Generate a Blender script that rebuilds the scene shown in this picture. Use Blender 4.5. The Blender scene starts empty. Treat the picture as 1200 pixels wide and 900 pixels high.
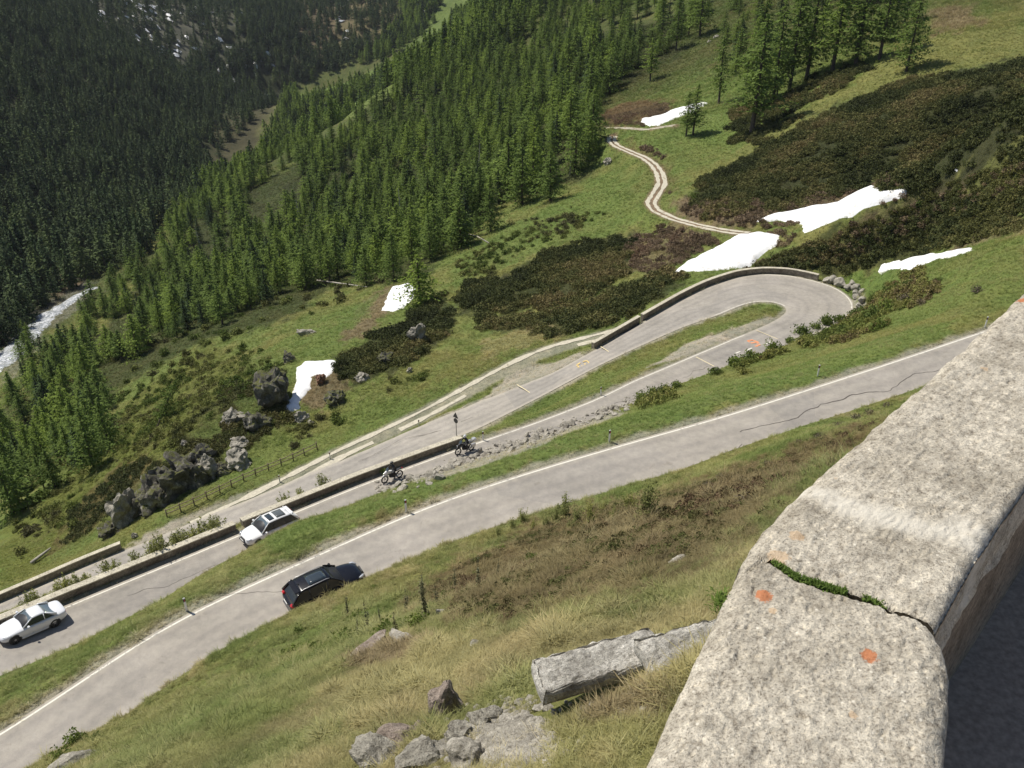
import bpy, bmesh, math, random
import numpy as np
from mathutils import Vector, Matrix, noise as mnoise

# ------------------------------------------------------------------ camera, world, sun
SC = bpy.context.scene
COL = SC.collection
FPX = 1030.0
PITCH = math.radians(30)
CP, SP = math.cos(PITCH), math.sin(PITCH)
cam_d = bpy.data.cameras.new('camera')
cam_d.sensor_width = 36.0
cam_d.lens = 36.0 * FPX / 1200.0
cam_d.clip_start = 0.05
cam_d.clip_end = 6000
cam = bpy.data.objects.new('camera', cam_d)
COL.objects.link(cam)
cam.location = (0, 0, 0)
cam.rotation_euler = (math.radians(90) - PITCH, 0, 0)
SC.camera = cam

SUN_EL = math.radians(57)
SUN_DIR = Vector((-0.86 * math.cos(SUN_EL), 0.51 * math.cos(SUN_EL), math.sin(SUN_EL))).normalized()
sun_d = bpy.data.lights.new('sun', 'SUN')
sun_d.energy = 4.2
sun_d.angle = math.radians(0.53)
sun_d.color = (1.0, 0.945, 0.85)
sun = bpy.data.objects.new('sun', sun_d)
COL.objects.link(sun)
sun.rotation_euler = SUN_DIR.to_track_quat('Z', 'Y').to_euler()
sun.location = SUN_DIR * 300

world = bpy.data.worlds.new('World')
SC.world = world
world.use_nodes = True
wnt = world.node_tree
wnt.nodes.clear()
wo = wnt.nodes.new('ShaderNodeOutputWorld')
wb = wnt.nodes.new('ShaderNodeBackground')
ws = wnt.nodes.new('ShaderNodeTexSky')
ws.sky_type = 'NISHITA'
ws.sun_disc = False
ws.sun_elevation = SUN_EL
ws.sun_rotation = math.atan2(SUN_DIR.x, SUN_DIR.y)
ws.altitude = 1900
ws.air_density = 1.0
ws.dust_density = 3.0
ws.ozone_density = 0.6
wb.inputs['Strength'].default_value = 0.08
wnt.links.new(ws.outputs[0], wb.inputs[0])
wnt.links.new(wb.outputs[0], wo.inputs[0])
SC.view_settings.view_transform = 'Standard'
SC.view_settings.look = 'None'
SC.view_settings.exposure = 0.3
SC.view_settings.gamma = 1.0
SC.cycles.max_bounces = 5
SC.cycles.diffuse_bounces = 3
SC.cycles.transparent_max_bounces = 4

# ------------------------------------------------------------------ small helpers
rng = np.random.default_rng(7)
random.seed(7)


def P(x, y, H):
    """place on the level H metres below the camera that the photo point x, y looks at"""
    dx = (x - 600) / FPX
    dy = (y - 450) / FPX
    t = H / (SP + dy * CP)
    return np.array([dx * t, (CP - dy * SP) * t, -H])


def tag(o, label=None, cat=None, group=None, kind=None):
    if label: o['label'] = label
    if cat: o['category'] = cat
    if group: o['group'] = group
    if kind: o['kind'] = kind
    return o


def empty(name, loc, rz=0, label=None, cat=None, group=None):
    o = bpy.data.objects.new(name, None)
    o.empty_display_size = 0.3
    COL.objects.link(o)
    o.location = loc
    o.rotation_euler = (0, 0, rz)
    return tag(o, label, cat, group)


def mesh_obj(name, V, F, mats, parent=None, smooth=False, midx=None, loc=None):
    me = bpy.data.meshes.new(name)
    V = np.asarray(V, dtype=np.float64)
    me.from_pydata(V.tolist() if len(V) < 2000 else [tuple(v) for v in V], [], [tuple(int(i) for i in f) for f in F])
    if not isinstance(mats, (list, tuple)): mats = [mats]
    for m in mats: me.materials.append(m)
    if midx is not None: me.polygons.foreach_set('material_index', np.asarray(midx, dtype=np.int32))
    if smooth: me.polygons.foreach_set('use_smooth', [True] * len(me.polygons))
    me.update()
    o = bpy.data.objects.new(name, me)
    COL.objects.link(o)
    if parent: o.parent = parent
    if loc is not None: o.location = loc
    return o


def fast_mesh(name, V, Q):
    """big mesh from numpy arrays; Q (n,3) or (n,4)"""
    me = bpy.data.meshes.new(name)
    V = np.asarray(V, dtype=np.float32)
    Q = np.asarray(Q, dtype=np.int32)
    n, k = Q.shape
    me.vertices.add(len(V))
    me.vertices.foreach_set('co', V.ravel())
    me.loops.add(n * k)
    me.loops.foreach_set('vertex_index', Q.ravel())
    me.polygons.add(n)
    me.polygons.foreach_set('loop_start', np.arange(0, n * k, k, dtype=np.int32))
    me.polygons.foreach_set('loop_total', np.full(n, k, dtype=np.int32))
    me.update(calc_edges=True)
    return me


def link_mesh(name, me, mats, parent=None):
    for m in (mats if isinstance(mats, (list, tuple)) else [mats]): me.materials.append(m)
    o = bpy.data.objects.new(name, me)
    COL.objects.link(o)
    if parent: o.parent = parent
    return o


# numpy value noise / fbm
def _hash(ix, iy, seed):
    h = (ix.astype(np.int64) * 374761393 + iy.astype(np.int64) * 668265263 + seed * 974711) & 0x7fffffff
    h = ((h ^ (h >> 13)) * 1274126177) & 0x7fffffff
    h = (h ^ (h >> 16)) & 0xffff
    return h / 65535.0


def vnoise(x, y, seed=0):
    ix = np.floor(x); iy = np.floor(y)
    fx = x - ix; fy = y - iy
    fx = fx * fx * fx * (fx * (fx * 6 - 15) + 10); fy = fy * fy * fy * (fy * (fy * 6 - 15) + 10)
    a = _hash(ix, iy, seed); b = _hash(ix + 1, iy, seed)
    c = _hash(ix, iy + 1, seed); d = _hash(ix + 1, iy + 1, seed)
    return (a + (b - a) * fx) * (1 - fy) + (c + (d - c) * fx) * fy


def fbm(x, y, octs=4, seed=0, gain=0.5):
    s = np.zeros_like(x, dtype=float); a = 1.0; t = 0.0
    ca, sa = math.cos(0.6), math.sin(0.6)
    for i in range(octs):
        s += a * (vnoise(x, y, seed + i * 17) - 0.5); t += a
        x, y = (x * ca - y * sa) * 2.03 + 11.3, (x * sa + y * ca) * 2.03 - 5.7
        a *= gain
    return s / t * 2   # about -1..1


def sstep(a, b, x):
    t = np.clip((x - a) / (b - a), 0, 1)
    return t * t * (3 - 2 * t)


# ------------------------------------------------------------------ roads: edges as world polylines
def lerpH(tab, x):
    return float(np.interp(x, [a for a, b in tab], [b for a, b in tab]))


def resample(pts, n):
    pts = np.asarray(pts, float)
    d = np.r_[0, np.cumsum(np.linalg.norm(np.diff(pts, axis=0), axis=1))]
    t = np.linspace(0, d[-1], n)
    return np.stack([np.interp(t, d, pts[:, k]) for k in range(pts.shape[1])], 1)


def smooth_line(pts, it=8):
    p = np.array(pts, float)
    for _ in range(it):
        p[1:-1] = 0.25 * p[:-2] + 0.5 * p[1:-1] + 0.25 * p[2:]
    return p


def offset_xy(pts, d):
    """shift sideways (positive = to the right of travel)"""
    p = np.asarray(pts, float)
    t = np.gradient(p[:, :2], axis=0)
    t /= np.linalg.norm(t, axis=1)[:, None] + 1e-9
    n = np.stack([t[:, 1], -t[:, 0]], 1)
    q = p.copy()
    q[:, :2] += n * np.asarray(d).reshape(-1, 1)
    return q


def extend(pts, a, b):
    p = np.asarray(pts, float)
    k = min(6, len(p) - 1)
    t0 = p[0] - p[k]; t0 /= np.linalg.norm(t0[:2])
    t1 = p[-1] - p[-1 - k]; t1 /= np.linalg.norm(t1[:2])
    out = [p]
    if a > 0: out.insert(0, np.array([p[0] + t0 * a * s for s in (1, .66, .33)]))
    if b > 0: out.append(np.array([p[-1] + t1 * b * s for s in (.33, .66, 1)]))
    return np.vstack(out)


HA = [(0, 37.2), (200, 36.4), (400, 35.6), (600, 34.7), (800, 33.8), (1000, 32.7), (1140, 31.8)]
HB = [(0, 42.3), (100, 43.0), (200, 43.7), (300, 44.3), (430, 45.0), (560, 46.0), (700, 47.3), (770, 48.0), (860, 49.0), (910, 49.6), (1000, 50)]
HC = [(0, 64.6), (100, 62.7), (180, 61.3), (300, 59.2), (420, 57.3), (560, 55.3), (700, 53.0), (800, 51.4), (860, 50.7), (900, 50.3), (955, 50.0)]

fa = [(0, 858), (50, 826), (100, 792), (150, 758), (200, 728), (250, 703), (300, 681), (350, 658), (400, 636), (450, 613), (500, 592), (550, 575), (600, 558), (650, 543), (700, 528),
      (750, 514), (800, 500), (850, 486), (900, 470), (950, 454), (1000, 438), (1070, 415), (1140, 391)]
A_far = smooth_line(resample(extend([P(x, y, lerpH(HA, x)) for x, y in fa], 30, 35), 160), 12)
A_near = offset_xy(A_far, 5.3)
A_near[:, 2] = A_far[:, 2]

# B and C form one ribbon: inner edge (island side), outer edge (round the hairpin)
fb = [(0, 742), (50, 721), (100, 700), (150, 679), (200, 659), (250, 638), (300, 617), (350, 597), (400, 576), (430, 564), (480, 546), (520, 531), (560, 517), (620, 497), (660, 482), (704, 465), (740, 446),
      (770, 434), (810, 417), (860, 396)]
B_in = smooth_line(resample(extend([P(x, y, lerpH(HB, x)) for x, y in fb], 30, 0), 130), 6)
B_w = np.interp(np.linspace(0, 1, len(B_in)), [0, .8, 1], [5.2, 5.2, 6.6])
B_out = offset_xy(B_in, B_w)
tipin = np.array([P(x, y, h) for x, y, h in [(890, 383, 49.3), (912, 373, 49.7), (923, 365, 49.9), (922, 359, 50.0), (910, 355, 50.1), (893, 353, 50.3), (870, 358, 50.6), (847, 368, 51.0),
                                             (800, 384, 51.6), (740, 411, 52.5), (700, 431, 53.2), (640, 463, 54.1), (600, 484, 54.8), (560, 504, 55.4), (500, 528, 56.3)]])
hpout = np.array([P(x, y, h) for x, y, h in [(965, 388, 49.7), (988, 377, 49.8), (1000, 366, 49.9), (1001, 357, 49.9), (995, 348, 50.0), (980, 337, 50.0), (955, 328, 50.0), (925, 322, 50.2),
                                             (895, 320, 50.3), (865, 324, 50.6), (830, 335, 50.9), (800, 350, 51.4), (760, 373, 52.1)]])
fc = [(700, 407), (650, 434), (600, 455), (560, 470), (480, 503), (420, 529), (340, 562), (300, 580), (240, 604), (180, 630), (100, 662), (50, 684), (0, 706)]
C_out_l = np.array([P(x, y, lerpH(HC, x)) for x, y in fc])
C_out_l = extend(C_out_l, 0, 30)
cin_hidden = offset_xy(C_out_l[5:], -5.7)        # part of the near edge that the wall hides
BC_in = np.vstack([B_in, tipin, cin_hidden])
BC_out = np.vstack([B_out, hpout, C_out_l])


def dedupe(p, dmin=0.4):
    out = [p[0]]
    for q in p[1:]:
        if np.linalg.norm(q[:2] - out[-1][:2]) > dmin: out.append(q)
    return np.array(out)


BC_in = smooth_line(resample(dedupe(BC_in), 500), 10)
BC_out_r = smooth_line(resample(dedupe(BC_out), 700), 10)


# match every outer sample to the inner edge by fractions of three legs
def legs(pts, k0, k1, n):
    return np.vstack([resample(pts[:k0 + 1], n[0])[:-1], resample(pts[k0:k1 + 1], n[1])[:-1], resample(pts[k1:], n[2])])


def nearest_idx(pts, q):
    return int(np.argmin(np.linalg.norm(pts[:, :2] - np.asarray(q)[:2], axis=1)))


ki = (nearest_idx(BC_in, B_in[-1]), nearest_idx(BC_in, P(847, 368, 51.0)))
ko = (nearest_idx(BC_out_r, B_out[-1]), nearest_idx(BC_out_r, P(835, 333, 50.9)))
NL = (170, 70, 150)
BC_i = legs(BC_in, ki[0], ki[1], NL)
BC_o = legs(BC_out_r, ko[0], ko[1], NL)
zz = smooth_line(((BC_i + BC_o) / 2)[:, 2:3], 20)[:, 0]
BC_i[:, 2] = zz; BC_o[:, 2] = zz

# dirt tracks beyond the road
trk = [(225, 618, 61.4), (300, 583, 60.2), (350, 557, 59.4), (400, 531, 58.7), (450, 508, 58.0), (500, 484, 57.3), (540, 462, 56.8), (580, 440, 56.2), (615, 422, 55.8), (650, 408, 55.3), (690, 398, 54.8), (730, 388, 54.4)]
TR1 = smooth_line(resample([P(*q) for q in trk], 90), 5)
trk2 = [(875, 274, 51.3), (850, 271, 51.9), (820, 265, 53.0), (790, 257, 54.8), (768, 247, 56.0), (762, 238, 56.6), (769, 227, 56.5), (776, 215, 56.3), (773, 203, 56.4), (766, 193, 56.8), (755, 185, 57.2),
        (738, 178, 57.7), (722, 171, 58.2), (716, 165, 58.5), (718, 160, 58.3)]
TR2 = smooth_line(resample([P(*q) for q in trk2], 120), 3)
trk3 = [(708, 150, 58.8), (730, 150, 57.5), (755, 152, 56.0), (790, 147, 54.0)]
TR3 = smooth_line(resample([P(*q) for q in trk3], 40), 2)

# ------------------------------------------------------------------ terrain: control points -> thin plate spline of H/R over (azimuth, ln R)
ctl = []


def C(*pts):
    for q in pts: ctl.append(P(*q))


def W(x, y, H): ctl.append(np.array([x, y, -H]))


def mid_n(x, tab):   # helper
    return lerpH(tab, x)


# slope under the parapet down to the upper road (s = distance down the fall line)
fall = np.array([-.585, .81]); along = np.array([.81, .585])
for s_ in (0.6, 2, 4, 6.5, 10, 15):
    for t_ in (-14, -8, -4, -1, 2, 5, 9, 14):
        if abs(t_) > s_ * 2.2 + 4: continue
        xy = fall * s_ + along * t_
        if xy[1] < 0.4: continue
        H_ = 3.6 + .87 * s_
        W(xy[0], xy[1], H_)
C((600, 680, 18.2), (600, 640, 28.5), (900, 560, 14.5), (1000, 500, 24), (300, 800, 24), (200, 860, 22), (760, 620, 21))
na = [(20, 900), (75, 868), (140, 835), (240, 767), (300, 733), (345, 710), (430, 672), (520, 634), (600, 606), (700, 575), (800, 545), (900, 508), (1000, 476), (1060, 456), (1120, 436)]
A_c = (A_far + A_near) / 2


def perp_dist(q, line):
    a = line[:-1, :2]; b = line[1:, :2]; d = b - a
    t = np.clip(((q[:2] - a) * d).sum(1) / (d * d).sum(1), 0, 1)
    return np.linalg.norm(a + d * t[:, None] - q[:2], axis=1).min()


def solve_rim(x, y, H0, line, want, hmax=5.0):
    """height of the rim above the road so that it stands `want` metres from the far edge"""
    best = 0.2
    for h in np.arange(0.2, hmax, 0.05):
        best = h
        if perp_dist(P(x, y, H0 - h), line) >= want: break
    return best


for x, y in na:
    h = solve_rim(x, y, lerpH(HA, x), A_far, 6.0, 3.0)
    C((x, y, lerpH(HA, x) - h)); ctl[-1][2] -= .32
for q in A_far[::5]:
    ctl.append(q + np.array([0, 0, -.05]))
va = offset_xy(A_far, -0.9)
for q in va[::5]: ctl.append(q + np.array([0, 0, -.15]))
nb = [(0, 787), (50, 767), (100, 745), (130, 729), (187, 700), (240, 666), (265, 653), (285, 642), (311, 626), (346, 608), (380, 598), (420, 584), (460, 568), (500, 554), (550, 538), (600, 521), (650, 504), (700, 486), (740, 470), (780, 455), (830, 435), (880, 415), (920, 402), (950, 393)]
for x, y in nb:
    h = solve_rim(x, y, lerpH(HB, x), B_in, float(np.interp(x, [0, 750, 950], [5.9, 5.9, 7.2])), 5.0)
    C((x, y, lerpH(HB, x) - h)); ctl[-1][2] -= .28
vb = offset_xy(BC_i, -0.8)
for q in vb[::7]: ctl.append(q + np.array([0, 0, -.05]))
vc = offset_xy(BC_o, 0.9)
for q in vc[int(NL[0] * 1.12)::7]: ctl.append(q + np.array([0, 0, -.1]))
for q in TR1[::6]: ctl.append(q)
for q in offset_xy(TR1, 2.2)[::8]: ctl.append(q + np.array([0, 0, -.2]))
for q in TR2[::4]: ctl.append(q)
for q in TR3[::6]: ctl.append(q)
# ground beyond the lower road, knolls with the rock outcrops
C((200, 592, 62.3), (300, 552, 61.0), (370, 520, 60.0), (420, 495, 59.5), (130, 628, 64.5), (60, 668, 66.5),
  (230, 560, 62.8), (180, 575, 63.5), (230, 500, 62.0), (160, 570, 64.5), (200, 520, 63.5), (290, 520, 61.5), (290, 460, 61.5), (350, 490, 61.0), (330, 420, 64.5), (400, 440, 60.0), (395, 395, 65.0), (450, 400, 62.0),
  (500, 430, 58.8), (480, 380, 63.5), (560, 400, 58.5), (540, 360, 62.0), (600, 370, 59.5), (650, 370, 57.6), (700, 360, 56.0), (760, 345, 53.5), (800, 325, 52.3), (600, 320, 62.5), (700, 310, 58.5), (760, 290, 56.3), (700, 260, 60),
  (100, 620, 68.5), (0, 660, 71), (60, 600, 76), (120, 560, 72), (0, 580, 86), (165, 480, 84), (100, 520, 86), (250, 400, 82), (60, 520, 97), (15, 482, 106), (100, 430, 107), (160, 380, 111), (250, 350, 97), (300, 320, 106),
  (400, 345, 80), (465, 350, 69), (430, 300, 90), (500, 315, 70.5), (560, 290, 67), (600, 262, 66.5), (645, 237, 65.5), (690, 215, 63.5), (350, 250, 112), (460, 240, 96), (560, 220, 82), (200, 340, 118),
  (700, 190, 61.5), (690, 150, 62.0), (600, 200, 76), (500, 200, 91), (400, 200, 107), (400, 260, 105), (300, 300, 112), (300, 220, 121), (230, 260, 124), (180, 310, 124))
# forest ridge and main hillside upward
C((400, 145, 109), (300, 200, 125), (500, 100, 92), (500, 62, 88), (600, 100, 79), (600, 50, 78), (600, 0, 69), (700, 100, 66), (700, 50, 66), (700, 0, 59), (800, 100, 57), (800, 50, 55.5), (800, 0, 50),
  (860, 165, 52.3), (840, 190, 53), (800, 150, 53.8), (800, 200, 55), (830, 230, 52.5), (900, 150, 48.5), (900, 100, 47.5), (900, 50, 45.5), (900, 0, 42), (1000, 90, 39), (1000, 50, 37.5), (1000, 0, 35), (1100, 40, 31.5), (1200, 30, 28.5), (1200, 0, 27), (1100, 0, 30.5))
# second ridge with meadows, then the valley bottom
C((310, 214, 165), (400, 165, 160), (380, 104, 174), (430, 88, 164), (500, 45, 140), (480, 75, 138), (450, 120, 140), (560, 20, 110), (350, 150, 172),
  (335, 122, 205), (290, 180, 186), (240, 230, 166), (170, 290, 146), (95, 350, 135), (50, 385, 128), (0, 430, 121), (0, 415, 124))
# opposite side of the valley
C((0, 350, 137), (0, 300, 141), (0, 200, 140), (0, 100, 122), (0, 0, 89), (100, 250, 156), (100, 150, 151), (100, 50, 126), (100, 0, 110), (200, 200, 167), (200, 100, 162), (200, 0, 127),
  (280, 130, 186), (300, 60, 162), (300, 0, 137), (395, 60, 166), (400, 0, 142), (500, 0, 128), (60, 340, 138))
# right: spur, gully with the snow, shrub slope
C((1000, 425, 33.6), (950, 425, 38), (1050, 385, 38.5), (1100, 345, 36.5), (1050, 345, 42.5), (1020, 335, 47.3), (1000, 345, 49.4), (1100, 302, 40), (1040, 316, 45.5), (1180, 330, 31.5), (1200, 278, 32.5), (1150, 290, 36.5),
  (1085, 300, 42.3), (1140, 288, 38.8), (960, 318, 49.6), (1000, 300, 47.6), (1100, 268, 41.3), (1200, 240, 33.5), (905, 306, 50.2), (960, 284, 46.8), (1010, 262, 43.2), (1060, 237, 39.6), (1130, 210, 34.5), (1200, 187, 29.6),
  (930, 264, 48.8), (1000, 246, 46.8), (1060, 228, 45.2), (1130, 205, 43.2), (1200, 180, 40.5), (860, 297, 51.6), (810, 315, 52.0), (850, 245, 51.0), (950, 195, 46.2), (1000, 160, 42.5), (1100, 135, 37.5), (1200, 100, 31.8),
  (900, 270, 50.2), (940, 150, 45.2), (1060, 105, 37.2), (1200, 75, 31.0))
for az in (-58, -45, -34, -20, -5, 10, 25, 40, 58):
    a = math.radians(az)
    W(math.sin(a) * 1750, math.cos(a) * 1750, 40 + 30 * math.cos(a * 2 + .6))
for az, R_, H_ in ((-50, 60, 44), (-55, 100, 75), (-50, 200, 118), (-48, 400, 130), (50, 30, 17), (52, 60, 24), (50, 110, 27), (50, 250, 20), (50, 700, -30), (25, 800, 20), (35, 500, 15), (-50, 900, 90)):
    a = math.radians(az); W(math.sin(a) * R_, math.cos(a) * R_, H_)
ctl = np.array(ctl)
cR = np.hypot(ctl[:, 0], ctl[:, 1]); cA = np.arctan2(ctl[:, 0], ctl[:, 1])
cu = np.stack([cA, np.log(cR)], 1)
cq = -ctl[:, 2] / cR
# merge near duplicates
keep = []
for i in range(len(cu)):
    if all(np.hypot(*(cu[i] - cu[j])) > 0.006 for j in keep): keep.append(i)
cu = cu[keep]; cq = cq[keep]


def tps_k(r2):
    return 0.5 * r2 * np.log(r2 + 1e-12)


n_ = len(cu)
D2 = ((cu[:, None] - cu[None]) ** 2).sum(2)
K = tps_k(D2) + np.eye(n_) * 2e-5
Pm = np.c_[np.ones(n_), cu]
Am = np.zeros((n_ + 3, n_ + 3)); Am[:n_, :n_] = K; Am[:n_, n_:] = Pm; Am[n_:, :n_] = Pm.T
wv = np.linalg.solve(Am, np.r_[cq, 0, 0, 0])


def base_q(a, l):
    sh = a.shape; a = a.ravel(); l = l.ravel(); out = np.empty(len(a))
    for i in range(0, len(a), 20000):
        aa = a[i:i + 20000]; ll = l[i:i + 20000]
        r2 = (aa[:, None] - cu[None, :, 0]) ** 2 + (ll[:, None] - cu[None, :, 1]) ** 2
        out[i:i + 20000] = tps_k(r2) @ wv[:n_] + wv[n_] + wv[n_ + 1] * aa + wv[n_ + 2] * ll
    return out.reshape(sh)


AZ0, AZ1, NA = math.radians(-60), math.radians(60), 900
azs = np.linspace(AZ0, AZ1, NA)
lr = np.r_[np.arange(math.log(0.6), math.log(6), .03), np.arange(math.log(6), math.log(26), .009), np.arange(math.log(26), math.log(150), .0042), np.arange(math.log(150), math.log(1750), .0085)]
NR = len(lr)
# the spline is evaluated on a coarser grid and interpolated (smooth anyway)
ca = np.linspace(AZ0, AZ1, 300); cl = lr[::3]
if cl[-1] < lr[-1]: cl = np.r_[cl, lr[-1]]
AA, LL = np.meshgrid(ca, cl, indexing='ij')
QC = base_q(AA, LL)
tmp = np.stack([np.interp(lr, cl, QC[i]) for i in range(len(ca))])
QG = np.stack([np.interp(azs, ca, tmp[:, j]) for j in range(NR)], 1)
GA, GL = np.meshgrid(azs, lr, indexing='ij')
GR = np.exp(GL)
GX = GR * np.sin(GA); GY = GR * np.cos(GA)
GZ = -QG * GR
# relief noise grows with distance
amp = np.interp(GR, [3, 12, 35, 100, 200, 500, 1500], [.03, .10, .16, .35, .8, 3.0, 7.0])
nz = fbm(GX / 9, GY / 9, 4, 3) * np.interp(GR, [3, 40, 150, 400], [.3, .7, .8, .4]) + fbm(GX / 45, GY / 45, 4, 5) * np.interp(GR, [40, 200, 400], [0, .5, 1.2]) + fbm(GX / 1.6, GY / 1.6, 3, 9) * np.interp(GR, [3, 40, 200], [.7, .5, .15])
rel = nz * amp


def seg_dist(X, Y, line):
    """distance to polyline, index of nearest segment (chunked)"""
    a = line[:-1, :2]; b = line[1:, :2]; d = b - a; dd = (d * d).sum(1) + 1e-12
    best = np.full(X.shape, 1e9); zi = np.zeros(X.shape)
    for i in range(len(a)):
        t = np.clip(((X - a[i, 0]) * d[i, 0] + (Y - a[i, 1]) * d[i, 1]) / dd[i], 0, 1)
        e = np.hypot(a[i, 0] + d[i, 0] * t - X, a[i, 1] + d[i, 1] * t - Y)
        m = e < best
        best[m] = e[m]; zi[m] = (line[i, 2] + (line[i + 1, 2] - line[i, 2]) * t)[m]
    return best, zi


def in_poly(X, Y, poly):
    ins = np.zeros(X.shape, bool)
    x0, y0 = poly[-1][:2]
    for x1, y1 in [q[:2] for q in poly]:
        c = ((y0 > Y) != (y1 > Y))
        with np.errstate(divide='ignore', invalid='ignore'):
            xi = (x1 - x0) * (Y - y0) / (y1 - y0 + 1e-15) + x0
        ins ^= c & (X < xi)
        x0, y0 = x1, y1
    return ins


near_m = (GR > 15) & (GR < 330)
roadmask = np.zeros(GR.shape)      # 1 on / close to a road: no relief
sub = np.where(near_m)


def carve(e_in, e_out, ver_in, bw_in, ver_out, bw_out, sink=0.06, zoff=0.0):
    global GZ
    li = e_in[::2] if len(e_in) > 200 else e_in
    lo = e_out[::2] if len(e_out) > 200 else e_out
    allp = np.vstack([li, lo])
    bb = (GX > allp[:, 0].min() - 8) & (GX < allp[:, 0].max() + 8) & (GY > allp[:, 1].min() - 8) & (GY < allp[:, 1].max() + 8) & near_m
    ix = np.where(bb)
    X = GX[ix]; Y = GY[ix]; Z = GZ[ix]
    di, zi = seg_dist(X, Y, li); do, zo = seg_dist(X, Y, lo)
    inside = in_poly(X, Y, np.vstack([e_in[:, :2], e_out[::-1, :2]]))
    wi = do / (di + do + 1e-6)
    zr = np.where(inside, zi * wi + zo * (1 - wi), np.where(di < do, zi, zo)) + zoff
    d = np.minimum(di, do)
    ver = np.where(di < do, ver_in, ver_out); bw = np.where(di < do, bw_in, bw_out)
    k = np.where(inside, 1.0, 1 - sstep(0, 1, (d - ver) / bw))
    Zn = Z * (1 - k) + zr * k - np.where(inside, sink, sink * (d < .05))
    GZ[ix] = Zn
    rm = np.where(inside, 1.0, 1 - sstep(0, 2.0, d - ver))
    roadmask[ix] = np.maximum(roadmask[ix], rm)


B0 = offset_xy
carve(A_far, A_near, 0.7, 1.6, 0.15, 0.55)
carve(BC_i, BC_o, 0.7, 1.6, 0.15, 0.55)
carve(offset_xy(TR1, -1.5), offset_xy(TR1, 1.5), 0.1, 2.0, 0.1, 2.0, sink=0.0)
carve(offset_xy(TR2, -1.5), offset_xy(TR2, 1.5), 0.1, 3.0, 0.1, 3.0, sink=0.0)
carve(offset_xy(TR3, -1.5), offset_xy(TR3, 1.5), 0.1, 3.0, 0.1, 3.0, sink=0.0)
GZ = GZ + rel * (1 - roadmask)


def _ij(X, Y):
    R = np.hypot(X, Y); A = np.arctan2(X, Y); L = np.log(np.maximum(R, .61))
    fi = np.clip((A - AZ0) / (AZ1 - AZ0) * (NA - 1), 0, NA - 1.001)
    fj = np.clip(np.interp(L, lr, np.arange(NR)), 0, NR - 1.001)
    i = fi.astype(int); j = fj.astype(int)
    return i, j, fi - i, fj - j


def samp(G, X, Y):
    i, j, u, v = _ij(np.asarray(X, float), np.asarray(Y, float))
    return (G[i, j] * (1 - v) + G[i, j + 1] * v) * (1 - u) + (G[i + 1, j] * (1 - v) + G[i + 1, j + 1] * v) * u


def zat(x, y): return float(samp(GZ, np.array([x]), np.array([y]))[0])


def ground(x, y, rmin=3.0, up=0.0):
    """first terrain point met by the sight line through photo point x, y"""
    dx = (x - 600) / FPX; dy = (y - 450) / FPX
    d = np.array([dx, CP - dy * SP, -SP - dy * CP]); h = math.hypot(d[0], d[1])
    a = math.atan2(d[0], d[1]); q = d[2] / h
    fi = min(max((a - AZ0) / (AZ1 - AZ0) * (NA - 1), 0), NA - 1.001); i = int(fi); u = fi - i
    col = GZ[i] * (1 - u) + GZ[i + 1] * u
    R = np.exp(lr)
    diff = col + up - q * R
    ok = np.where((diff >= 0) & (R > rmin))[0]
    if len(ok) == 0: j = NR - 1; r = R[j]
    else:
        j = ok[0]
        if j > 0 and diff[j - 1] < 0:
            t = -diff[j - 1] / (diff[j] - diff[j - 1]); r = R[j - 1] + (R[j] - R[j - 1]) * t
        else: r = R[j]
    x_, y_ = r * math.sin(a), r * math.cos(a)
    return np.array([x_, y_, zat(x_, y_)])


def tnormal(x, y, e=None):
    e = e or max(.2, .004 * math.hypot(x, y))
    gx = (zat(x + e, y) - zat(x - e, y)) / (2 * e); gy = (zat(x, y + e) - zat(x, y - e)) / (2 * e)
    return Vector((-gx, -gy, 1)).normalized()

# ------------------------------------------------------------------ materials
def new_mat(name):
    m = bpy.data.materials.new(name)
    m.use_nodes = True
    nt = m.node_tree
    nt.nodes.clear()
    out = nt.nodes.new('ShaderNodeOutputMaterial')
    bs = nt.nodes.new('ShaderNodeBsdfPrincipled')
    nt.links.new(bs.outputs[0], out.inputs[0])
    return m, nt, bs, out


def N(nt, typ, **kw):
    n = nt.nodes.new(typ)
    for k, v in kw.items():
        if k.startswith('i_'):
            key = k[2:]
            n.inputs[int(key) if key.isdigit() else key.replace('_', ' ')].default_value = v
        else: setattr(n, k, v)
    return n


def ramp(nt, fac, stops):
    r = nt.nodes.new('ShaderNodeValToRGB')
    e = r.color_ramp.elements
    while len(e) < len(stops): e.new(0.5)
    for el, (p, c) in zip(e, stops):
        el.position = p; el.color = (*c, 1) if len(c) == 3 else c
    nt.links.new(fac, r.inputs[0])
    return r.outputs[0]


def mixc(nt, a, b, fac, mode='MIX'):
    n = nt.nodes.new('ShaderNodeMix'); n.data_type = 'RGBA'; n.blend_type = mode
    for sock, v in ((n.inputs[6], a), (n.inputs[7], b), (n.inputs[0], fac)):
        if isinstance(v, bpy.types.NodeSocket): nt.links.new(v, sock)
        elif isinstance(v, (int, float)): sock.default_value = v
        else: sock.default_value = (*v, 1)
    return n.outputs[2]


def math_n(nt, op, a, b=0.0):
    n = nt.nodes.new('ShaderNodeMath'); n.operation = op
    for s_, v in ((n.inputs[0], a), (n.inputs[1], b)):
        if isinstance(v, bpy.types.NodeSocket): nt.links.new(v, s_)
        else: s_.default_value = v
    return n.outputs[0]


def noise_n(nt, scale, detail=4, rough=.55, coord=None, dist=0.0, out=0):
    n = N(nt, 'ShaderNodeTexNoise')
    n.inputs['Scale'].default_value = scale; n.inputs['Detail'].default_value = detail; n.inputs['Roughness'].default_value = rough
    n.inputs['Distortion'].default_value = dist
    if coord: nt.links.new(coord, n.inputs['Vector'])
    return n.outputs[out]


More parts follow.
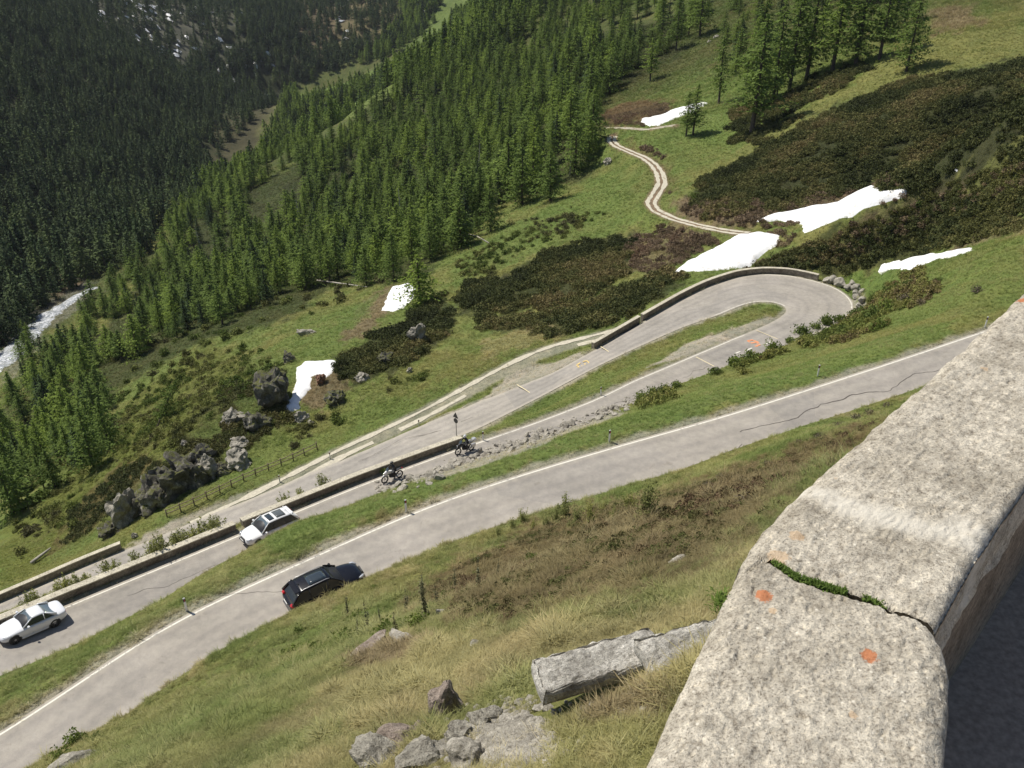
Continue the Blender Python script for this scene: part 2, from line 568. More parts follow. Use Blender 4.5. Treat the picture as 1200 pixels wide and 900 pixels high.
def objco(nt):
    return N(nt, 'ShaderNodeTexCoord').outputs['Object']


def bump(nt, bs, h, strength, dist):
    b = N(nt, 'ShaderNodeBump'); b.inputs['Strength'].default_value = strength; b.inputs['Distance'].default_value = dist
    nt.links.new(h, b.inputs['Height']); nt.links.new(b.outputs[0], bs.inputs['Normal'])


def plain(name, c, rough=.6, metal=0.0, var=.12, scale=6.0, coat=0.0, spec=None, emit=None):
    m, nt, bs, out = new_mat(name)
    co = objco(nt)
    col = ramp(nt, noise_n(nt, scale, 4, .6, co), [(.3, tuple(x * (1 - var) for x in c)), (.7, tuple(min(1, x * (1 + var)) for x in c))])
    nt.links.new(col, bs.inputs['Base Color'])
    bs.inputs['Roughness'].default_value = rough; bs.inputs['Metallic'].default_value = metal
    if coat: bs.inputs['Coat Weight'].default_value = coat; bs.inputs['Coat Roughness'].default_value = .05
    if spec is not None: bs.inputs['Specular IOR Level'].default_value = spec
    return m


# ground: colours of the real covers come as a painted attribute, the grain is procedural
def ground_mat():
    m, nt, bs, out = new_mat('ground_cover')
    at = N(nt, 'ShaderNodeAttribute', attribute_name='cover')
    gr = N(nt, 'ShaderNodeAttribute', attribute_name='grain')     # 0 near .. 1 far
    co = objco(nt)
    n1 = noise_n(nt, 9.0, 5, .7, co); n2 = noise_n(nt, 1.3, 5, .65, co); n3 = noise_n(nt, .22, 4, .6, co)
    f1 = ramp(nt, n1, [(.32, (.55, .55, .55)), (.5, (1, 1, 1)), (.7, (1.35, 1.3, 1.2))])
    f2 = ramp(nt, n2, [(.3, (.62, .66, .6)), (.5, (1, 1, 1)), (.7, (1.3, 1.25, 1.15))])
    f3 = ramp(nt, n3, [(.3, (.8, .85, .8)), (.7, (1.18, 1.12, 1.1))])
    c = mixc(nt, at.outputs['Color'], f1, 1.0, 'MULTIPLY')
    c = mixc(nt, c, f2, .8, 'MULTIPLY')
    c = mixc(nt, c, f3, 1.0, 'MULTIPLY')
    nt.links.new(c, bs.inputs['Base Color'])
    bs.inputs['Roughness'].default_value = .95
    bs.inputs['Specular IOR Level'].default_value = .15
    bump(nt, bs, math_n(nt, 'ADD', math_n(nt, 'MULTIPLY', n1, .3), n2), .9, .35)
    return m


def foliage_mat(name, dark, light, trans=.25, var=.25, sat=1.0):
    m, nt, bs, out = new_mat(name)
    oi = N(nt, 'ShaderNodeObjectInfo')
    co = objco(nt)
    n = noise_n(nt, 1.7, 3, .6, co)
    c = ramp(nt, n, [(.3, dark), (.7, light)])
    rr = ramp(nt, oi.outputs['Random'], [(0, (1 - var, 1 - var * .9, 1 - var)), (.5, (1, 1, 1)), (1, (1 + var * 1.2, 1 + var, 1.0))])
    c = mixc(nt, c, rr, 1.0, 'MULTIPLY')
    nt.links.new(c, bs.inputs['Base Color'])
    bs.inputs['Roughness'].default_value = .8
    bs.inputs['Specular IOR Level'].default_value = .2
    tr = N(nt, 'ShaderNodeBsdfTranslucent'); nt.links.new(c, tr.inputs[0])
    mx = N(nt, 'ShaderNodeMixShader'); mx.inputs[0].default_value = trans
    nt.links.new(bs.outputs[0], mx.inputs[1]); nt.links.new(tr.outputs[0], mx.inputs[2]); nt.links.new(mx.outputs[0], out.inputs[0])
    return m


def tuft_mat():
    m, nt, bs, out = new_mat('grass_blades')
    a = N(nt, 'ShaderNodeAttribute', attribute_name='tint'); a.attribute_type = 'INSTANCER'
    bl = N(nt, 'ShaderNodeAttribute', attribute_name='dry')
    c = mixc(nt, a.outputs['Color'], (1.25, 1.15, .95), bl.outputs['Fac'], 'MULTIPLY')
    nt.links.new(c, bs.inputs['Base Color'])
    bs.inputs['Roughness'].default_value = .75; bs.inputs['Specular IOR Level'].default_value = .25
    tr = N(nt, 'ShaderNodeBsdfTranslucent'); nt.links.new(c, tr.inputs[0])
    mx = N(nt, 'ShaderNodeMixShader'); mx.inputs[0].default_value = .3
    nt.links.new(bs.outputs[0], mx.inputs[1]); nt.links.new(tr.outputs[0], mx.inputs[2]); nt.links.new(mx.outputs[0], out.inputs[0])
    return m


def asphalt_mat():
    m, nt, bs, out = new_mat('old_asphalt')
    co = objco(nt)
    n1 = noise_n(nt, 40, 3, .7, co); n2 = noise_n(nt, .35, 5, .6, co); n3 = noise_n(nt, 2.2, 4, .6, co)
    c = ramp(nt, n2, [(.3, (.29, .27, .235)), (.7, (.38, .352, .31))])
    c = mixc(nt, c, ramp(nt, n3, [(.35, (.9, .9, .9)), (.65, (1.07, 1.06, 1.04))]), 1, 'MULTIPLY')
    c = mixc(nt, c, ramp(nt, n1, [(.3, (.8, .8, .8)), (.7, (1.2, 1.2, 1.2))]), 1, 'MULTIPLY')
    pt = N(nt, 'ShaderNodeTexVoronoi'); pt.inputs['Scale'].default_value = .13; nt.links.new(co, pt.inputs['Vector'])
    c = mixc(nt, c, ramp(nt, pt.outputs['Color'], [(.2, (.93, .93, .94)), (.8, (1.05, 1.04, 1.03))]), 1, 'MULTIPLY')
    c = mixc(nt, c, ramp(nt, noise_n(nt, 1.1, 6, .75, co, 1.0), [(.6, (1, 1, 1)), (.68, (.82, .81, .8))]), 1, 'MULTIPLY')
    at = N(nt, 'ShaderNodeAttribute', attribute_name='edge')     # dusty pale shoulders, slightly dark wheel paths
    c = mixc(nt, c, (.42, .38, .31), math_n(nt, 'MULTIPLY', at.outputs['Fac'], ramp(nt, n3, [(.3, (.2, .2, .2)), (.7, (1, 1, 1))])))
    tk = N(nt, 'ShaderNodeAttribute', attribute_name='track')
    c = mixc(nt, c, (.82, .82, .84), math_n(nt, 'MULTIPLY', tk.outputs['Fac'], .8), 'MULTIPLY')
    nt.links.new(c, bs.inputs['Base Color'])
    bs.inputs['Roughness'].default_value = .85
    bs.inputs['Specular IOR Level'].default_value = .3
    bump(nt, bs, n1, .25, .02)
    return m


def worn_paint(name, c, wear=.45, scale=5.0):
    m, nt, bs, out = new_mat(name)
    co = objco(nt)
    n = noise_n(nt, scale, 5, .7, co)
    n2 = noise_n(nt, .5, 3, .6, co)
    f = math_n(nt, 'ADD', math_n(nt, 'MULTIPLY', n, .7), math_n(nt, 'MULTIPLY', n2, .3))
    col = ramp(nt, f, [(wear - .07, (.25, .235, .21)), (wear + .01, c), (.8, tuple(min(1, x * 1.08) for x in c))])
    nt.links.new(col, bs.inputs['Base Color']); bs.inputs['Roughness'].default_value = .7
    return m


def concrete_mat(name, c1, c2, c3, scale=1.0, bumpd=.01, spots=True):
    """weathered concrete: blotches, aggregate grains, lichen specks"""
    m, nt, bs, out = new_mat(name)
    co = objco(nt)
    n1 = noise_n(nt, 5 * scale, 5, .65, co); n2 = noise_n(nt, 28 * scale, 5, .75, co); n3 = noise_n(nt, 120 * scale, 3, .7, co)
    c = ramp(nt, n1, [(.32, c1), (.52, c2), (.7, c3)])
    c = mixc(nt, c, ramp(nt, n2, [(.3, (.38, .35, .31)), (.44, (.86, .84, .8)), (.56, (1.08, 1.07, 1.03)), (.7, (1.5, 1.45, 1.35))]), .95, 'MULTIPLY')
    c = mixc(nt, c, ramp(nt, n3, [(.34, (.42, .4, .37)), (.46, (.95, .95, .94)), (.56, (1.05, 1.05, 1.04)), (.68, (1.4, 1.37, 1.28))]), .9, 'MULTIPLY')
    if spots:
        vo = N(nt, 'ShaderNodeTexVoronoi'); vo.inputs['Scale'].default_value = 34 * scale; nt.links.new(co, vo.inputs['Vector'])
        sp_ = ramp(nt, vo.outputs['Distance'], [(.10, (1, 1, 1)), (.2, (0, 0, 0))])
        pk = ramp(nt, noise_n(nt, 9 * scale, 2, .5, co), [(.5, (0, 0, 0)), (.6, (1, 1, 1))])
        c = mixc(nt, c, (.72, .68, .58), math_n(nt, 'MULTIPLY', math_n(nt, 'MULTIPLY', sp_, pk), .8))
    nt.links.new(c, bs.inputs['Base Color']); bs.inputs['Roughness'].default_value = .92
    bs.inputs['Specular IOR Level'].default_value = .2
    h = math_n(nt, 'ADD', math_n(nt, 'MULTIPLY', n2, .8), math_n(nt, 'MULTIPLY', n3, .35))
    bump(nt, bs, h, 1.0, bumpd)
    return m


M_GROUND = ground_mat()
M_TUFT = tuft_mat()
M_ASPH = asphalt_mat()
M_WHITE = worn_paint('worn_white_line', (.68, .65, .56), .45)
M_YELLOW = worn_paint('worn_yellow_paint', (.75, .55, .2), .46, 8)
M_ORANGE = worn_paint('worn_orange_paint', (.8, .3, .12), .46, 8)
M_PARAPET = concrete_mat('parapet_concrete', (.34, .31, .26), (.46, .425, .365), (.56, .52, .45), 1.9, .0065)
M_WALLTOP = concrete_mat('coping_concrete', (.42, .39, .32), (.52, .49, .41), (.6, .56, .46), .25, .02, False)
M_WALLFACE = concrete_mat('shade_toned_concrete', (.14, .12, .1), (.24, .21, .175), (.34, .31, .26), .2, .05, False)  # concrete of the walls, its shaded side painted in as a darker tone
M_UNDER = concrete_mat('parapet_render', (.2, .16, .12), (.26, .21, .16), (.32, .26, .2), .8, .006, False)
M_ROCK = None
def mossy(m, thr=.5):
    nt = m.node_tree; bs = [n for n in nt.nodes if n.type == 'BSDF_PRINCIPLED'][0]
    prev = bs.inputs['Base Color'].links[0].from_socket
    g = N(nt, 'ShaderNodeNewGeometry'); sx = N(nt, 'ShaderNodeSeparateXYZ'); nt.links.new(g.outputs['Normal'], sx.inputs[0])
    v = math_n(nt, 'ADD', math_n(nt, 'MULTIPLY', sx.outputs[2], .55), math_n(nt, 'MULTIPLY', noise_n(nt, .9, 5, .7, objco(nt)), .8))
    nt.links.new(mixc(nt, prev, (.1, .105, .035), ramp(nt, v, [(thr + .3, (0, 0, 0)), (thr + .42, (1, 1, 1))])), bs.inputs['Base Color'])


M_ROCK = concrete_mat('grey_rock', (.2, .19, .165), (.31, .295, .26), (.45, .43, .38), .35, .06, False)
M_ROCKD = concrete_mat('dark_lichen_rock', (.075, .072, .062), (.16, .153, .135), (.4, .38, .34), .14, .2, False)
mossy(M_ROCKD)
M_ROCKP = concrete_mat('reddish_rock', (.2, .165, .14), (.3, .25, .22), (.38, .34, .31), .5, .05, False)
M_SLAB = concrete_mat('broken_concrete', (.3, .285, .26), (.56, .545, .51), (.78, .76, .72), .7, .06, True)
M_STONE = concrete_mat('rubble_stone', (.24, .225, .2), (.36, .34, .3), (.5, .475, .43), .8, .03, False)


def snow_mat():
    m, nt, bs, out = new_mat('old_snow')
    co = objco(nt)
    n = noise_n(nt, .9, 5, .65, co)
    c = ramp(nt, n, [(.28, (.6, .57, .5)), (.42, (.84, .84, .83)), (.7, (.9, .9, .91))])
    nt.links.new(c, bs.inputs['Base Color']); bs.inputs['Roughness'].default_value = .6
    bump(nt, bs, noise_n(nt, 2.5, 4, .6, co), .5, .12)
    return m


def water_mat():
    m, nt, bs, out = new_mat('rushing_water')
    co = objco(nt)
    n = noise_n(nt, .55, 6, .75, co, 1.5)
    c = ramp(nt, n, [(.38, (.16, .18, .19)), (.5, (.42, .44, .46)), (.6, (.85, .86, .88))])
    nt.links.new(c, bs.inputs['Base Color']); bs.inputs['Roughness'].default_value = .3
    bump(nt, bs, n, .8, .4)
    return m


M_SNOW = snow_mat(); M_WATER = water_mat()

# ------------------------------------------------------------------ ground cover colours
KIND = dict(lush=(.112, .16, .042), grass=(.125, .16, .045), olive=(.16, .165, .055), straw=(.26, .215, .12), heather=(.125, .083, .05), heath=(.04, .045, .02),
            dirt=(.17, .125, .085), gravel=(.33, .305, .255), forest=(.035, .042, .018), rock=(.2, .19, .17), track=(.45, .41, .31), moss=(.11, .125, .03))


def kc(k): return np.array(KIND[k])


wn1 = fbm(GX / 5, GY / 5, 4, 21); wn2 = fbm(GX / 1.3, GY / 1.3, 3, 31); wn3 = fbm(GX / 30, GY / 30, 4, 41); wn4 = fbm(GX / 70, GY / 70, 4, 51)


def blend(base, k, w):
    w = np.clip(w, 0, 1)[..., None]
    return base * (1 - w) + kc(k) * w


cov = np.zeros(GR.shape + (3,)) + kc('grass')
cov = blend(cov, 'olive', sstep(-.3, .4, wn1))
cov = blend(cov, 'straw', sstep(.1, .6, wn2) * .5 * (GR < 60))
cov = blend(cov, 'lush', sstep(.05, .5, wn3) * .6 * (GR > 40))
far_t = 1 + .3 * fbm(GX / 18, GY / 18, 4, 97)[..., None] * sstep(120, 400, GR)[..., None]
Kf = sstep(220, 330, GR)
cov = blend(cov, 'forest', Kf * .55)


def warp_pt(pts):
    q = [ground(x, y) for x, y in pts]
    return np.array([(math.atan2(p[0], p[1]), math.log(math.hypot(p[0], p[1])) * .6) for p in q])


WU = GA + 0.0; WV = GL * .6
wob = (fbm(GA * 90, GL * 55, 4, 61), fbm(GA * 90, GL * 55, 4, 71))


def zone(k, pts, w=1.0, feather=.006, rough=.010, arr=None):
    """lay one kind of cover inside the outline seen at photo points pts, with a ragged edge"""
    global cov
    pl = warp_pt(pts)
    lo = pl.min(0) - .05; hi = pl.max(0) + .05
    ix = np.where((WU > lo[0]) & (WU < hi[0]) & (WV > lo[1]) & (WV < hi[1]))
    if len(ix[0]) == 0: return
    X = WU[ix] + wob[0][ix] * rough * 2; Y = WV[ix] + wob[1][ix] * rough * 2
    ring = np.vstack([pl, pl[:1]])
    d, _ = seg_dist(X, Y, np.c_[ring, np.zeros(len(ring))])
    sd = np.where(in_poly(X, Y, pl), d, -d)
    ww = sstep(-feather, feather, sd) * w
    if arr is not None: arr[ix] = np.maximum(arr[ix], ww)
    else:
        cc = cov[ix]; ww = ww[..., None]
        cov[ix] = cc * (1 - ww) + kc(k) * ww


# far side of the valley and the forest floors
zone('forest', [(-60, 440), (-60, -120), (420, -120), (400, 40), (345, 110), (240, 235), (95, 345), (0, 405)], 1, .01)
zone('dirt', [(240, 235), (245, 150), (330, 90), (345, 125), (300, 200), (250, 260)], .2, .012)
zone('rock', [(70, 0), (290, -10), (290, 60), (210, 75), (110, 30)], .35, .02, .03)
zone('dirt', [(350, -10), (480, -10), (470, 40), (400, 60), (355, 70), (340, 30)], .55, .012)
zone('olive', [(140, 235), (225, 228), (215, 275), (180, 300), (150, 270)], .7, .01)
zone('lush', [(345, 108), (470, 72), (500, 48), (545, 30), (545, 38), (480, 82), (350, 125)], 1, .004, .003)
zone('olive', [(350, 118), (400, 106), (395, 118), (352, 128)], .4, .004)
zone('lush', [(445, 70), (500, 45), (545, 32), (555, 0), (520, 0)], .8, .004)
zone('grass', [(300, 218), (345, 190), (355, 205), (320, 240), (300, 245)], 1, .004)
zone('grass', [(375, 140), (440, 110), (470, 95), (470, 105), (400, 145)], 1, .003)
zone('forest', [(180, 320), (250, 250), (420, 150), (600, 60), (800, 20), (800, 60), (700, 120), (690, 210), (560, 250), (490, 340), (400, 330), (330, 380), (200, 420), (100, 480), (30, 520), (0, 560), (0, 470), (90, 400)], .75, .01)
# stream banks
zone('rock', [(0, 400), (40, 360), (95, 325), (110, 345), (60, 385), (30, 425), (0, 455)], .55, .006)
zone('dirt', [(55, 330), (85, 310), (90, 335), (62, 345)], .8, .004)
zone('olive', [(30, 430), (70, 385), (130, 340), (160, 330), (130, 380), (60, 450), (30, 480)], .9, .006)
# bushy slope below the knolls
zone('moss', [(150, 470), (250, 400), (300, 440), (230, 510), (110, 600), (0, 690), (0, 620), (90, 560)], .8, .008)
zone('heather', [(120, 560), (160, 535), (185, 545), (150, 590), (110, 620), (60, 650), (90, 600)], .55, .006)
zone('dirt', [(400, 395), (430, 350), (455, 335), (470, 355), (450, 372), (425, 395), (400, 405)], .8, .004)
zone('dirt', [(355, 440), (400, 425), (410, 450), (380, 480), (350, 485)], .8, .004)
zone('heath', [(250, 470), (330, 430), (345, 480), (300, 530), (230, 580), (130, 620), (140, 590), (200, 530)], .35, .006)
zone('lush', [(400, 370), (440, 345), (450, 340), (420, 380), (395, 392)], .7, .004)
zone('lush', [(540, 300), (720, 190), (760, 235), (755, 260), (700, 285), (600, 310), (520, 340)], .65, .008)
zone('olive', [(510, 350), (620, 300), (740, 265), (780, 290), (720, 300), (600, 330)], .8, .006)
zone('heath', [(540, 345), (640, 300), (720, 275), (745, 280), (735, 315), (690, 345), (600, 365), (545, 370)], .85, .006)
zone('heath', [(560, 375), (640, 365), (720, 340), (790, 320), (800, 335), (740, 372), (660, 392), (580, 388)], .75, .005)
zone('heath', [(390, 420), (480, 380), (510, 350), (540, 365), (520, 400), (450, 440), (400, 450)], .8, .005)
zone('dirt', [(740, 280), (800, 262), (840, 280), (800, 300), (770, 322), (735, 318)], .6, .005)
zone('straw', [(560, 400), (640, 380), (660, 392), (600, 412), (560, 425)], .5, .004)
zone('lush', [(400, 510), (500, 455), (560, 440), (600, 425), (560, 450), (480, 500), (420, 530)], .5, .004)
# right hand slopes
zone('lush', [(720, 130), (800, 90), (900, 70), (1010, 60), (1000, 90), (900, 140), (830, 190), (780, 215), (745, 175)], .5, .008)
zone('olive', [(800, 215), (900, 150), (1000, 95), (1200, 10), (1200, 70), (1050, 100), (930, 150), (830, 215)], .9, .008)
zone('dirt', [(1080, 15), (1140, 5), (1150, 30), (1100, 42)], .7, .005)
zone('heath', [(800, 235), (830, 212), (930, 150), (1060, 100), (1205, 72), (1205, 182), (1060, 228), (960, 240), (885, 258), (830, 255)], .95, .006, .014)
zone('dirt', [(780, 240), (830, 232), (900, 238), (960, 232), (1050, 205), (1060, 228), (985, 240), (885, 262), (870, 272), (800, 258)], .75, .005, .012)
zone('heather', [(700, 128), (760, 115), (790, 128), (755, 148), (705, 145)], .9, .005)
zone('heather', [(725, 170), (760, 172), (785, 200), (790, 230), (778, 225), (770, 200), (740, 180)], .5, .005)
zone('olive', [(880, 315), (960, 280), (1060, 232), (1205, 182), (1205, 225), (1060, 275), (960, 312)], .6, .006)
zone('heath', [(890, 318), (960, 290), (1060, 258), (1200, 215), (1200, 265), (1100, 290), (1030, 305), (960, 322)], .75, .006, .014)
zone('dirt', [(1090, 290), (1200, 258), (1200, 275), (1140, 290)], .6, .004)
zone('lush', [(965, 325), (1030, 315), (1080, 318), (1060, 345), (1010, 345)], 1, .004)
zone('lush', [(1040, 300), (1200, 280), (1200, 330), (1100, 345), (1060, 340)], .4, .008)
# verge between the two upper roads: greener towards the upper road
zone('lush', [(300, 640), (420, 590), (560, 545), (700, 500), (800, 465), (960, 420), (1120, 375), (1120, 392), (960, 446), (800, 495), (600, 553), (430, 615), (330, 660)], .75, .004)
zone('lush', [(560, 505), (640, 470), (700, 440), (800, 395), (850, 370), (905, 358), (870, 380), (760, 430), (640, 485), (570, 515)], .35, .003)
zone('gravel', [(755, 432), (800, 405), (850, 388), (900, 372), (912, 374), (860, 395), (800, 418)], .95, .0015, .002)
zone('gravel', [(560, 470), (590, 440), (625, 424), (690, 414), (665, 428), (600, 458), (560, 476)], .9, .002, .003)
zone('gravel', [(150, 640), (230, 600), (300, 572), (330, 562), (300, 580), (240, 606), (180, 634)], .95, .002, .002)
zone('gravel', [(480, 560), (560, 532), (640, 508), (720, 482), (735, 484), (640, 520), (560, 548), (500, 566)], .8, .002, .003)
zone('gravel', [(1000, 345), (1012, 345), (1014, 370), (1002, 372)], .9, .002)
# slope in the foreground
zone('heather', [(480, 700), (560, 650), (660, 600), (760, 580), (900, 540), (1000, 500), (1030, 480), (960, 560), (880, 620), (860, 660), (760, 690), (640, 720), (540, 735)], .72, .02, .05)
zone('straw', [(350, 820), (480, 760), (600, 740), (760, 720), (840, 700), (820, 740), (600, 800), (520, 840), (400, 870)], .5, .02, .03)
zone('grass', [(80, 880), (250, 790), (330, 740), (450, 700), (500, 720), (400, 770), (250, 850), (180, 900)], .5, .02, .03)
zone('dirt', [(395, 775), (430, 760), (470, 755), (520, 745), (480, 772), (420, 785)], .8, .006, .006)
zone('gravel', [(540, 900), (560, 860), (600, 835), (640, 850), (650, 900)], .9, .01, .01)
zone('dirt', [(680, 830), (760, 810), (800, 820), (760, 850), (690, 845)], .7, .01, .01)

# tracks and shoulders follow the roads exactly
for L_ in (TR1, TR2, TR3):
    bb = (GX > L_[:, 0].min() - 4) & (GX < L_[:, 0].max() + 4) & (GY > L_[:, 1].min() - 4) & (GY < L_[:, 1].max() + 4)
    ix = np.where(bb)
    d, _ = seg_dist(GX[ix], GY[ix], L_)
    w = (1 - sstep(1.1, 1.7, d + wn2[ix] * .3))
    tc_ = (kc('gravel') * .75 + kc('grass') * .25) * (1 + .25 * wn2[ix][:, None]) if L_ is TR1 else kc('dirt') * 1.3
    cov[ix] = cov[ix] * (1 - w[:, None]) + tc_ * w[:, None]
for L_ in (A_far, A_near, BC_i, BC_o):
    ix = np.where((roadmask > .02))
    d, _ = seg_dist(GX[ix], GY[ix], L_[::3])
    w = (1 - sstep(.25, .8, d + wn2[ix] * .4)) * .8
    cov[ix] = cov[ix] * (1 - w[:, None]) + kc('gravel') * w[:, None]

cov = cov * far_t
# steep cut banks above the roads are bare earth and stones
gz_r = np.abs(np.gradient(GZ, axis=1) / np.gradient(GR, axis=1))
steep = sstep(1.1, 2.2, gz_r) * (GR > 18) * (GR < 140)
cov = blend(cov, 'dirt', steep * .7)

idx = (np.arange(NA - 1)[:, None] * NR + np.arange(NR - 1)[None]).ravel()
Qd = np.stack([idx, idx + 1, idx + NR + 1, idx + NR], 1)
me = fast_mesh('ground', np.stack([GX.ravel(), GY.ravel(), GZ.ravel()], 1), Qd)
ca_ = me.attributes.new('cover', 'FLOAT_COLOR', 'POINT')
ca_.data.foreach_set('color', np.concatenate([cov.reshape(-1, 3), np.ones((cov.shape[0] * cov.shape[1], 1))], 1).astype(np.float32).ravel())
me.polygons.foreach_set('use_smooth', np.ones(len(me.polygons), bool))
tag(link_mesh('ground', me, M_GROUND), 'alpine mountainside of grass, heath and forest floor that carries the roads', kind='structure')


# ------------------------------------------------------------------ roads
def road_sheet(name, a, b, n_across, label, up=0.0):
    n = len(a); V = []; E_ = []; T_ = []
    w = np.linspace(0, 1, n_across)
    for t in w: V.append(a * (1 - t) + b * t)
    V = np.stack(V, 1).reshape(-1, 3)
    wd = np.linalg.norm(a[:, :2] - b[:, :2], axis=1)
    dist = np.minimum(w[None] * wd[:, None], (1 - w[None]) * wd[:, None])
    edge = 1 - sstep(.15, .9, dist)
    c_ = w[None] * wd[:, None]
    trk_ = np.exp(-((np.abs(c_ - wd[:, None] * .27) - .75) / .35) ** 2) + np.exp(-((np.abs(c_ - wd[:, None] * .73) - .75) / .35) ** 2)
    V = V + np.array([0, 0, up])
    ii = (np.arange(n - 1)[:, None] * n_across + np.arange(n_across - 1)[None]).ravel()
    Q = np.stack([ii, ii + 1, ii + n_across + 1, ii + n_across], 1)
    # thickness: skirts down on both sides and at the ends are added as a closed rim
    me = fast_mesh(name, V, Q)
    for nm, ar in (('edge', edge), ('track', trk_)):
        at = me.attributes.new(nm, 'FLOAT', 'POINT'); at.data.foreach_set('value', ar.ravel().astype(np.float32))
    o = link_mesh(name, me, M_ASPH)
    return tag(o, label, kind='structure')


def cut_edges(a, seed, amt=.25):
    """ragged pavement edge"""
    s_ = np.arange(len(a)) * .37
    d = fbm(s_, s_ * 0 + seed, 4, seed) * amt
    return offset_xy(a, d)


road_A = road_sheet('road', A_far, cut_edges(A_near, 4), 24, 'upper grey asphalt road climbing past the dark car to the parapet', .0)
road_B = road_sheet('road', BC_i, cut_edges(BC_o, 5, .12), 24, 'grey asphalt road that folds back on itself in the hairpin bend', .0)


def line_strip(name, path, width, mat, parent, up=.006, drop=None):
    p = np.asarray(path); a = offset_xy(p, -width / 2); b = offset_xy(p, width / 2)
    n = len(p); V = np.vstack([a, b]); V[:, 2] += up
    F = [(i, i + 1, n + i + 1, n + i) for i in range(n - 1) if not (drop and drop(i))]
    o = mesh_obj(name, V, F, mat, parent)
    return o


def dens(path, step):
    d = np.linalg.norm(np.diff(path[:, :2], axis=0), axis=1).sum()
    return resample(path, max(2, int(d / step)))


line_strip('edge_line', dens(offset_xy(A_far, .22), .5), .12, M_WHITE, road_A)
bi = dens(offset_xy(BC_i, .25), .5)
kt = nearest_idx(bi, P(922, 364, 49.9))
k2 = nearest_idx(bi, P(835, 372, 51.1))
line_strip('edge_line', bi[:kt + 2], .13, M_WHITE, road_B)
line_strip('edge_line', bi[kt + 3:k2], .11, M_WHITE, road_B)
bo = dens(offset_xy(BC_o, -.25), .5)
kc0 = nearest_idx(bo, P(1001, 362, 49.9))
line_strip('edge_line', bo[kc0:], .13, M_WHITE, road_B)


def cross_line(p0, p1, H0, w, mat, parent, name='cross_line'):
    a = P(*p0, H0); b = P(*p1, H0)
    n = 12
    pts = np.array([a + (b - a) * i / (n - 1) for i in range(n)])
    for q in pts: q[2] = samp_road(q)
    return line_strip(name, pts, w, mat, parent, .008)


mid_BC = (BC_i + BC_o) / 2


def samp_road(q):
    d1, z1 = seg_dist(np.array([q[0]]), np.array([q[1]]), mid_BC)
    return float(z1[0])


M_PALE = worn_paint('faded_yellow_line', (.72, .62, .38), .42)
cross_line((606, 453), (623, 464), 54.7, .14, M_PALE, road_B)
cross_line((704, 407), (720, 417), 53.0, .14, M_PALE, road_B)
cross_line((816, 417), (837, 428), 48.3, .12, M_PALE, road_B)
cross_line((886, 387), (912, 398), 49.3, .10, M_PALE, road_B)


M_CRACK = plain('sealed_crack', (.07, .06, .05), .95)  # own dark colour of the sealed cracks in the asphalt


def crack_line(pts, Htab, parent, off, w=.045, seed=1):
    p = dens(np.array([P(x, y, lerpH(Htab, x)) for x, y in pts]), .25)
    s_ = np.arange(len(p)) * .25
    p = offset_xy(p, fbm(s_ / 1.1, s_ * 0 + seed, 4, seed) * .35)
    for q in p: q[2] = seg_dist(np.array([q[0]]), np.array([q[1]]), off)[1][0]
    ww = w * (.5 + .8 * vnoise(s_ / .7, s_ * 0, seed))
    a = offset_xy(p, -ww / 2); b = offset_xy(p, ww / 2); n = len(p); V = np.vstack([a, b]); V[:, 2] += .007
    mesh_obj('crack', V, [(i, i + 1, n + i + 1, n + i) for i in range(n - 1)], M_CRACK, parent)


crack_line([(868, 505), (900, 494), (935, 487), (960, 472), (1000, 461), (1040, 455), (1075, 436), (1110, 428)], HA, road_A, A_far, .07, 1)
crack_line([(640, 600), (700, 578), (760, 560)], HA, road_A, A_far, .05, 2)
crack_line([(800, 548), (850, 530), (870, 518)], HA, road_A, A_far, .04, 3)
crack_line([(420, 540), (470, 516), (500, 508), (530, 500)], HC, road_B, mid_BC, .05, 4)
crack_line([(540, 494), (580, 480), (610, 470)], HC, road_B, mid_BC, .04, 5)
crack_line([(800, 446), (815, 436), (835, 430)], HB, road_B, mid_BC, .05, 6)
crack_line([(690, 490), (720, 474), (740, 470)], HB, road_B, mid_BC, .04, 7)
crack_line([(150, 700), (200, 686), (250, 662)], HB, road_B, mid_BC, .035, 8)
crack_line([(250, 700), (300, 694), (330, 690)], HA, road_A, A_far, .03, 9)


def scrawl(pts, mat, name):
    """painted survey scrawl: short strokes of spray paint on the asphalt"""
    V = []; F = []
    for (x0, y0, x1, y1, H0) in pts:
        a = P(x0, y0, H0); b = P(x1, y1, H0); d = (b - a)[:2]; l = np.linalg.norm(d) + 1e-6; n = np.array([d[1], -d[0]]) / l * .11
        z0 = samp_road(a) + .01; k = len(V)
        V += [(a[0] + n[0], a[1] + n[1], z0), (b[0] + n[0], b[1] + n[1], z0), (b[0] - n[0], b[1] - n[1], z0), (a[0] - n[0], a[1] - n[1], z0)]
        F.append((k, k + 1, k + 2, k + 3))
    return mesh_obj(name, V, F, mat, road_B)


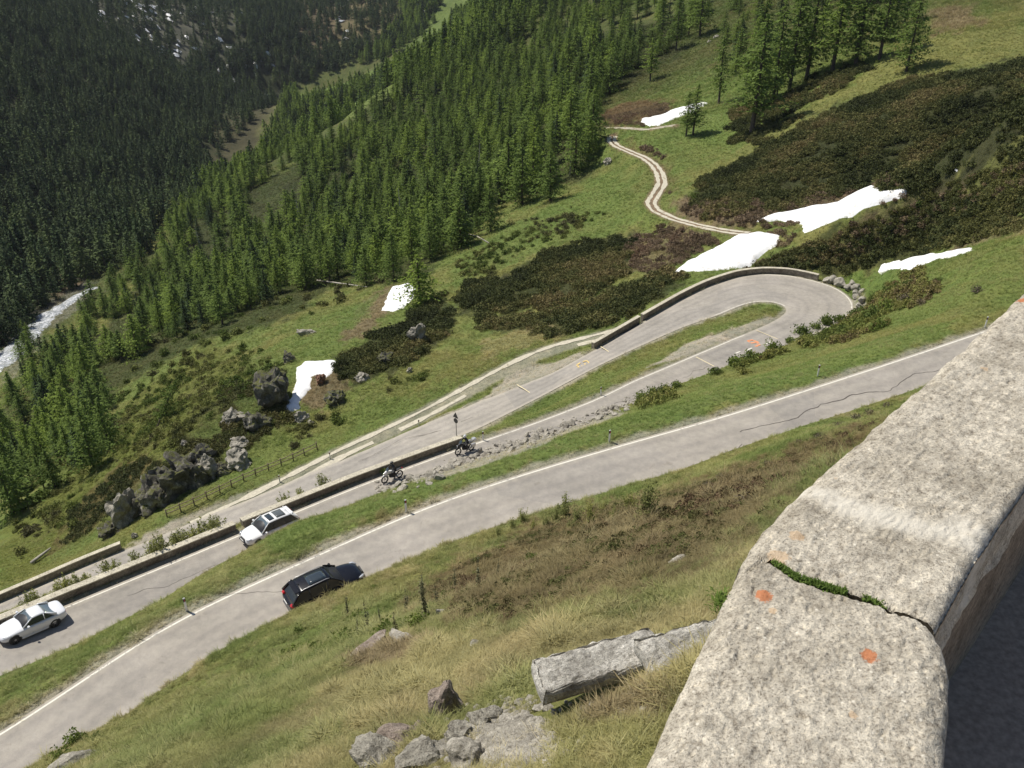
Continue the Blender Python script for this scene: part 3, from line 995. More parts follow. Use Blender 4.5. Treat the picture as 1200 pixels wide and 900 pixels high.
h_ = 53.35
scrawl([(676, 427, 680, 424.5, h_), (676, 427, 678.5, 430, h_), (678.5, 430, 682, 428, h_), (682, 428, 684.5, 431, h_), (684.5, 431, 681, 433.5, h_), (683, 424, 687, 423, h_), (687, 423, 692, 427, h_), (685, 426, 688, 430, h_),
        (688, 430, 692, 427.5, h_), (690, 425, 691.5, 430, h_), (680, 433, 684, 434.5, h_)], M_YELLOW, 'painted_mark')
h_ = 49.0
scrawl([(876, 399, 882, 398, h_), (876, 399, 880, 402, h_), (880, 402, 886, 401, h_), (882, 398, 888, 400, h_), (886, 401, 890, 404, h_), (886, 405, 891, 404, h_), (884, 406, 888, 406, h_), (888, 400, 892, 405, h_)], M_ORANGE, 'painted_mark')
h_ = 49.0
scrawl([(874, 412, 881, 409, h_), (897, 402, 903, 400, h_), (862, 416, 867, 414, h_)], M_WHITE, 'painted_mark')


# wheel ruts of the dirt tracks: two pale ribbons each
def tracksheet(L_, label, hw=1.25, gaps=False):
    par = None
    p = dens(L_, .7)
    s_ = np.arange(len(p)) * .5
    root = None
    for sgn in (-1, 1):
        cpt = offset_xy(p, sgn * .72)
        wv2 = (.34 if gaps else .42) + .24 * fbm(s_, s_ * 0 + sgn * 9, 3, 77)
        a = offset_xy(cpt, -wv2); b = offset_xy(cpt, wv2)
        for q in (a, b): q[:, 2] = samp(GZ, q[:, 0], q[:, 1]) + .05
        n = len(p); V = np.vstack([a, b])
        F = [(i, i + 1, n + i + 1, n + i) for i in range(n - 1) if not (gaps and sgn == 1 and vnoise(np.array([i * .13]), np.array([3.]), 5)[0] > .55 and i > n * .35)]
        o = mesh_obj('path' if root is None else 'wheel_rut', V, F, M_TRACK, root)
        if root is None: root = tag(o, label, kind='structure')
    return root


M_TRACK = plain('pale_gravel_track', (.5, .46, .36), .95, 0, .2, 3.0)
tracksheet(TR1, 'pale two rut gravel path running beside the lower road', gaps=True)
tracksheet(TR2, 'winding pale two rut dirt path across the green slope')
tracksheet(TR3, 'short level piece of dirt path between forest and snow')


# ------------------------------------------------------------------ sheets draped on the ground (snow, water)
def drape(name, pts, mat, thick, step, edge=.3, wob=.5, world=False, seed=1, dip=.25):
    pl = np.array([ground(x, y)[:2] for x, y in pts]) if not world else np.asarray(pts)
    lo = pl.min(0) - step * 3; hi = pl.max(0) + step * 3
    xs = np.arange(lo[0], hi[0], step); ys = np.arange(lo[1], hi[1], step)
    X, Y = np.meshgrid(xs, ys, indexing='ij')
    Xw = X + fbm(X / (wob * 4 + .01), Y / (wob * 4 + .01), 3, seed) * wob; Yw = Y + fbm(X / (wob * 4 + .01), Y / (wob * 4 + .01), 3, seed + 3) * wob
    ring = np.vstack([pl, pl[:1]])
    d, _ = seg_dist(Xw, Yw, np.c_[ring, np.zeros(len(ring))])
    sd = np.where(in_poly(Xw, Yw, pl), d, -d)
    T = np.where(sd > 0, thick * (1 - np.exp(-sd / edge)), sd * dip / step - .02)
    T = T * (1 + .25 * fbm(X / 2.5, Y / 2.5, 3, seed + 9) * (sd > 0))
    Z = samp(GZ, X, Y) + T
    ok = sd > -step * 1.6
    nx, ny = X.shape
    cell = ok[:-1, :-1] & ok[1:, :-1] & ok[1:, 1:] & ok[:-1, 1:]
    ii, jj = np.where(cell)
    q = np.stack([ii * ny + jj, (ii + 1) * ny + jj, (ii + 1) * ny + jj + 1, ii * ny + jj + 1], 1)
    used = np.unique(q); mp = -np.ones(nx * ny, int); mp[used] = np.arange(len(used))
    me = fast_mesh(name, np.stack([X.ravel(), Y.ravel(), Z.ravel()], 1)[used], mp[q])
    me.polygons.foreach_set('use_smooth', np.ones(len(me.polygons), bool))
    return link_mesh(name, me, mat)


SN = [
    ('big snow patch at the end of the dirt path, above the hairpin wall', [(790, 319), (805, 308), (828, 296), (846, 286), (866, 276), (890, 273), (913, 276), (914, 284), (896, 296), (880, 312), (850, 316), (820, 318)], .9, .35),
    ('long snow patch lying in the gully above the hairpin', [(883, 261), (905, 252), (935, 246), (960, 241), (985, 238), (998, 230), (1030, 226), (1062, 222), (1064, 227), (1040, 238), (1000, 252), (965, 264), (942, 274), (936, 262), (912, 258)], .9, .35),
    ('narrow snow strip behind the green spur at the right', [(1030, 312), (1055, 304), (1085, 298), (1110, 296), (1138, 291), (1140, 294), (1110, 303), (1085, 309), (1065, 316), (1045, 316)], .5, .3),
    ('snow patch beside the upper dirt path among the larches', [(750, 146), (752, 139), (775, 135), (790, 128), (812, 123), (824, 122), (820, 128), (795, 138), (770, 148)], .6, .4),
    ('square snow patch with brown soil round it and a lone larch at its edge', [(447, 364), (452, 352), (460, 336), (478, 332), (487, 334), (484, 350), (474, 361), (460, 366)], .5, .25),
    ('Y shaped snow patch to the right of the big grey boulder', [(333, 478), (343, 460), (347, 448), (346, 432), (356, 424), (370, 423), (390, 422), (396, 424), (390, 436), (380, 445), (374, 438), (366, 442), (364, 455), (354, 467), (350, 480), (340, 483)], .4, .2),
]
for lab, pts, th, st in SN:
    tag(drape('snow_patch', pts, M_SNOW, th, st, .8, .35, seed=len(lab)), lab, 'snow patch', 'old snow patches on the slopes')
for (x, y, r, lab) in ((1120, 199, 4, 'tiny snow remnant at the top end of the gully'), (822, 122, 5, 'thin snow remnant under the two larches by the upper path')):
    tag(drape('snow_patch', [(x - r * 1.6, y + 1), (x, y - r * .6), (x + r * 1.6, y - 1), (x + r * .4, y + r * .6)], M_SNOW, .3, .3, .4, .2, seed=x), lab, 'snow patch', 'old snow patches on the slopes')
# streaky snow high on the shaded slope: uncountable little remnants, one object
rs = random.Random(5)
SV, SF = [], []
for k in range(190):
    if k < 62: x, y = rs.gauss(165, 48), rs.gauss(14, 12)
    elif k < 86: x, y = rs.gauss(185, 26), rs.gauss(56, 9)
    elif k < 118: x, y = rs.gauss(270, 26), rs.gauss(85, 24)
    elif k < 130: x, y = rs.gauss(398, 14), rs.gauss(30, 24)
    elif k < 138: x, y = rs.gauss(495, 4), rs.gauss(14, 8)
    else:
        if k % 5: continue
        x, y = rs.gauss(50, 15), rs.gauss(215, 22)
    if y < -40 or x < 0: continue
    g = ground(x, y)
    L1 = rs.uniform(2.2, 6) * (g[1] / 900); L2 = L1 * rs.uniform(.25, .6); an = rs.gauss(-.5, .5)
    n = 9; k0 = len(SV)
    SV.append((g[0], g[1], g[2] + 3.0))
    for i in range(n):
        t = i / n * 2 * math.pi; r = rs.uniform(.6, 1.15)
        px, py = math.cos(t) * L1 * r, math.sin(t) * L2 * r
        X_, Y_ = g[0] + px * math.cos(an) - py * math.sin(an), g[1] + px * math.sin(an) + py * math.cos(an)
        SV.append((X_, Y_, zat(X_, Y_) + 1.2))
    for i in range(n): SF.append((k0, k0 + 1 + i, k0 + 1 + (i + 1) % n))
tag(mesh_obj('snow_remnants', SV, SF, M_SNOW), 'scattered streaks of old snow high on the dark far slope', 'snow', kind='stuff')

# stream at the valley bottom
stp = [(-40, 452), (-10, 432), (12, 416), (28, 396), (45, 380), (62, 366), (80, 354), (97, 344), (112, 337)]
stw = np.interp(np.arange(len(stp)), [0, 5, 8], [6.0, 4.0, 2.0])
sc_ = smooth_line(resample(np.array([ground(x, y) for x, y in stp]), 60), 6)
ww_ = np.interp(np.linspace(0, 8, 60), np.arange(9), stw) * (1 + .25 * fbm(np.arange(60) * .4, np.zeros(60), 3, 8))
band = np.vstack([offset_xy(sc_, -ww_)[:, :2], offset_xy(sc_, ww_)[::-1, :2]])
tag(drape('stream', band, M_WATER, .5, 1.0, .5, .8, world=True, seed=4), 'white mountain stream rushing along the valley bottom at the left', kind='structure')

# ------------------------------------------------------------------ the parapet in front of the camera
TOPH = 1.10


def coons(c0, c1, d0, d1, nu, nv):
    """c0,c1: left/right edges along u; d0,d1: start/end edges along v"""
    c0 = resample(c0, nu); c1 = resample(c1, nu); d0 = resample(d0, nv); d1 = resample(d1, nv)
    u = np.linspace(0, 1, nu)[:, None, None]; v = np.linspace(0, 1, nv)[None, :, None]
    Lc = (1 - v) * c0[:, None] + v * c1[:, None]
    Ld = (1 - u) * d0[None] + u * d1[None]
    B_ = (1 - u) * (1 - v) * c0[0] + (1 - u) * v * c1[0] + u * (1 - v) * c0[-1] + u * v * c1[-1]
    return Lc + Ld - B_


def slab_mesh(name, c0, c1, d0, d1, nu, nv, thick, parent, rads, seed, mat):
    G = coons(c0, c1, d0, d1, nu, nv)
    X, Y = G[..., 0], G[..., 1]

    def dd(line):
        l = resample(line, 80)
        d, _ = seg_dist(X, Y, np.c_[l, np.zeros(len(l))]); return d
    Z = np.full(X.shape, -TOPH)
    dl = [dd(c0), dd(c1), dd(d0), dd(d1)]
    for d, r in zip(dl, rads):
        if r <= 0: continue
        rr = r * (1 + .45 * fbm(X * 14, Y * 14, 3, seed + 5))
        t = np.clip(1 - d / rr, 0, 1)
        Z -= rr * .8 * (1 - np.sqrt(np.maximum(0, 1 - t * t)))
    Z += .0045 * fbm(X * 7, Y * 7, 4, seed) + .0035 * fbm(X * 45, Y * 45, 3, seed + 1) + .0025 * fbm(X * 150, Y * 150, 2, seed + 2)
    pits = fbm(X * 60, Y * 60, 2, seed + 3)
    Z -= .004 * sstep(.45, .7, pits)
    V = np.stack([X, Y, Z], -1).reshape(-1, 3)
    ii = (np.arange(nu - 1)[:, None] * nv + np.arange(nv - 1)[None]).ravel()
    Q = [np.stack([ii, ii + nv, ii + nv + 1, ii + 1], 1)]
    # sides
    loop = np.r_[np.arange(nv), (np.arange(1, nu)) * nv + nv - 1, (nu - 1) * nv + np.arange(nv - 2, -1, -1), np.arange(nu - 2, 0, -1) * nv]
    ring = V[loop]; cen = ring.mean(0)
    allV = [V]; prev = loop; base = len(V)
    nlev = 10
    for k in range(1, nlev + 1):
        R_ = ring.copy(); zt = thick * k / nlev
        R_[:, 2] = ring[:, 2] * (1 - k / nlev) + (-TOPH - thick) * (k / nlev)
        nrm = np.gradient(ring[:, :2], axis=0); nrm = np.stack([nrm[:, 1], -nrm[:, 0]], 1); nrm /= np.linalg.norm(nrm, axis=1)[:, None] + 1e-9
        s_ = np.arange(len(ring)) * .12
        off = .010 * min(1, k / 4) * fbm(s_, s_ * 0 + k * .9, 3, seed + 11)
        R_[:, :2] += nrm * off[:, None]
        allV.append(R_)
        cur = base + np.arange(len(ring)); base += len(ring)
        Q.append(np.stack([prev, cur, np.roll(cur, -1), np.roll(prev, -1)], 1))
        prev = cur
    me = fast_mesh(name, np.vstack(allV), np.vstack(Q))
    me.polygons.foreach_set('use_smooth', np.ones(len(me.polygons), bool))
    # pale smear of mortar, painted as cover
    st = np.zeros(len(np.vstack(allV)))
    if seed == 200:
        AV = np.vstack(allV)
        ln = np.array([P(948, 572, TOPH), P(985, 590, TOPH), P(1030, 607, TOPH), P(1075, 618, TOPH), P(1125, 628, TOPH), P(1150, 640, TOPH)])
        ln2 = np.array([P(1100, 622, TOPH), P(1130, 618, TOPH), P(1150, 625, TOPH)])
        d, _ = seg_dist(AV[:, 0], AV[:, 1], ln); d2, _ = seg_dist(AV[:, 0], AV[:, 1], ln2)
        wdt = .026 + .018 * fbm(AV[:, 0] * 12, AV[:, 1] * 12, 3, 3)
        st = np.maximum(1 - sstep(.2, 1.9, d / wdt), 1 - sstep(.2, 1.9, d2 / wdt))
    at = me.attributes.new('smear', 'FLOAT', 'POINT'); at.data.foreach_set('value', st.astype(np.float32))
    AV = np.vstack(allV); li = np.full(len(AV), -1.0); lp = np.full(len(AV), -1.0)
    for k, (x, y, r, m_) in enumerate([(895, 697, 11, 0), (1019, 769, 10, 0), (912, 652, 15, 1), (934, 628, 11, 1), (1153, 433, 9, 2), (1198, 350, 12, 0), (1000, 838, 5, 1), (905, 715, 7, 2), (980, 560, 5, 2)]):
        c = P(x, y, TOPH)[:2]; v = 1 - np.hypot(AV[:, 0] - c[0], AV[:, 1] - c[1]) / (r / 690.0 * 1.25)
        if m_ == 0: li = np.maximum(li, v)
        else: lp = np.maximum(lp, v if m_ == 1 else v - .15)
    for nm, ar in (('lichen', li), ('palelichen', lp)):
        at = me.attributes.new(nm, 'FLOAT', 'POINT'); at.data.foreach_set('value', ar.astype(np.float32))
    return link_mesh(name, me, mat, parent)


# the smear joins the parapet material
nt = M_PARAPET.node_tree; bsn = [n for n in nt.nodes if n.type == 'BSDF_PRINCIPLED'][0]
prevc = bsn.inputs['Base Color'].links[0].from_socket
at_ = N(nt, 'ShaderNodeAttribute', attribute_name='smear')
sm = math_n(nt, 'MULTIPLY', at_.outputs['Fac'], ramp(nt, noise_n(nt, 38, 4, .7, objco(nt)), [(.25, (.35, .35, .35)), (.5, (1, 1, 1))]))
cc_ = mixc(nt, prevc, (.66, .62, .53), math_n(nt, 'MULTIPLY', sm, .8))
for nm_, col_, k_ in (('lichen', (.46, .17, .07), .9), ('palelichen', (.52, .36, .21), .6)):
    la_ = N(nt, 'ShaderNodeAttribute', attribute_name=nm_)
    v_ = math_n(nt, 'ADD', la_.outputs['Fac'], math_n(nt, 'MULTIPLY', math_n(nt, 'SUBTRACT', noise_n(nt, 110, 5, .75, objco(nt)), .5), 1.6))
    cc_ = mixc(nt, cc_, col_, math_n(nt, 'MULTIPLY', ramp(nt, v_, [(.2, (0, 0, 0)), (.38, (1, 1, 1))]), k_))
nt.links.new(cc_, bsn.inputs['Base Color'])


def PT(*pts): return np.array([P(x, y, TOPH)[:2] for x, y in pts])


crack = PT((858, 677), (866, 671), (880, 664), (892, 657), (903, 655), (915, 662), (930, 673), (950, 681), (975, 688), (1000, 696), (1020, 701), (1040, 711), (1060, 716), (1080, 724), (1100, 733))
par = empty('parapet', (0, 0, 0), 0, 'rough weathered concrete parapet with mossy crack filling the lower right corner', 'parapet')
L1 = PT((750, 900), (790, 815), (830, 735), (846, 700), (858, 679)); a0 = L1[0]; dv = np.array([.503, .864])
L1 = np.vstack([a0 - dv * 1.35, a0 - dv * .7, L1]); L1[-1] = crack[0]
R1 = PT((1112, 900), (1118, 830), (1117, 790), (1112, 760), (1100, 735)); a1 = R1[0]
R1 = np.vstack([a1 - np.array([.385, .923]) * 1.45, a1 - np.array([.385, .923]) * .7, R1]); R1[-1] = crack[-1]
gapn = np.array([.45, .89])
gap1 = np.interp(np.arange(len(crack)), [0, 3, 5, 9, 14], [.003, .0042, .0065, .006, .0038])
c_lo = crack - gapn * gap1[:, None]; c_hi = crack + gapn * gap1[:, None]
L1[-1] = c_lo[0]; R1[-1] = c_lo[-1]
slab_mesh('coping_slab', L1, R1, np.array([L1[0], R1[0]]), c_lo, 420, 170, .17, par, (.05, .045, 0, .012), 100, M_PARAPET)['label'] = 'nearest coping slab with two orange lichen spots'
L2 = PT((860, 673), (868, 652), (885, 625), (915, 592), (960, 550), (1010, 507), (1060, 462), (1100, 427), (1150, 383), (1200, 338)); dv2 = (L2[-1] - L2[-3]); dv2 /= np.linalg.norm(dv2)
R2 = PT((1104, 727), (1122, 692), (1145, 652), (1180, 600), (1200, 573)); dvr = (R2[-1] - R2[-3]); dvr /= np.linalg.norm(dvr)
pr = np.array([dvr[1], -dvr[0]])
L2 = np.vstack([L2, L2[-1] + dv2 * 1.5, L2[-1] + dv2 * 4])
R2 = np.vstack([R2, L2[-3] + np.array([dv2[1], -dv2[0]]) * .33, L2[-2] + np.array([dv2[1], -dv2[0]]) * .33, L2[-1] + np.array([dv2[1], -dv2[0]]) * .33])
L2[0] = c_hi[0]; R2[0] = c_hi[-1]
slab_mesh('coping_slab', L2, R2, c_hi, np.array([L2[-1], R2[-1]]), 620, 150, .17, par, (.05, .03, .012, 0), 200, M_PARAPET)['label'] = 'far coping slab with a pale mortar smear'


def wall_from(name, Lp, Rp, z0, z1, mat, parent, inset_l=.04, inset_r=.04):
    n = 60
    a = resample(Lp, n); b = resample(Rp, n)
    c = b - a; c /= np.linalg.norm(c, axis=1)[:, None]
    a = a + c * inset_l; b = b - c * inset_r
    V = []
    for z in (z0, z1):
        V += [(x, y, z) for x, y in a] + [(x, y, z) for x, y in b]
    F = []
    for i in range(n - 1):
        F += [(i, i + 1, 2 * n + i + 1, 2 * n + i), (n + i + 1, n + i, 3 * n + i, 3 * n + i + 1)]
    F += [(0, 2 * n, 3 * n, n), (n - 1, 2 * n - 1, 4 * n - 1, 3 * n - 1)]
    return mesh_obj(name, V, F, mat, parent)


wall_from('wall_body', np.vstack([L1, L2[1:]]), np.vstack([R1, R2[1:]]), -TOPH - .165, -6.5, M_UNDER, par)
M_ASPH_N = plain('dark_road_surface', (.4, .31, .23), .9, 0, .3, 60)
rl = resample(np.vstack([R1, R2[1:]]), 40); cen = resample(np.vstack([L1, L2[1:]]), 40)
nrm_ = rl - cen; nrm_ /= np.linalg.norm(nrm_, axis=1)[:, None]
inn = rl - nrm_ * .06; outn = rl + nrm_ * 6.0
Vr = [(x, y, -1.86 + .01 * math.sin(i * 1.7)) for i, (x, y) in enumerate(inn)] + [(x, y, -1.86) for x, y in outn]
tag(mesh_obj('road', Vr, [(i, i + 1, 41 + i, 40 + i) for i in range(39)], M_ASPH_N), 'shaded strip of road at the foot of the parapet', kind='structure')

# moss in the crack: hundreds of tiny leaves
M_MOSS = foliage_mat('crack_moss', (.09, .15, .03), (.2, .28, .06), .35)
MV, MF = [], []
rs = random.Random(3)
cm = resample(crack[4:12], 200)
for k in range(3500):
    q = cm[int(rs.triangular(0, 199, 70))]; t = rs.uniform(0, 6.28); w = rs.gauss(0, .0038)
    if vnoise(np.array([q[0] * 60]), np.array([q[1] * 60]), 4)[0] < .3: continue
    _ = 0
    x, y = q[0] + gapn[0] * w + rs.gauss(0, .002), q[1] + gapn[1] * w; z = -TOPH - .009 + rs.uniform(0, .009)
    s_ = rs.uniform(.0015, .004); k0 = len(MV)
    a, b = math.cos(t) * s_, math.sin(t) * s_
    MV += [(x - a, y - b, z), (x + b * .5, y - a * .5, z + s_ * .5), (x + a, y + b, z + rs.uniform(0, .008)), (x - b * .5, y + a * .5, z + s_ * .4)]
    MF.append((k0, k0 + 1, k0 + 2, k0 + 3))
mo = mesh_obj('moss', MV, MF, M_MOSS, par); mo['kind'] = 'stuff'
# dark bed of the crack
bed = resample(crack[1:-1], 60)
mesh_obj('crack_filling', [(x - gapn[0] * .012, y - gapn[1] * .012, -TOPH - .03) for x, y in bed] + [(x + gapn[0] * .012, y + gapn[1] * .012, -TOPH - .03) for x, y in bed], [(i, i + 1, 61 + i, 60 + i) for i in range(59)],
         plain('crack_soil', (.09, .075, .055), .95), par)
# green weeds at the outer end of the crack
WV_, WF_ = [], []
for k in range(260):
    c = P(853, 688, TOPH)[:2] + np.array([-.006, .0]); x = c[0] + rs.gauss(0, .008); y = c[1] + rs.gauss(0, .012); z = -TOPH - .06 + rs.uniform(0, .04); t = rs.uniform(0, 6.28); s_ = rs.uniform(.003, .008); k0 = len(WV_)
    WV_ += [(x, y, z), (x + math.cos(t) * s_, y + math.sin(t) * s_, z + s_ * .6), (x + math.cos(t + .5) * s_ * 1.7, y + math.sin(t + .5) * s_ * 1.7, z + s_)]
    WF_.append((k0, k0 + 1, k0 + 2))
w_ = mesh_obj('weed', WV_, WF_, M_MOSS, par); w_['kind'] = 'stuff'


# ------------------------------------------------------------------ road walls
def road_wall(label, path, thick, h, parent_label=None, cop=.09, over=.05, group=None, segs=None, hface=None):
    """path = inner (road side) foot line; outward is the left of travel when thick<0"""
    root = empty('road_wall', tuple(path[len(path) // 2]), 0, label, 'wall', group)
    o = np.array(root.location)
    pieces = segs or [(0, len(path) - 1)]
    for (i0, i1) in pieces:
        p = path[i0:i1 + 1] - o; n = len(p)
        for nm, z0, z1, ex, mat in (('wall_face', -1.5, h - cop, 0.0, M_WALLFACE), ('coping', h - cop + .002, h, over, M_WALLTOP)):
            a = offset_xy(p, -ex if thick > 0 else ex); b = offset_xy(p, thick + (ex if thick > 0 else -ex))
            s_ = np.arange(n) * .3
            rough_ = .02 * fbm(s_, s_ * 0 + 3, 3, 7)
            V = []
            for arr, z in ((a, z0), (a, z1), (b, z1), (b, z0)):
                q = arr.copy(); q[:, 2] += z + (rough_ if z > 0 else 0); V.append(q)
            V = np.vstack(V); F = []
            for i in range(n - 1):
                for k in range(4):
                    k2 = (k + 1) % 4; F.append((k * n + i, k * n + i + 1, k2 * n + i + 1, k2 * n + i))
            F += [(0, n, 2 * n, 3 * n), (n - 1, 4 * n - 1, 3 * n - 1, 2 * n - 1)]
            mesh_obj(nm, V, F, mat, root)
    return root


pathB = dens(offset_xy(BC_i, -.5), .6)
iw0 = nearest_idx(pathB, P(279, 624, 44.1)); iw1 = nearest_idx(pathB, P(547, 521, 45.9))
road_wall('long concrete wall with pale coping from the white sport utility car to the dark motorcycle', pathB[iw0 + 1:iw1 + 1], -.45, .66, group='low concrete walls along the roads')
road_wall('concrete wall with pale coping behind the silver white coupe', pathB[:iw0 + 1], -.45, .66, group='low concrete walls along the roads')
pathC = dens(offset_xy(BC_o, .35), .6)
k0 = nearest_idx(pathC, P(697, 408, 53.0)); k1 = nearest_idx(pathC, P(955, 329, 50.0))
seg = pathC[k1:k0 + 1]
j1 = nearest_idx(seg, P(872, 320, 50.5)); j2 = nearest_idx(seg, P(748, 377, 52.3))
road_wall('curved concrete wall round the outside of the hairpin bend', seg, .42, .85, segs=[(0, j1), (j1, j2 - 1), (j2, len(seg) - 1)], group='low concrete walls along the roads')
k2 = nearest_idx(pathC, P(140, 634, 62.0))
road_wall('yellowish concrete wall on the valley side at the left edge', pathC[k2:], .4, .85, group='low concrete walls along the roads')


# ------------------------------------------------------------------ rocks
def rock_mesh(name, dims, seed, sub=3, cuts=7, rough=.12):
    bm = bmesh.new(); bmesh.ops.create_icosphere(bm, subdivisions=sub, radius=1.0)
    rr = random.Random(seed)
    planes = []
    for _ in range(cuts):
        n = Vector((rr.gauss(0, 1), rr.gauss(0, 1), rr.gauss(0, .8))).normalized(); planes.append((n, rr.uniform(.5, .82)))
    off = Vector((seed * 3.7, seed * 1.3, seed * 7.1))
    for v in bm.verts:
        c = v.co.copy()
        for n, d in planes:
            e = c.dot(n) - d
            if e > 0: c -= n * e * .92
        c += v.co.normalized() * (mnoise.fractal(c * 2.2 + off, 1.0, 2.0, 4) * rough)
        v.co = Vector((c.x * dims[0], c.y * dims[1], c.z * dims[2]))
    me = bpy.data.meshes.new(name); bm.to_mesh(me); bm.free()
    return me


def place_rock(name, x, y, wpx, ratio, seed, mat, label, cat='rock', group=None, rz=None, sink=.25, sub=3, cuts=7, rough=.12, tilt=0.0, at_=None):
    g = ground(x, y) if at_ is None else at_
    s_ = np.linalg.norm(g) / FPX * wpx / 2
    me = rock_mesh(name, (s_ * ratio[0], s_ * ratio[1], s_ * ratio[2]), seed, sub, cuts, rough)
    o = link_mesh(name, me, mat)
    o.location = (g[0], g[1], g[2] + s_ * ratio[2] * (1 - 2 * sink) * .6)
    o.rotation_euler = (tilt, tilt * .6, seed * 1.3 if rz is None else rz)
    tag(o, label, cat, group)
    return o


# broken parapet blocks lying on the slope
def block(label, c, L_, Wd, H_, rz, rx, ry, seed, mat, chip=.05):
    bm = bmesh.new(); bmesh.ops.create_cube(bm, size=1.0)
    bmesh.ops.subdivide_edges(bm, edges=bm.edges[:], cuts=24, use_grid_fill=True)
    off = Vector((seed, seed * 2, 1))
    for v in bm.verts:
        c0 = v.co.copy()
        p = Vector((c0.x * L_, c0.y * Wd, c0.z * H_))
        e = sorted([.5 * L_ - abs(p.x), .5 * Wd - abs(p.y), .5 * H_ - abs(p.z)])
        k = max(0, 1 - (e[1]) / .07)
        nz_ = mnoise.fractal(p * 9 + off, .9, 2.1, 4); nz2 = mnoise.noise(p * 3 + off)
        p -= Vector((np.sign(c0.x) * (abs(c0.x) > .49), np.sign(c0.y) * (abs(c0.y) > .49), np.sign(c0.z) * (abs(c0.z) > .49))) * (k * chip * (.6 + .8 * abs(nz2)))
        top = c0.z > .3
        p += Vector((nz_ * .5, nz_ * .5, nz_)) * (.035 if top else .012)
        p.x += nz2 * .07 * (abs(c0.x) > .4)
        v.co = p
    me = bpy.data.meshes.new('concrete_block'); bm.to_mesh(me); bm.free()
    o = link_mesh('concrete_block', me, mat); o.location = c; o.rotation_euler = (rx, ry, rz)
    return tag(o, label, 'concrete block', 'broken concrete blocks on the slope')


g1 = ground(640, 818); g2 = ground(775, 800)
cb = P(700, 780, -g1[2] * .5 - g2[2] * .5 - .3)
bl = math.dist(P(628, 797, -cb[2] - .2)[:2], P(777, 757, -cb[2] - .2)[:2])
va_ = P(777, 757, -cb[2] - .2) - P(628, 797, -cb[2] - .2)
block('long broken concrete block lying on the grass beside the parapet', tuple(cb), bl, .52 * bl / 1.55, .24 * bl / 1.55, math.atan2(va_[1], va_[0]), .02, -.02, 5, M_SLAB)
cb2 = P(815, 760, -cb[2] - .22)
block('second concrete block, half hidden behind the parapet edge', tuple(cb2), bl * .85, .5 * bl / 1.55, .26 * bl / 1.55, math.atan2(va_[1], va_[0]) - .05, .1, -.05, 9, M_SLAB, .03)

FG = [(522, 838, 62, (.75, .7, .95), 11, M_ROCKP, 'upright reddish brown rock at the top of the stone heap', .1),
      (572, 846, 44, (1, .8, .7), 12, M_ROCK, 'flat grey rock right of the upright reddish one', .15),
      (462, 876, 62, (1.1, .9, .6), 13, M_ROCKP, 'wide brownish rock at the left of the stone heap', .2),
      (440, 895, 60, (1.2, .8, .6), 14, M_ROCK, 'rough grey rock at the bottom edge, lowest left of the heap', .2),
      (500, 890, 55, (1.2, .9, .6), 15, M_ROCK, 'grey rock in front of the upright reddish rock', .2),
      (538, 868, 38, (.9, 1, .8), 16, M_ROCK, 'greenish grey rock below the upright reddish one', .15),
      (545, 895, 50, (1, .8, .8), 17, M_STONE, 'pale angular stone at the bottom edge beside the gravel heap', .15),
      (490, 862, 30, (1, .8, .6), 18, M_ROCKP, 'small brown rock wedged between wide rock and upright rock', .2),
      (728, 835, 16, (1.2, .8, .4), 19, M_STONE, 'white flat stone below the long concrete block', .2),
      (760, 832, 14, (1, .8, .5), 20, M_STONE, 'small pale stone right of the white flat one', .2),
      (748, 706, 0, (1, 1, 1), 21, M_STONE, '', .2),
      (798, 657, 22, (1.5, .7, .4), 22, M_STONE, 'flat pale stone in the brown heather left of the parapet', .3),
      (556, 757, 20, (1.2, .8, .5), 23, M_ROCK, 'grey stone half sunk in the grass above the heap', .3),
      (518, 720, 18, (1.3, .7, .5), 24, M_STONE, 'pale stone beneath the dark saplings', .3),
      (425, 770, 60, (1.6, .5, .25), 25, M_ROCKP, 'long low rock ledge in the grass slope', .3),
      (478, 752, 40, (1.5, .6, .3), 26, M_STONE, 'pale broken ledge right of the long low one', .3),
      (85, 897, 40, (1.4, .8, .5), 27, M_ROCK, 'grey rock at the lower left corner beside the road', .2)]
for x, y, w, ra, sd, m, lab, sk in FG:
    if w: place_rock('rock', x, y, w * (1.08 if y > 830 and w > 25 else 1), ra, sd, m, lab, sink=sk, cuts=12, rough=.16, sub=4 if w > 30 else 3)

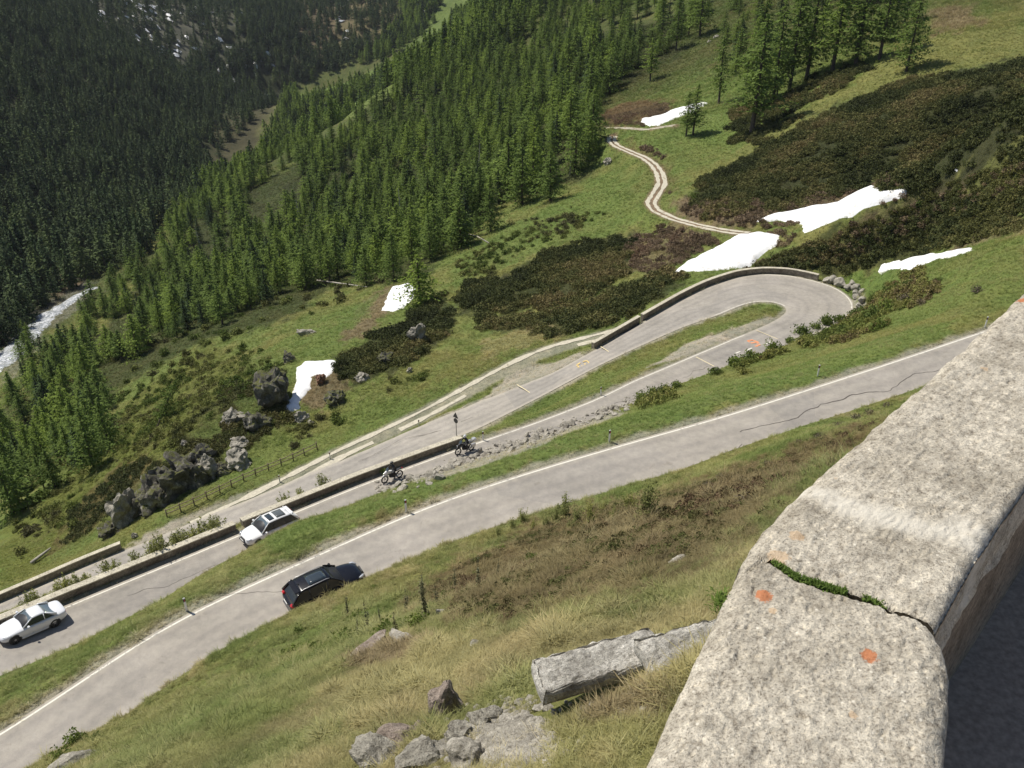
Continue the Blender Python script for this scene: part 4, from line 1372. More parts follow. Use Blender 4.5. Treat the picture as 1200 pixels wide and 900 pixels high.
CL = [(322, 470, 58, (.85, .9, 1.15), 31, M_ROCKD, 'huge grey boulder left of the Y shaped snow patch', 'boulder', .12),
      (491, 402, 36, (.85, .8, 1.0), 32, M_ROCK, 'grey boulder at the end of the dark bushes above the dirt path', 'boulder', .15),
      (282, 545, 40, (1.1, .8, .7), 33, M_ROCK, 'pale rock outcrop above the fence, right of the dark crags', 'rock', .2),
      (262, 555, 26, (.9, .8, .8), 34, M_ROCKD, 'dark rock left of the pale outcrop above the fence', 'rock', .2),
      (243, 560, 34, (.8, .8, 1.1), 35, M_ROCK, 'grey crag with pale streak above the fence', 'rock', .15),
      (225, 568, 40, (1, .8, 1.0), 36, M_ROCKD, 'large dark crag above the middle of the fence', 'rock', .15),
      (203, 580, 42, (1, .8, .95), 37, M_ROCKD, 'dark crag left of the largest one', 'rock', .15),
      (180, 592, 50, (1.1, .8, 1.0), 38, M_ROCKD, 'broad dark crag with pale ledges at its left', 'rock', .15),
      (148, 610, 44, (.8, .8, 1.1), 39, M_ROCK, 'leftmost tall grey crag with pale left side', 'rock', .15),
      (130, 626, 30, (1, .8, .7), 40, M_ROCKD, 'small dark rock at the left foot of the crags', 'rock', .2),
      (240, 540, 34, (1, .8, .9), 71, M_ROCKD, 'dark mossy crag above the grey one with the pale streak', 'rock', .2),
      (215, 550, 36, (1.1, .8, .9), 72, M_ROCKD, 'dark mossy crag above the largest dark crag', 'rock', .2),
      (192, 566, 34, (1, .8, .9), 73, M_ROCKD, 'mossy crag above the broad one with pale ledges', 'rock', .2),
      (164, 600, 34, (1, .8, 1), 74, M_ROCKD, 'dark crag between the leftmost tall one and the broad one', 'rock', .15),
      (300, 500, 34, (1, .8, .9), 75, M_ROCKD, 'dark shaded rock at the left foot of the huge boulder', 'rock', .2),
      (395, 470, 30, (1.1, .8, .8), 76, M_ROCKD, 'dark mossy rock right of the Y shaped snow patch', 'rock', .2),
      (340, 425, 24, (1.1, .8, .8), 77, M_ROCKD, 'dark rock at the upper tip of the Y shaped snow patch', 'rock', .2),
      (450, 425, 26, (1.1, .8, .8), 78, M_ROCKD, 'dark rock half covered by heath left of the grey boulder', 'rock', .25),
      (282, 520, 26, (1, .8, .6), 41, M_ROCK, 'pale rock among heath below the huge boulder', 'rock', .3),
      (272, 492, 34, (1.1, .8, .6), 42, M_ROCK, 'flat pale rock left of the huge boulder', 'rock', .3),
      (217, 523, 12, (.8, .8, 1), 43, M_STONE, 'small white stone on the knoll top', 'rock', .2),
      (352, 492, 22, (1, .7, .8), 44, M_STONE, 'pale stone just below the Y shaped snow patch', 'rock', .2),
      (364, 497, 13, (1.1, .7, .5), 45, M_STONE, 'small pale stone right of the one below the snow', 'rock', .2),
      (425, 445, 22, (1, .8, .7), 46, M_ROCK, 'grey rock in the dark bushes between snow patch and boulder', 'rock', .2),
      (376, 448, 22, (.8, .6, .8), 47, plain('iron_red_rock', (.2, .11, .07), .9, 0, .3, 1.5), 'reddish rock in the fork of the Y shaped snow patch', 'rock', .2),
      (362, 392, 26, (1.5, .6, .5), 48, M_ROCK, 'pale ledge on the crest above the huge boulder', 'rock', .3),
      (158, 630, 9, (.8, .8, 1), 49, M_STONE, 'white stone standing by the end of the yellowish wall', 'rock', .1),
      (712, 192, 14, (1, .7, .8), 50, M_STONE, 'pale stone below the bend of the upper dirt path', 'rock', .2),
      (89, 616, 12, (1.3, .6, .4), 51, M_STONE, 'white flat stone alone on the grassy knoll at the left', 'rock', .2),
      (480, 436, 12, (.8, .7, .7), 52, M_STONE, 'small pale stone in the grass above the dirt path', 'rock', .2),
      (840, 44, 8, (1.2, .8, .6), 53, M_STONE, 'white stone on the upper meadow, right one of two', 'rock', .2),
      (831, 50, 8, (1.2, .8, .6), 54, M_STONE, 'white stone on the upper meadow, left one of two', 'rock', .2)]
for x, y, w, ra, sd, m, lab, cat, sk in CL:
    place_rock('boulder' if cat == 'boulder' else 'rock', x, y, w * (1.12 if (x < 260 and y > 530 and w > 25) else 1), ra, sd, m, lab, cat, sink=sk, cuts=18, rough=.34, sub=4)

# stone heap by the hairpin end of the wall
HP = [(969, 331, 12), (976, 330, 13), (984, 334, 16), (993, 339, 12), (998, 334, 11), (1004, 340, 13), (1010, 345, 12), (1004, 350, 11), (1011, 354, 12), (1007, 361, 11), (1013, 363, 9), (1003, 345, 10)]
ORD = ['first', 'second', 'third', 'fourth', 'fifth', 'sixth', 'seventh', 'eighth', 'ninth', 'tenth', 'eleventh', 'twelfth', 'thirteenth', 'fourteenth', 'fifteenth', 'sixteenth', 'seventeenth', 'eighteenth', 'nineteenth', 'twentieth']


def ordn(xs, i):
    return ORD[sorted(range(len(xs)), key=lambda j: xs[j]).index(i)]


HPX = [h_[0] + h_[1] * .01 for h_ in HP]
for k, (x, y, w) in enumerate(HP):
    place_rock('stone', x, y, w, (1, .8, .75), 60 + k, [M_STONE, M_ROCK][k % 2], ordn(HPX, k) + ' stone from the left in the pile at the end of the hairpin wall', 'stone', 'stones piled at the hairpin end of the wall', sink=.1)
# rubble bank above the middle road: the larger stones one by one, the small ones as one mass
rs = random.Random(11)
rl_ = [(450, 577), (480, 568), (510, 560), (540, 549), (570, 541), (600, 530), (640, 517), (680, 503), (715, 491), (740, 480)]
stone_me = [rock_mesh('rubble_stone', (.5, .42, .36), 80 + i, 2, 6, .12) for i in range(6)]
for m_ in stone_me: m_.materials.append(M_STONE)
for k in range(110):
    t = rs.random(); x = 455 + t * 280; yb = np.interp(x, [a for a, b in rl_], [b for a, b in rl_])
    y = yb - 2.0 + rs.gauss(0, 3.2) - (5.5 if x > 520 else 1.5)
    g = ground(x, y)
    o = bpy.data.objects.new('stone', stone_me[k % 6]); COL.objects.link(o)
    s_ = rs.uniform(.45, 1.25)
    o.location = (g[0], g[1], g[2] + .08 * s_); o.scale = (s_, s_, s_ * .8); o.rotation_euler = (rs.random(), rs.random(), rs.random() * 6)
    tag(o, 'pale angular stone in the rubble bank beside the narrow middle road', 'stone', 'rubble stones along the middle road')


def stone_field(name, centres, n, smin, smax, mat, label, seed):
    rr = random.Random(seed); V = []; F = []
    base = rock_mesh('tmp', (1, 1, .8), seed, 1, 4, .1)
    bv = np.array([v.co[:] for v in base.vertices]); bf = [tuple(p.vertices) for p in base.polygons]
    bpy.data.meshes.remove(base)
    for k in range(n):
        x, y = centres(rr); g = ground(x, y); s_ = rr.uniform(smin, smax); a = rr.random() * 6.28
        M_ = np.array([[math.cos(a), -math.sin(a), 0], [math.sin(a), math.cos(a), 0], [0, 0, 1]])
        q = (bv * s_ * np.array([rr.uniform(.7, 1.3), rr.uniform(.7, 1.3), rr.uniform(.6, 1)])) @ M_.T + g + np.array([0, 0, s_ * .3])
        k0 = len(V); V += [tuple(p) for p in q]; F += [tuple(i + k0 for i in f) for f in bf]
    return tag(mesh_obj(name, V, F, mat), label, kind='stuff')


def cen_rub(rr):
    x = 440 + rr.random() * 310; yb = np.interp(x, [a for a, b in rl_], [b for a, b in rl_]); return x, yb - 3 + rr.gauss(0, 3.6) - (5 if x > 520 else 1)


stone_field('small_rubble', cen_rub, 500, .08, .24, M_STONE, 'small rubble filling the bank beside the middle road', 5)
stone_field('gravel_heap', lambda rr: (595 + rr.gauss(0, 26), 872 + rr.gauss(0, 20)), 1300, .02, .085, M_STONE, 'heap of pale broken gravel by the rocks at the bottom edge', 6)
stone_field('gravel_scatter', lambda rr: (725 + rr.gauss(0, 30), 832 + rr.gauss(0, 6)), 120, .015, .05, M_STONE, 'scattered gravel below the broken concrete block', 7)

# ------------------------------------------------------------------ vehicles
M_CWHITE = plain('silver_white_paint', (.74, .75, .77), .25, .0, .02, 2, 1.0)
M_CWHITE2 = plain('white_paint', (.8, .8, .79), .25, 0, .02, 2, 1.0)
M_CBLACK = plain('black_paint', (.006, .006, .008), .22, 0, .05, 2, .35, .35)
M_GLASS = plain('dark_glass', (.03, .04, .045), .06, 0, .1, 2, .5, .8)
M_GLASSB = plain('bluish_windscreen', (.10, .13, .145), .05, 0, .1, 2, .6, .9)
M_TYRE = plain('tyre_rubber', (.02, .02, .02), .8)
M_RIM = plain('alloy_rim', (.35, .35, .36), .35, .8)
M_DARKP = plain('black_plastic', (.025, .025, .027), .5)
M_RED = plain('red_lamp', (.45, .02, .025), .15, 0, .1, 3, .6)
M_LAMP = plain('clear_lamp', (.6, .62, .64), .1, .3, .1, 3, 1.0)
M_PLATE = plain('plate_white', (.7, .7, .68), .4)
M_CHROME = plain('bright_metal', (.6, .6, .6), .35, .5)
M_LEATH = plain('black_riding_suit', (.018, .018, .02), .55)
M_HELW = plain('white_helmet', (.75, .75, .75), .2, 0, .03, 2, .7)
M_HELB = plain('black_helmet', (.03, .03, .033), .2, 0, .03, 2, .7)
M_SKIN = plain('skin', (.5, .3, .2), .6)


def obj_from_bm(name, bm, mat, parent, smooth=True, subsurf=0, crease=None):
    me = bpy.data.meshes.new(name); bmesh.ops.recalc_face_normals(bm, faces=bm.faces[:]); bm.to_mesh(me); bm.free()
    if smooth: me.polygons.foreach_set('use_smooth', [True] * len(me.polygons))
    o = link_mesh(name, me, mat, parent)
    if subsurf:
        md = o.modifiers.new('subsurf', 'SUBSURF'); md.levels = subsurf; md.render_levels = subsurf
    return o


def loft(name, rings, mat, parent, subsurf=1, close_ends=True):
    bm = bmesh.new(); vs = [[bm.verts.new(p) for p in r] for r in rings]; n = len(rings[0])
    for a, b in zip(vs, vs[1:]):
        for i in range(n): bm.faces.new((a[i], a[(i + 1) % n], b[(i + 1) % n], b[i]))
    if close_ends:
        bm.faces.new(vs[0]); bm.faces.new(vs[-1][::-1])
    return obj_from_bm(name, bm, mat, parent, True, subsurf)


def tube(name, pts, rad, mat, parent, n=6):
    pts = [Vector(p) for p in pts]; rings = []
    for i, p in enumerate(pts):
        t = (pts[min(i + 1, len(pts) - 1)] - pts[max(i - 1, 0)]).normalized()
        u = t.orthogonal().normalized(); v = t.cross(u); r = rad[i] if isinstance(rad, (list, tuple)) else rad
        rings.append([p + (u * math.cos(k / n * 6.2832) + v * math.sin(k / n * 6.2832)) * r for k in range(n)])
    # keep rings aligned
    for a in range(1, len(rings)):
        best = min(range(n), key=lambda s_: sum((rings[a][(k + s_) % n] - rings[a - 1][k]).length for k in range(n)))
        rings[a] = [rings[a][(k + best) % n] for k in range(n)]
    return loft(name, rings, mat, parent, 0)


def panel(name, corners, mat, parent, bulge=0.03, n=8, push=0.0, thick=.012):
    """curved four-cornered panel (a,b,c,d) with a soft bulge outward"""
    a, b, c, d = [Vector(p) for p in corners]
    nrm = (c - a).cross(d - b).normalized()
    bm = bmesh.new(); g = []
    for i in range(n + 1):
        r = []
        for j in range(n + 1):
            u, v = i / n, j / n
            p = (a * (1 - u) + b * u) * (1 - v) + (d * (1 - u) + c * u) * v
            p = p + nrm * (bulge * 4 * (u * (1 - u) + v * (1 - v)) * .5 + push)
            r.append(bm.verts.new(p))
        g.append(r)
    for i in range(n):
        for j in range(n): bm.faces.new((g[i][j], g[i + 1][j], g[i + 1][j + 1], g[i][j + 1]))
    o = obj_from_bm(name, bm, mat, parent, True)
    md = o.modifiers.new('solid', 'SOLIDIFY'); md.thickness = thick; md.offset = 0
    return o


def boxo(name, c, s_, mat, parent, bev=.02, rot=None):
    bm = bmesh.new(); bmesh.ops.create_cube(bm, size=1.0)
    for v in bm.verts: v.co = Vector((v.co.x * s_[0], v.co.y * s_[1], v.co.z * s_[2]))
    if bev: bmesh.ops.bevel(bm, geom=bm.edges[:], offset=min(bev, min(s_) * .3), segments=2, affect='EDGES')
    if rot: bmesh.ops.rotate(bm, verts=bm.verts, matrix=Matrix.Rotation(rot[1], 3, rot[0]), cent=(0, 0, 0))
    bmesh.ops.translate(bm, verts=bm.verts, vec=c)
    return obj_from_bm(name, bm, mat, parent, False)


def wheel(parent, x, y, r, w, name='wheel', hub=M_RIM, z=None):
    s_ = 1 if y > 0 else -1; z = r if z is None else z
    prof = [(.62 * r, -.5 * w), (.9 * r, -.5 * w), (r, -.36 * w), (r, .36 * w), (.9 * r, .5 * w), (.62 * r, .5 * w)]
    bm = bmesh.new(); n = 28; vs = [[bm.verts.new((x + a * math.cos(k / n * 6.2832), y + b, z + a * math.sin(k / n * 6.2832))) for a, b in prof] for k in range(n)]
    for k in range(n):
        for i in range(len(prof)): bm.faces.new((vs[k][i], vs[(k + 1) % n][i], vs[(k + 1) % n][(i + 1) % 6], vs[k][(i + 1) % 6]))
    ty = obj_from_bm(name, bm, M_TYRE, parent)
    bm = bmesh.new(); yo = y + s_ * w * .3
    c = bm.verts.new((x, yo + s_ * .03, z)); rim = [bm.verts.new((x + .64 * r * math.cos(k / 40 * 6.2832), yo, z + .64 * r * math.sin(k / 40 * 6.2832))) for k in range(40)]
    inn_ = [bm.verts.new((x + .2 * r * math.cos(k / 40 * 6.2832), yo + s_ * .02, z + .2 * r * math.sin(k / 40 * 6.2832))) for k in range(40)]
    for k in range(40):
        bm.faces.new((c, inn_[k], inn_[(k + 1) % 40]))
        if k % 8 < 4: bm.faces.new((inn_[k], rim[k], rim[(k + 1) % 40], inn_[(k + 1) % 40]))
    for k in range(40):
        q0 = bm.verts.new(rim[k].co * 1 + Vector((0, s_ * .02, 0))); 
    obj_from_bm('rim', bm, hub, ty, False)
    return ty


def car(name, label, loc, fwd, S, paint, cat='car', group='cars on the mountain road'):
    """S: stations etc. in metres; x forward, y left"""
    root = bpy.data.objects.new(name, None); COL.objects.link(root); tag(root, label, cat, group)
    f = Vector(fwd).normalized(); l = Vector((0, 0, 1)).cross(f).normalized(); u = f.cross(l)
    m = Matrix((f, l, u)).transposed().to_4x4(); m.translation = Vector(loc); root.matrix_world = m
    rings = []
    for (x, w, zb, zs, zm) in S['st']:
        half = [(0, zb), (.75 * w, zb), (.96 * w, zb + .07), (w, zb + (zs - zb) * .45), (.985 * w, zs - .10), (.93 * w, zs), (.55 * w, zm - .012), (0, zm)]
        ring = [(x, y, z) for y, z in half] + [(x, -y, z) for y, z in half[-2:0:-1]]
        rings.append(ring)
    body = loft('body', rings, paint, root, 2)
    # cabin
    xb, xf, xr, xe = S['cab']           # windscreen base, roof front, roof rear, rear window base
    wb_, wt, zb_, zr = S['cw']
    A = {}
    for s_ in (1, -1):
        A[s_] = ((xb, s_ * wb_ * .93, zb_), (xf, s_ * wt, zr - .03), (xr, s_ * wt, zr - .05), (xe, s_ * wb_ * .92, S.get('ze', zb_)))
    # inner dark cell keeps the cabin closed
    cell = []
    for x, w1, z1 in ((xb - .02, .02, .0), (xf - .02, 1, 1), (xr + .02, 1, 1), (xe + .02, .02, .0)):
        wt2 = wb_ * .9 * (1 - z1) + wt * z1 - .03; zt = zb_ + (zr - .06 - zb_) * z1 - (.02 if z1 else .0)
        cell.append([(x, wb_ * .93, zb_ - .12), (x, wt2, zt), (x, -wt2, zt), (x, -wb_ * .93, zb_ - .12)])
    loft('cabin', cell, M_DARKP, root, 0)
    L_, R_ = A[1], A[-1]
    gl = S.get('glass', M_GLASSB)
    panel('windscreen', (L_[0], R_[0], R_[1], L_[1]), gl, root, .05, push=.005)
    panel('rear_window', (R_[3], L_[3], L_[2], R_[2]), gl, root, .04, push=.005)
    for s_ in (1, -1):
        Q_ = A[s_]
        xs = [xb - .12] + S['pil'] + [xe + .1]
        def top(x):
            x = max(min(x, xb), xe)
            if x > xf: t = (xb - x) / (xb - xf)
            elif x < xr: t = (x - xe) / (xr - xe)
            else: t = 1
            return zb_ + (zr - .07 - zb_) * max(t, .02), wb_ * .94 + (wt - wb_ * .94) * max(t, 0)
        for a, b in zip(xs, xs[1:]):
            a2, b2 = a - .03, b + .03
            nseg = 5
            bm = bmesh.new(); lo = []; hi = []
            for k in range(nseg + 1):
                x = a2 + (b2 - a2) * k / nseg; zt, yt = top(x)
                lo.append(bm.verts.new((x, s_ * (wb_ * .95 + .006), zb_ + .02))); hi.append(bm.verts.new((x, s_ * (yt + .008), max(zt, zb_ + .03))))
            for k in range(nseg): bm.faces.new((lo[k], lo[k + 1], hi[k + 1], hi[k]))
            o = obj_from_bm('side_window', bm, M_GLASS, root, False)
            md = o.modifiers.new('solid', 'SOLIDIFY'); md.thickness = .02; md.offset = 0
        for x in S['pil']:
            zt, yt = top(x); tube('pillar', [(x, s_ * (wb_ * .95), zb_), (x, s_ * (yt + .005), zt)], .035, S.get('pilm', paint), root)
        tube('pillar', [(xb, s_ * wb_ * .94, zb_), ((xb + xf) / 2, s_ * ((wb_ * .94 + wt) / 2 + .01), (zb_ + zr) / 2), (xf, s_ * wt, zr - .03)], .04, paint, root)
        tube('pillar', [(xe, s_ * wb_ * .93, S.get('ze', zb_)), ((xe + xr) / 2, s_ * ((wb_ * .93 + wt) / 2 + .01), (zb_ + zr) / 2), (xr, s_ * wt, zr - .04)], [.09, .07, .05], paint, root)
        # mirror
        boxo('wing_mirror', (xb - .28, s_ * (wb_ + .16), zb_ + .09), (.14, .2, .13), paint, root, .04)
        if S.get('rails'): tube('roof_rail', [(xf - .1, s_ * (wt - .04), zr - .02), (xf - .25, s_ * (wt - .03), zr + .05), (xr + .25, s_ * (wt - .03), zr + .04), (xr + .1, s_ * (wt - .04), zr - .03)], .02, S['rails'], root)
    # roof
    nr = 8; bm = bmesh.new(); g = []
    for i in range(nr + 1):
        r = []
        for j in range(nr + 1):
            u_, v_ = i / nr, j / nr
            x = xf + .04 + (xr - .04 - xf - .04) * u_; y = (wt + .015) * (1 - 2 * v_)
            z = zr - .05 * (2 * v_ - 1) ** 2 - .055 * (2 * u_ - 1) ** 2 + .015
            r.append(bm.verts.new((x, y, z)))
        g.append(r)
    for i in range(nr):
        for j in range(nr): bm.faces.new((g[i][j], g[i + 1][j], g[i + 1][j + 1], g[i][j + 1]))
    rf = obj_from_bm('roof', bm, paint, root); md = rf.modifiers.new('solid', 'SOLIDIFY'); md.thickness = .05; md.offset = -1
    for (x0, x1, w, mt, nm) in S.get('sun', []):
        bm = bmesh.new(); zz_ = lambda x, y: zr + .022 - .05 * (y / wt) ** 2 - .055 * (2 * (x - xf) / (xr - xf) - 1) ** 2
        g = [[bm.verts.new((x0 + (x1 - x0) * i / 4, w * (1 - 2 * j / 4), zz_(x0 + (x1 - x0) * i / 4, w * (1 - 2 * j / 4)))) for j in range(5)] for i in range(5)]
        for i in range(4):
            for j in range(4): bm.faces.new((g[i][j], g[i + 1][j], g[i + 1][j + 1], g[i][j + 1]))
        o = obj_from_bm(nm, bm, mt, root); md = o.modifiers.new('solid', 'SOLIDIFY'); md.thickness = .012; md.offset = 1
    xfr, xre, r = S['wh']; yw = S['yw']
    for x in (xfr, xre):
        for s_ in (1, -1):
            bm = bmesh.new(); n = 24; R0 = r * 1.17
            a = [bm.verts.new((x + R0 * math.cos(k / n * 6.2832), s_ * (yw + .102), max(r + R0 * math.sin(k / n * 6.2832), S['zb'] - .0))) for k in range(n)]
            b = [bm.verts.new((v.co.x, s_ * (yw - .25), v.co.z)) for v in a]
            bm.faces.new(a)
            for k in range(n): bm.faces.new((a[k], a[(k + 1) % n], b[(k + 1) % n], b[k]))
            obj_from_bm('wheel_arch', bm, M_DARKP, root, False)
            wheel(root, x, s_ * (yw + .015), r, .23)
    xF = S['st'][-2][0]; xR = S['st'][1][0]; zl = S['zl']; wl = S['wl']
    for s_ in (1, -1):
        tube('headlight', [(xF - .33, s_ * (wl + .08), zl + .10), (xF - .16, s_ * (wl + .02), zl + .08), (xF + .0, s_ * (wl - .16), zl + .02)], [.05, .085, .06], M_LAMP, root, 8)
        boxo('tail_light', (xR + .1, s_ * (wl + .0), S['zt']), (.2, .28, S.get('tlh', .2)), M_RED, root, .05)
        tube('door_line', [(xb - .5, s_ * (wb_ + .045), zb_ - .08), (xb - .5, s_ * (wb_ + .07), S['zb'] + .18)], .008, M_DARKP, root, 4)
        tube('door_handle', [(S['pil'][0] + .25, s_ * (wb_ + .06), zb_ - .14), (S['pil'][0] + .08, s_ * (wb_ + .06), zb_ - .14)], .018, S.get('hand', paint), root, 5)
        boxo('sill', ((xfr + xre) / 2, s_ * (S['yw'] + .04), S['zb'] + .05), (abs(xfr - xre) - 2.4 * r, .14, .14), S.get('sillm', paint), root, .03)
    boxo('grille', (xF + .06, 0, zl - .03), (.1, wl * .9, .16), M_DARKP, root, .03)
    boxo('front_bumper_intake', (xF + .07, 0, S['zb'] + .2), (.12, wl * 1.5, .12), M_DARKP, root, .03)
    boxo('number_plate', (xR - .07, 0, S['zt'] - .12), (.03, .5, .12), M_PLATE, root, .01)
    boxo('number_plate', (xF + .13, 0, S['zb'] + .32), (.03, .5, .11), M_PLATE, root, .01)
    boxo('rear_bumper', (xR - .02, 0, S['zb'] + .18), (.14, wl * 1.9, .16), S.get('bump', M_DARKP), root, .05)
    if S.get('spoiler'): boxo('roof_spoiler', (xr - .1, 0, zr - .05), (.28, wt * 1.8, .045), paint, root, .02)
    if S.get('antenna'): tube('antenna', [(xr + .2, 0, zr), (xr + .08, 0, zr + .1)], .02, paint, root)
    return root


SUV = dict(st=[(-2.27, .62, .45, .85, .88), (-2.22, .80, .38, .95, .98), (-1.95, .90, .30, 1.02, 1.06), (-1.2, .925, .27, 1.04, 1.08), (0, .925, .27, 1.03, 1.07), (.75, .92, .27, 1.00, 1.06), (1.2, .92, .27, .95, 1.04), (1.75, .88, .30, .88, .98), (2.1, .78, .34, .78, .88), (2.22, .66, .38, .70, .76), (2.27, .45, .45, .62, .66)],
           cab=(1.08, .35, -1.55, -2.1), cw=(.87, .62, 1.04, 1.66), ze=1.08, pil=[.05, -1.0], wh=(1.38, -1.36, .36), yw=.80, zb=.27, zl=.72, wl=.66, zt=.98, pilm=M_DARKP, spoiler=True)
CPE = dict(st=[(-2.03, .5, .42, .78, .84), (-1.98, .74, .33, .86, .90), (-1.75, .85, .24, .88, .96), (-1.1, .89, .19, .86, .95), (0, .885, .18, .84, .90), (.65, .88, .18, .82, .92), (1.2, .87, .19, .78, .86), (1.7, .80, .22, .70, .76), (1.95, .66, .27, .60, .66), (2.07, .42, .34, .52, .56)],
           cab=(.72, .05, -.72, -1.35), cw=(.80, .56, .88, 1.29), ze=.93, pil=[-.62], wh=(1.28, -1.15, .32), yw=.76, zb=.18, zl=.52, wl=.58, zt=.76, tlh=.15, bump=M_CWHITE)


def road_dir(line, p, sgn=1):
    i = nearest_idx(line, p); i = min(max(i, 3), len(line) - 4)
    d = line[i + 3] - line[i - 3]
    return Vector(d * sgn).normalized()


ny_ = np.array([-.54, .84, 0])
p = P(40, 746, 42.6); p = p + ny_ * .76; p[2] = samp_road(p) + .01
S1 = dict(CPE)
car('convertible_coupe', 'silver white two seat coupe driving left close to the wall', p, road_dir(BC_i, p, -1), S1, M_CWHITE)
q0 = P(319, 624, 44.35); i = nearest_idx(BC_i, q0); q = offset_xy(BC_i, 1.6)[i]; q[2] = samp_road(q) + .01
S2 = dict(SUV); S2.update(sun=[(.22, -.22, .43, M_GLASS, 'sunroof_opening'), (-.42, -1.18, .46, plain('roof_glass', (.1, .11, .11), .1, 0, .1, 2, .5), 'roof_glass')], rails=None, sillm=M_DARKP, antenna=True)
car('family_suv', 'white sport utility car with open sunroof, its near side hidden by the grass verge', q, road_dir(BC_i, q, -1), S2, M_CWHITE2)
q0 = P(387, 690, 35.55); i = nearest_idx(A_far, q0); q = offset_xy(A_far, 3.6)[i]; q[2] = A_far[i, 2] + .01
S3 = dict(SUV); S3.update(rails=M_CHROME, glass=plain('black_glass', (.02, .023, .026), .2, 0, .1, 2, .15, .35), sun=[(.15, -.9, .42, M_GLASS, 'roof_glass')], sillm=M_DARKP, antenna=True)
BS = car('family_suv', 'black sport utility car climbing the upper road', q, road_dir(A_far, q, 1), S3, M_CBLACK)


# ------------------------------------------------------------------ motorcycles and riders
def skin_body(name, joints, edges, mat, parent, sub=2):
    me = bpy.data.meshes.new(name); me.from_pydata([j[0] for j in joints], edges, []); me.update()
    o = bpy.data.objects.new(name, me); COL.objects.link(o); o.parent = parent
    md = o.modifiers.new('skin', 'SKIN'); md.use_smooth_shade = True
    for v, j in zip(me.skin_vertices[0].data, joints):
        v.radius = (j[1], j[1] * (j[2] if len(j) > 2 else 1))
    me.skin_vertices[0].data[0].use_root = True
    sb = o.modifiers.new('sub', 'SUBSURF'); sb.levels = sub; sb.render_levels = sub
    me.materials.append(mat)
    return o


def moto(label, loc, fwd, paint, boxes, lean=0.0):
    root = bpy.data.objects.new('motorcycle', None); COL.objects.link(root); tag(root, label, 'motorcycle', 'motorcycles on the narrow middle road')
    f = Vector(fwd).normalized(); l = Vector((0, 0, 1)).cross(f).normalized(); u = f.cross(l)
    m = (Matrix((f, l, u)).transposed() @ Matrix.Rotation(lean, 3, 'X')).to_4x4(); m.translation = Vector(loc); root.matrix_world = m
    for x in (.78, -.72):
        n = 24; bm = bmesh.new(); prof = [(.31 + .06 * math.cos(a), .065 * math.sin(a)) for a in np.linspace(0, 6.2832, 9)[:-1]]
        vs = [[bm.verts.new((x + a * math.cos(k / n * 6.2832), b, .33 + a * math.sin(k / n * 6.2832))) for a, b in prof] for k in range(n)]
        for k in range(n):
            for i in range(8): bm.faces.new((vs[k][i], vs[(k + 1) % n][i], vs[(k + 1) % n][(i + 1) % 8], vs[k][(i + 1) % 8]))
        ty = obj_from_bm('wheel', bm, M_TYRE, root)
        for k in range(5):
            a = k / 5 * 6.2832; tube('spoke', [(x, 0, .33), (x + .27 * math.cos(a), 0, .33 + .27 * math.sin(a))], .018, M_RIM, ty, 4)
    for s_ in (1, -1):
        tube('fork', [(.78, s_ * .09, .33), (.52, s_ * .1, .98)], .028, M_CHROME, root)
        tube('swing_arm', [(-.72, s_ * .1, .33), (-.1, s_ * .12, .42)], .03, M_DARKP, root)
        tube('exhaust', [(.25, s_ * .14, .4), (-.2, s_ * .18, .32), (-.75, s_ * .2, .5)], [.03, .035, .055], M_CHROME, root, 8)
        tube('mirror', [(.48, s_ * .3, 1.05), (.52, s_ * .36, 1.22), (.52, s_ * .44, 1.24)], [.01, .012, .05], M_DARKP, root)
        if boxes:
            boxo('pannier', (-.68, s_ * .36, .72), (.48, .2, .36), M_CHROME, root, .04)
    loft('engine', [[(x, w, z0), (x, w, z1), (x, -w, z1), (x, -w, z0)] for x, w, z0, z1 in ((.35, .12, .35, .7), (.2, .2, .24, .78), (-.2, .2, .24, .76), (-.35, .12, .4, .7))], M_DARKP, root, 1)
    loft('fuel_tank', [[(x, w, z0), (x, w * .8, z1), (x, -w * .8, z1), (x, -w, z0)] for x, w, z0, z1 in ((.45, .1, .8, .95), (.3, .19, .74, 1.08), (0, .19, .74, 1.02), (-.15, .11, .76, .86))], paint, root, 2)
    loft('seat', [[(x, w, z0), (x, w, z1), (x, -w, z1), (x, -w, z0)] for x, w, z0, z1 in ((-.05, .1, .78, .84), (-.3, .16, .76, .85), (-.7, .15, .82, .92), (-.95, .08, .88, .95))], M_DARKP, root, 2)
    loft('front_fairing', [[(x, w, z0), (x, w * .7, z1), (x, -w * .7, z1), (x, -w, z0)] for x, w, z0, z1 in ((.85, .07, .82, .94), (.72, .17, .74, 1.1), (.5, .2, .72, 1.18), (.38, .12, .8, 1.05))], paint, root, 2)
    panel('windshield', ((.62, .16, 1.1), (.62, -.16, 1.1), (.42, -.13, 1.36), (.42, .13, 1.36)), M_GLASS, root, .02)
    tube('headlight', [(.86, 0, .93), (.9, 0, .92)], .09, M_LAMP, root, 10)
    tube('handlebar', [(.32, .38, 1.06), (.46, .12, 1.08), (.46, -.12, 1.08), (.32, -.38, 1.06)], .018, M_DARKP, root)
    tube('mudguard', [(.5, 0, .6), (.65, 0, .73), (.85, 0, .74), (1.05, 0, .62)], [.05, .08, .08, .04], paint, root)
    if boxes: boxo('top_case', (-1.0, 0, 1.05), (.4, .42, .3), M_CHROME, root, .06)
    boxo('tail_light', (-1.0 if not boxes else -1.22, 0, .88), (.05, .16, .07), M_RED, root, .02)
    return root, m


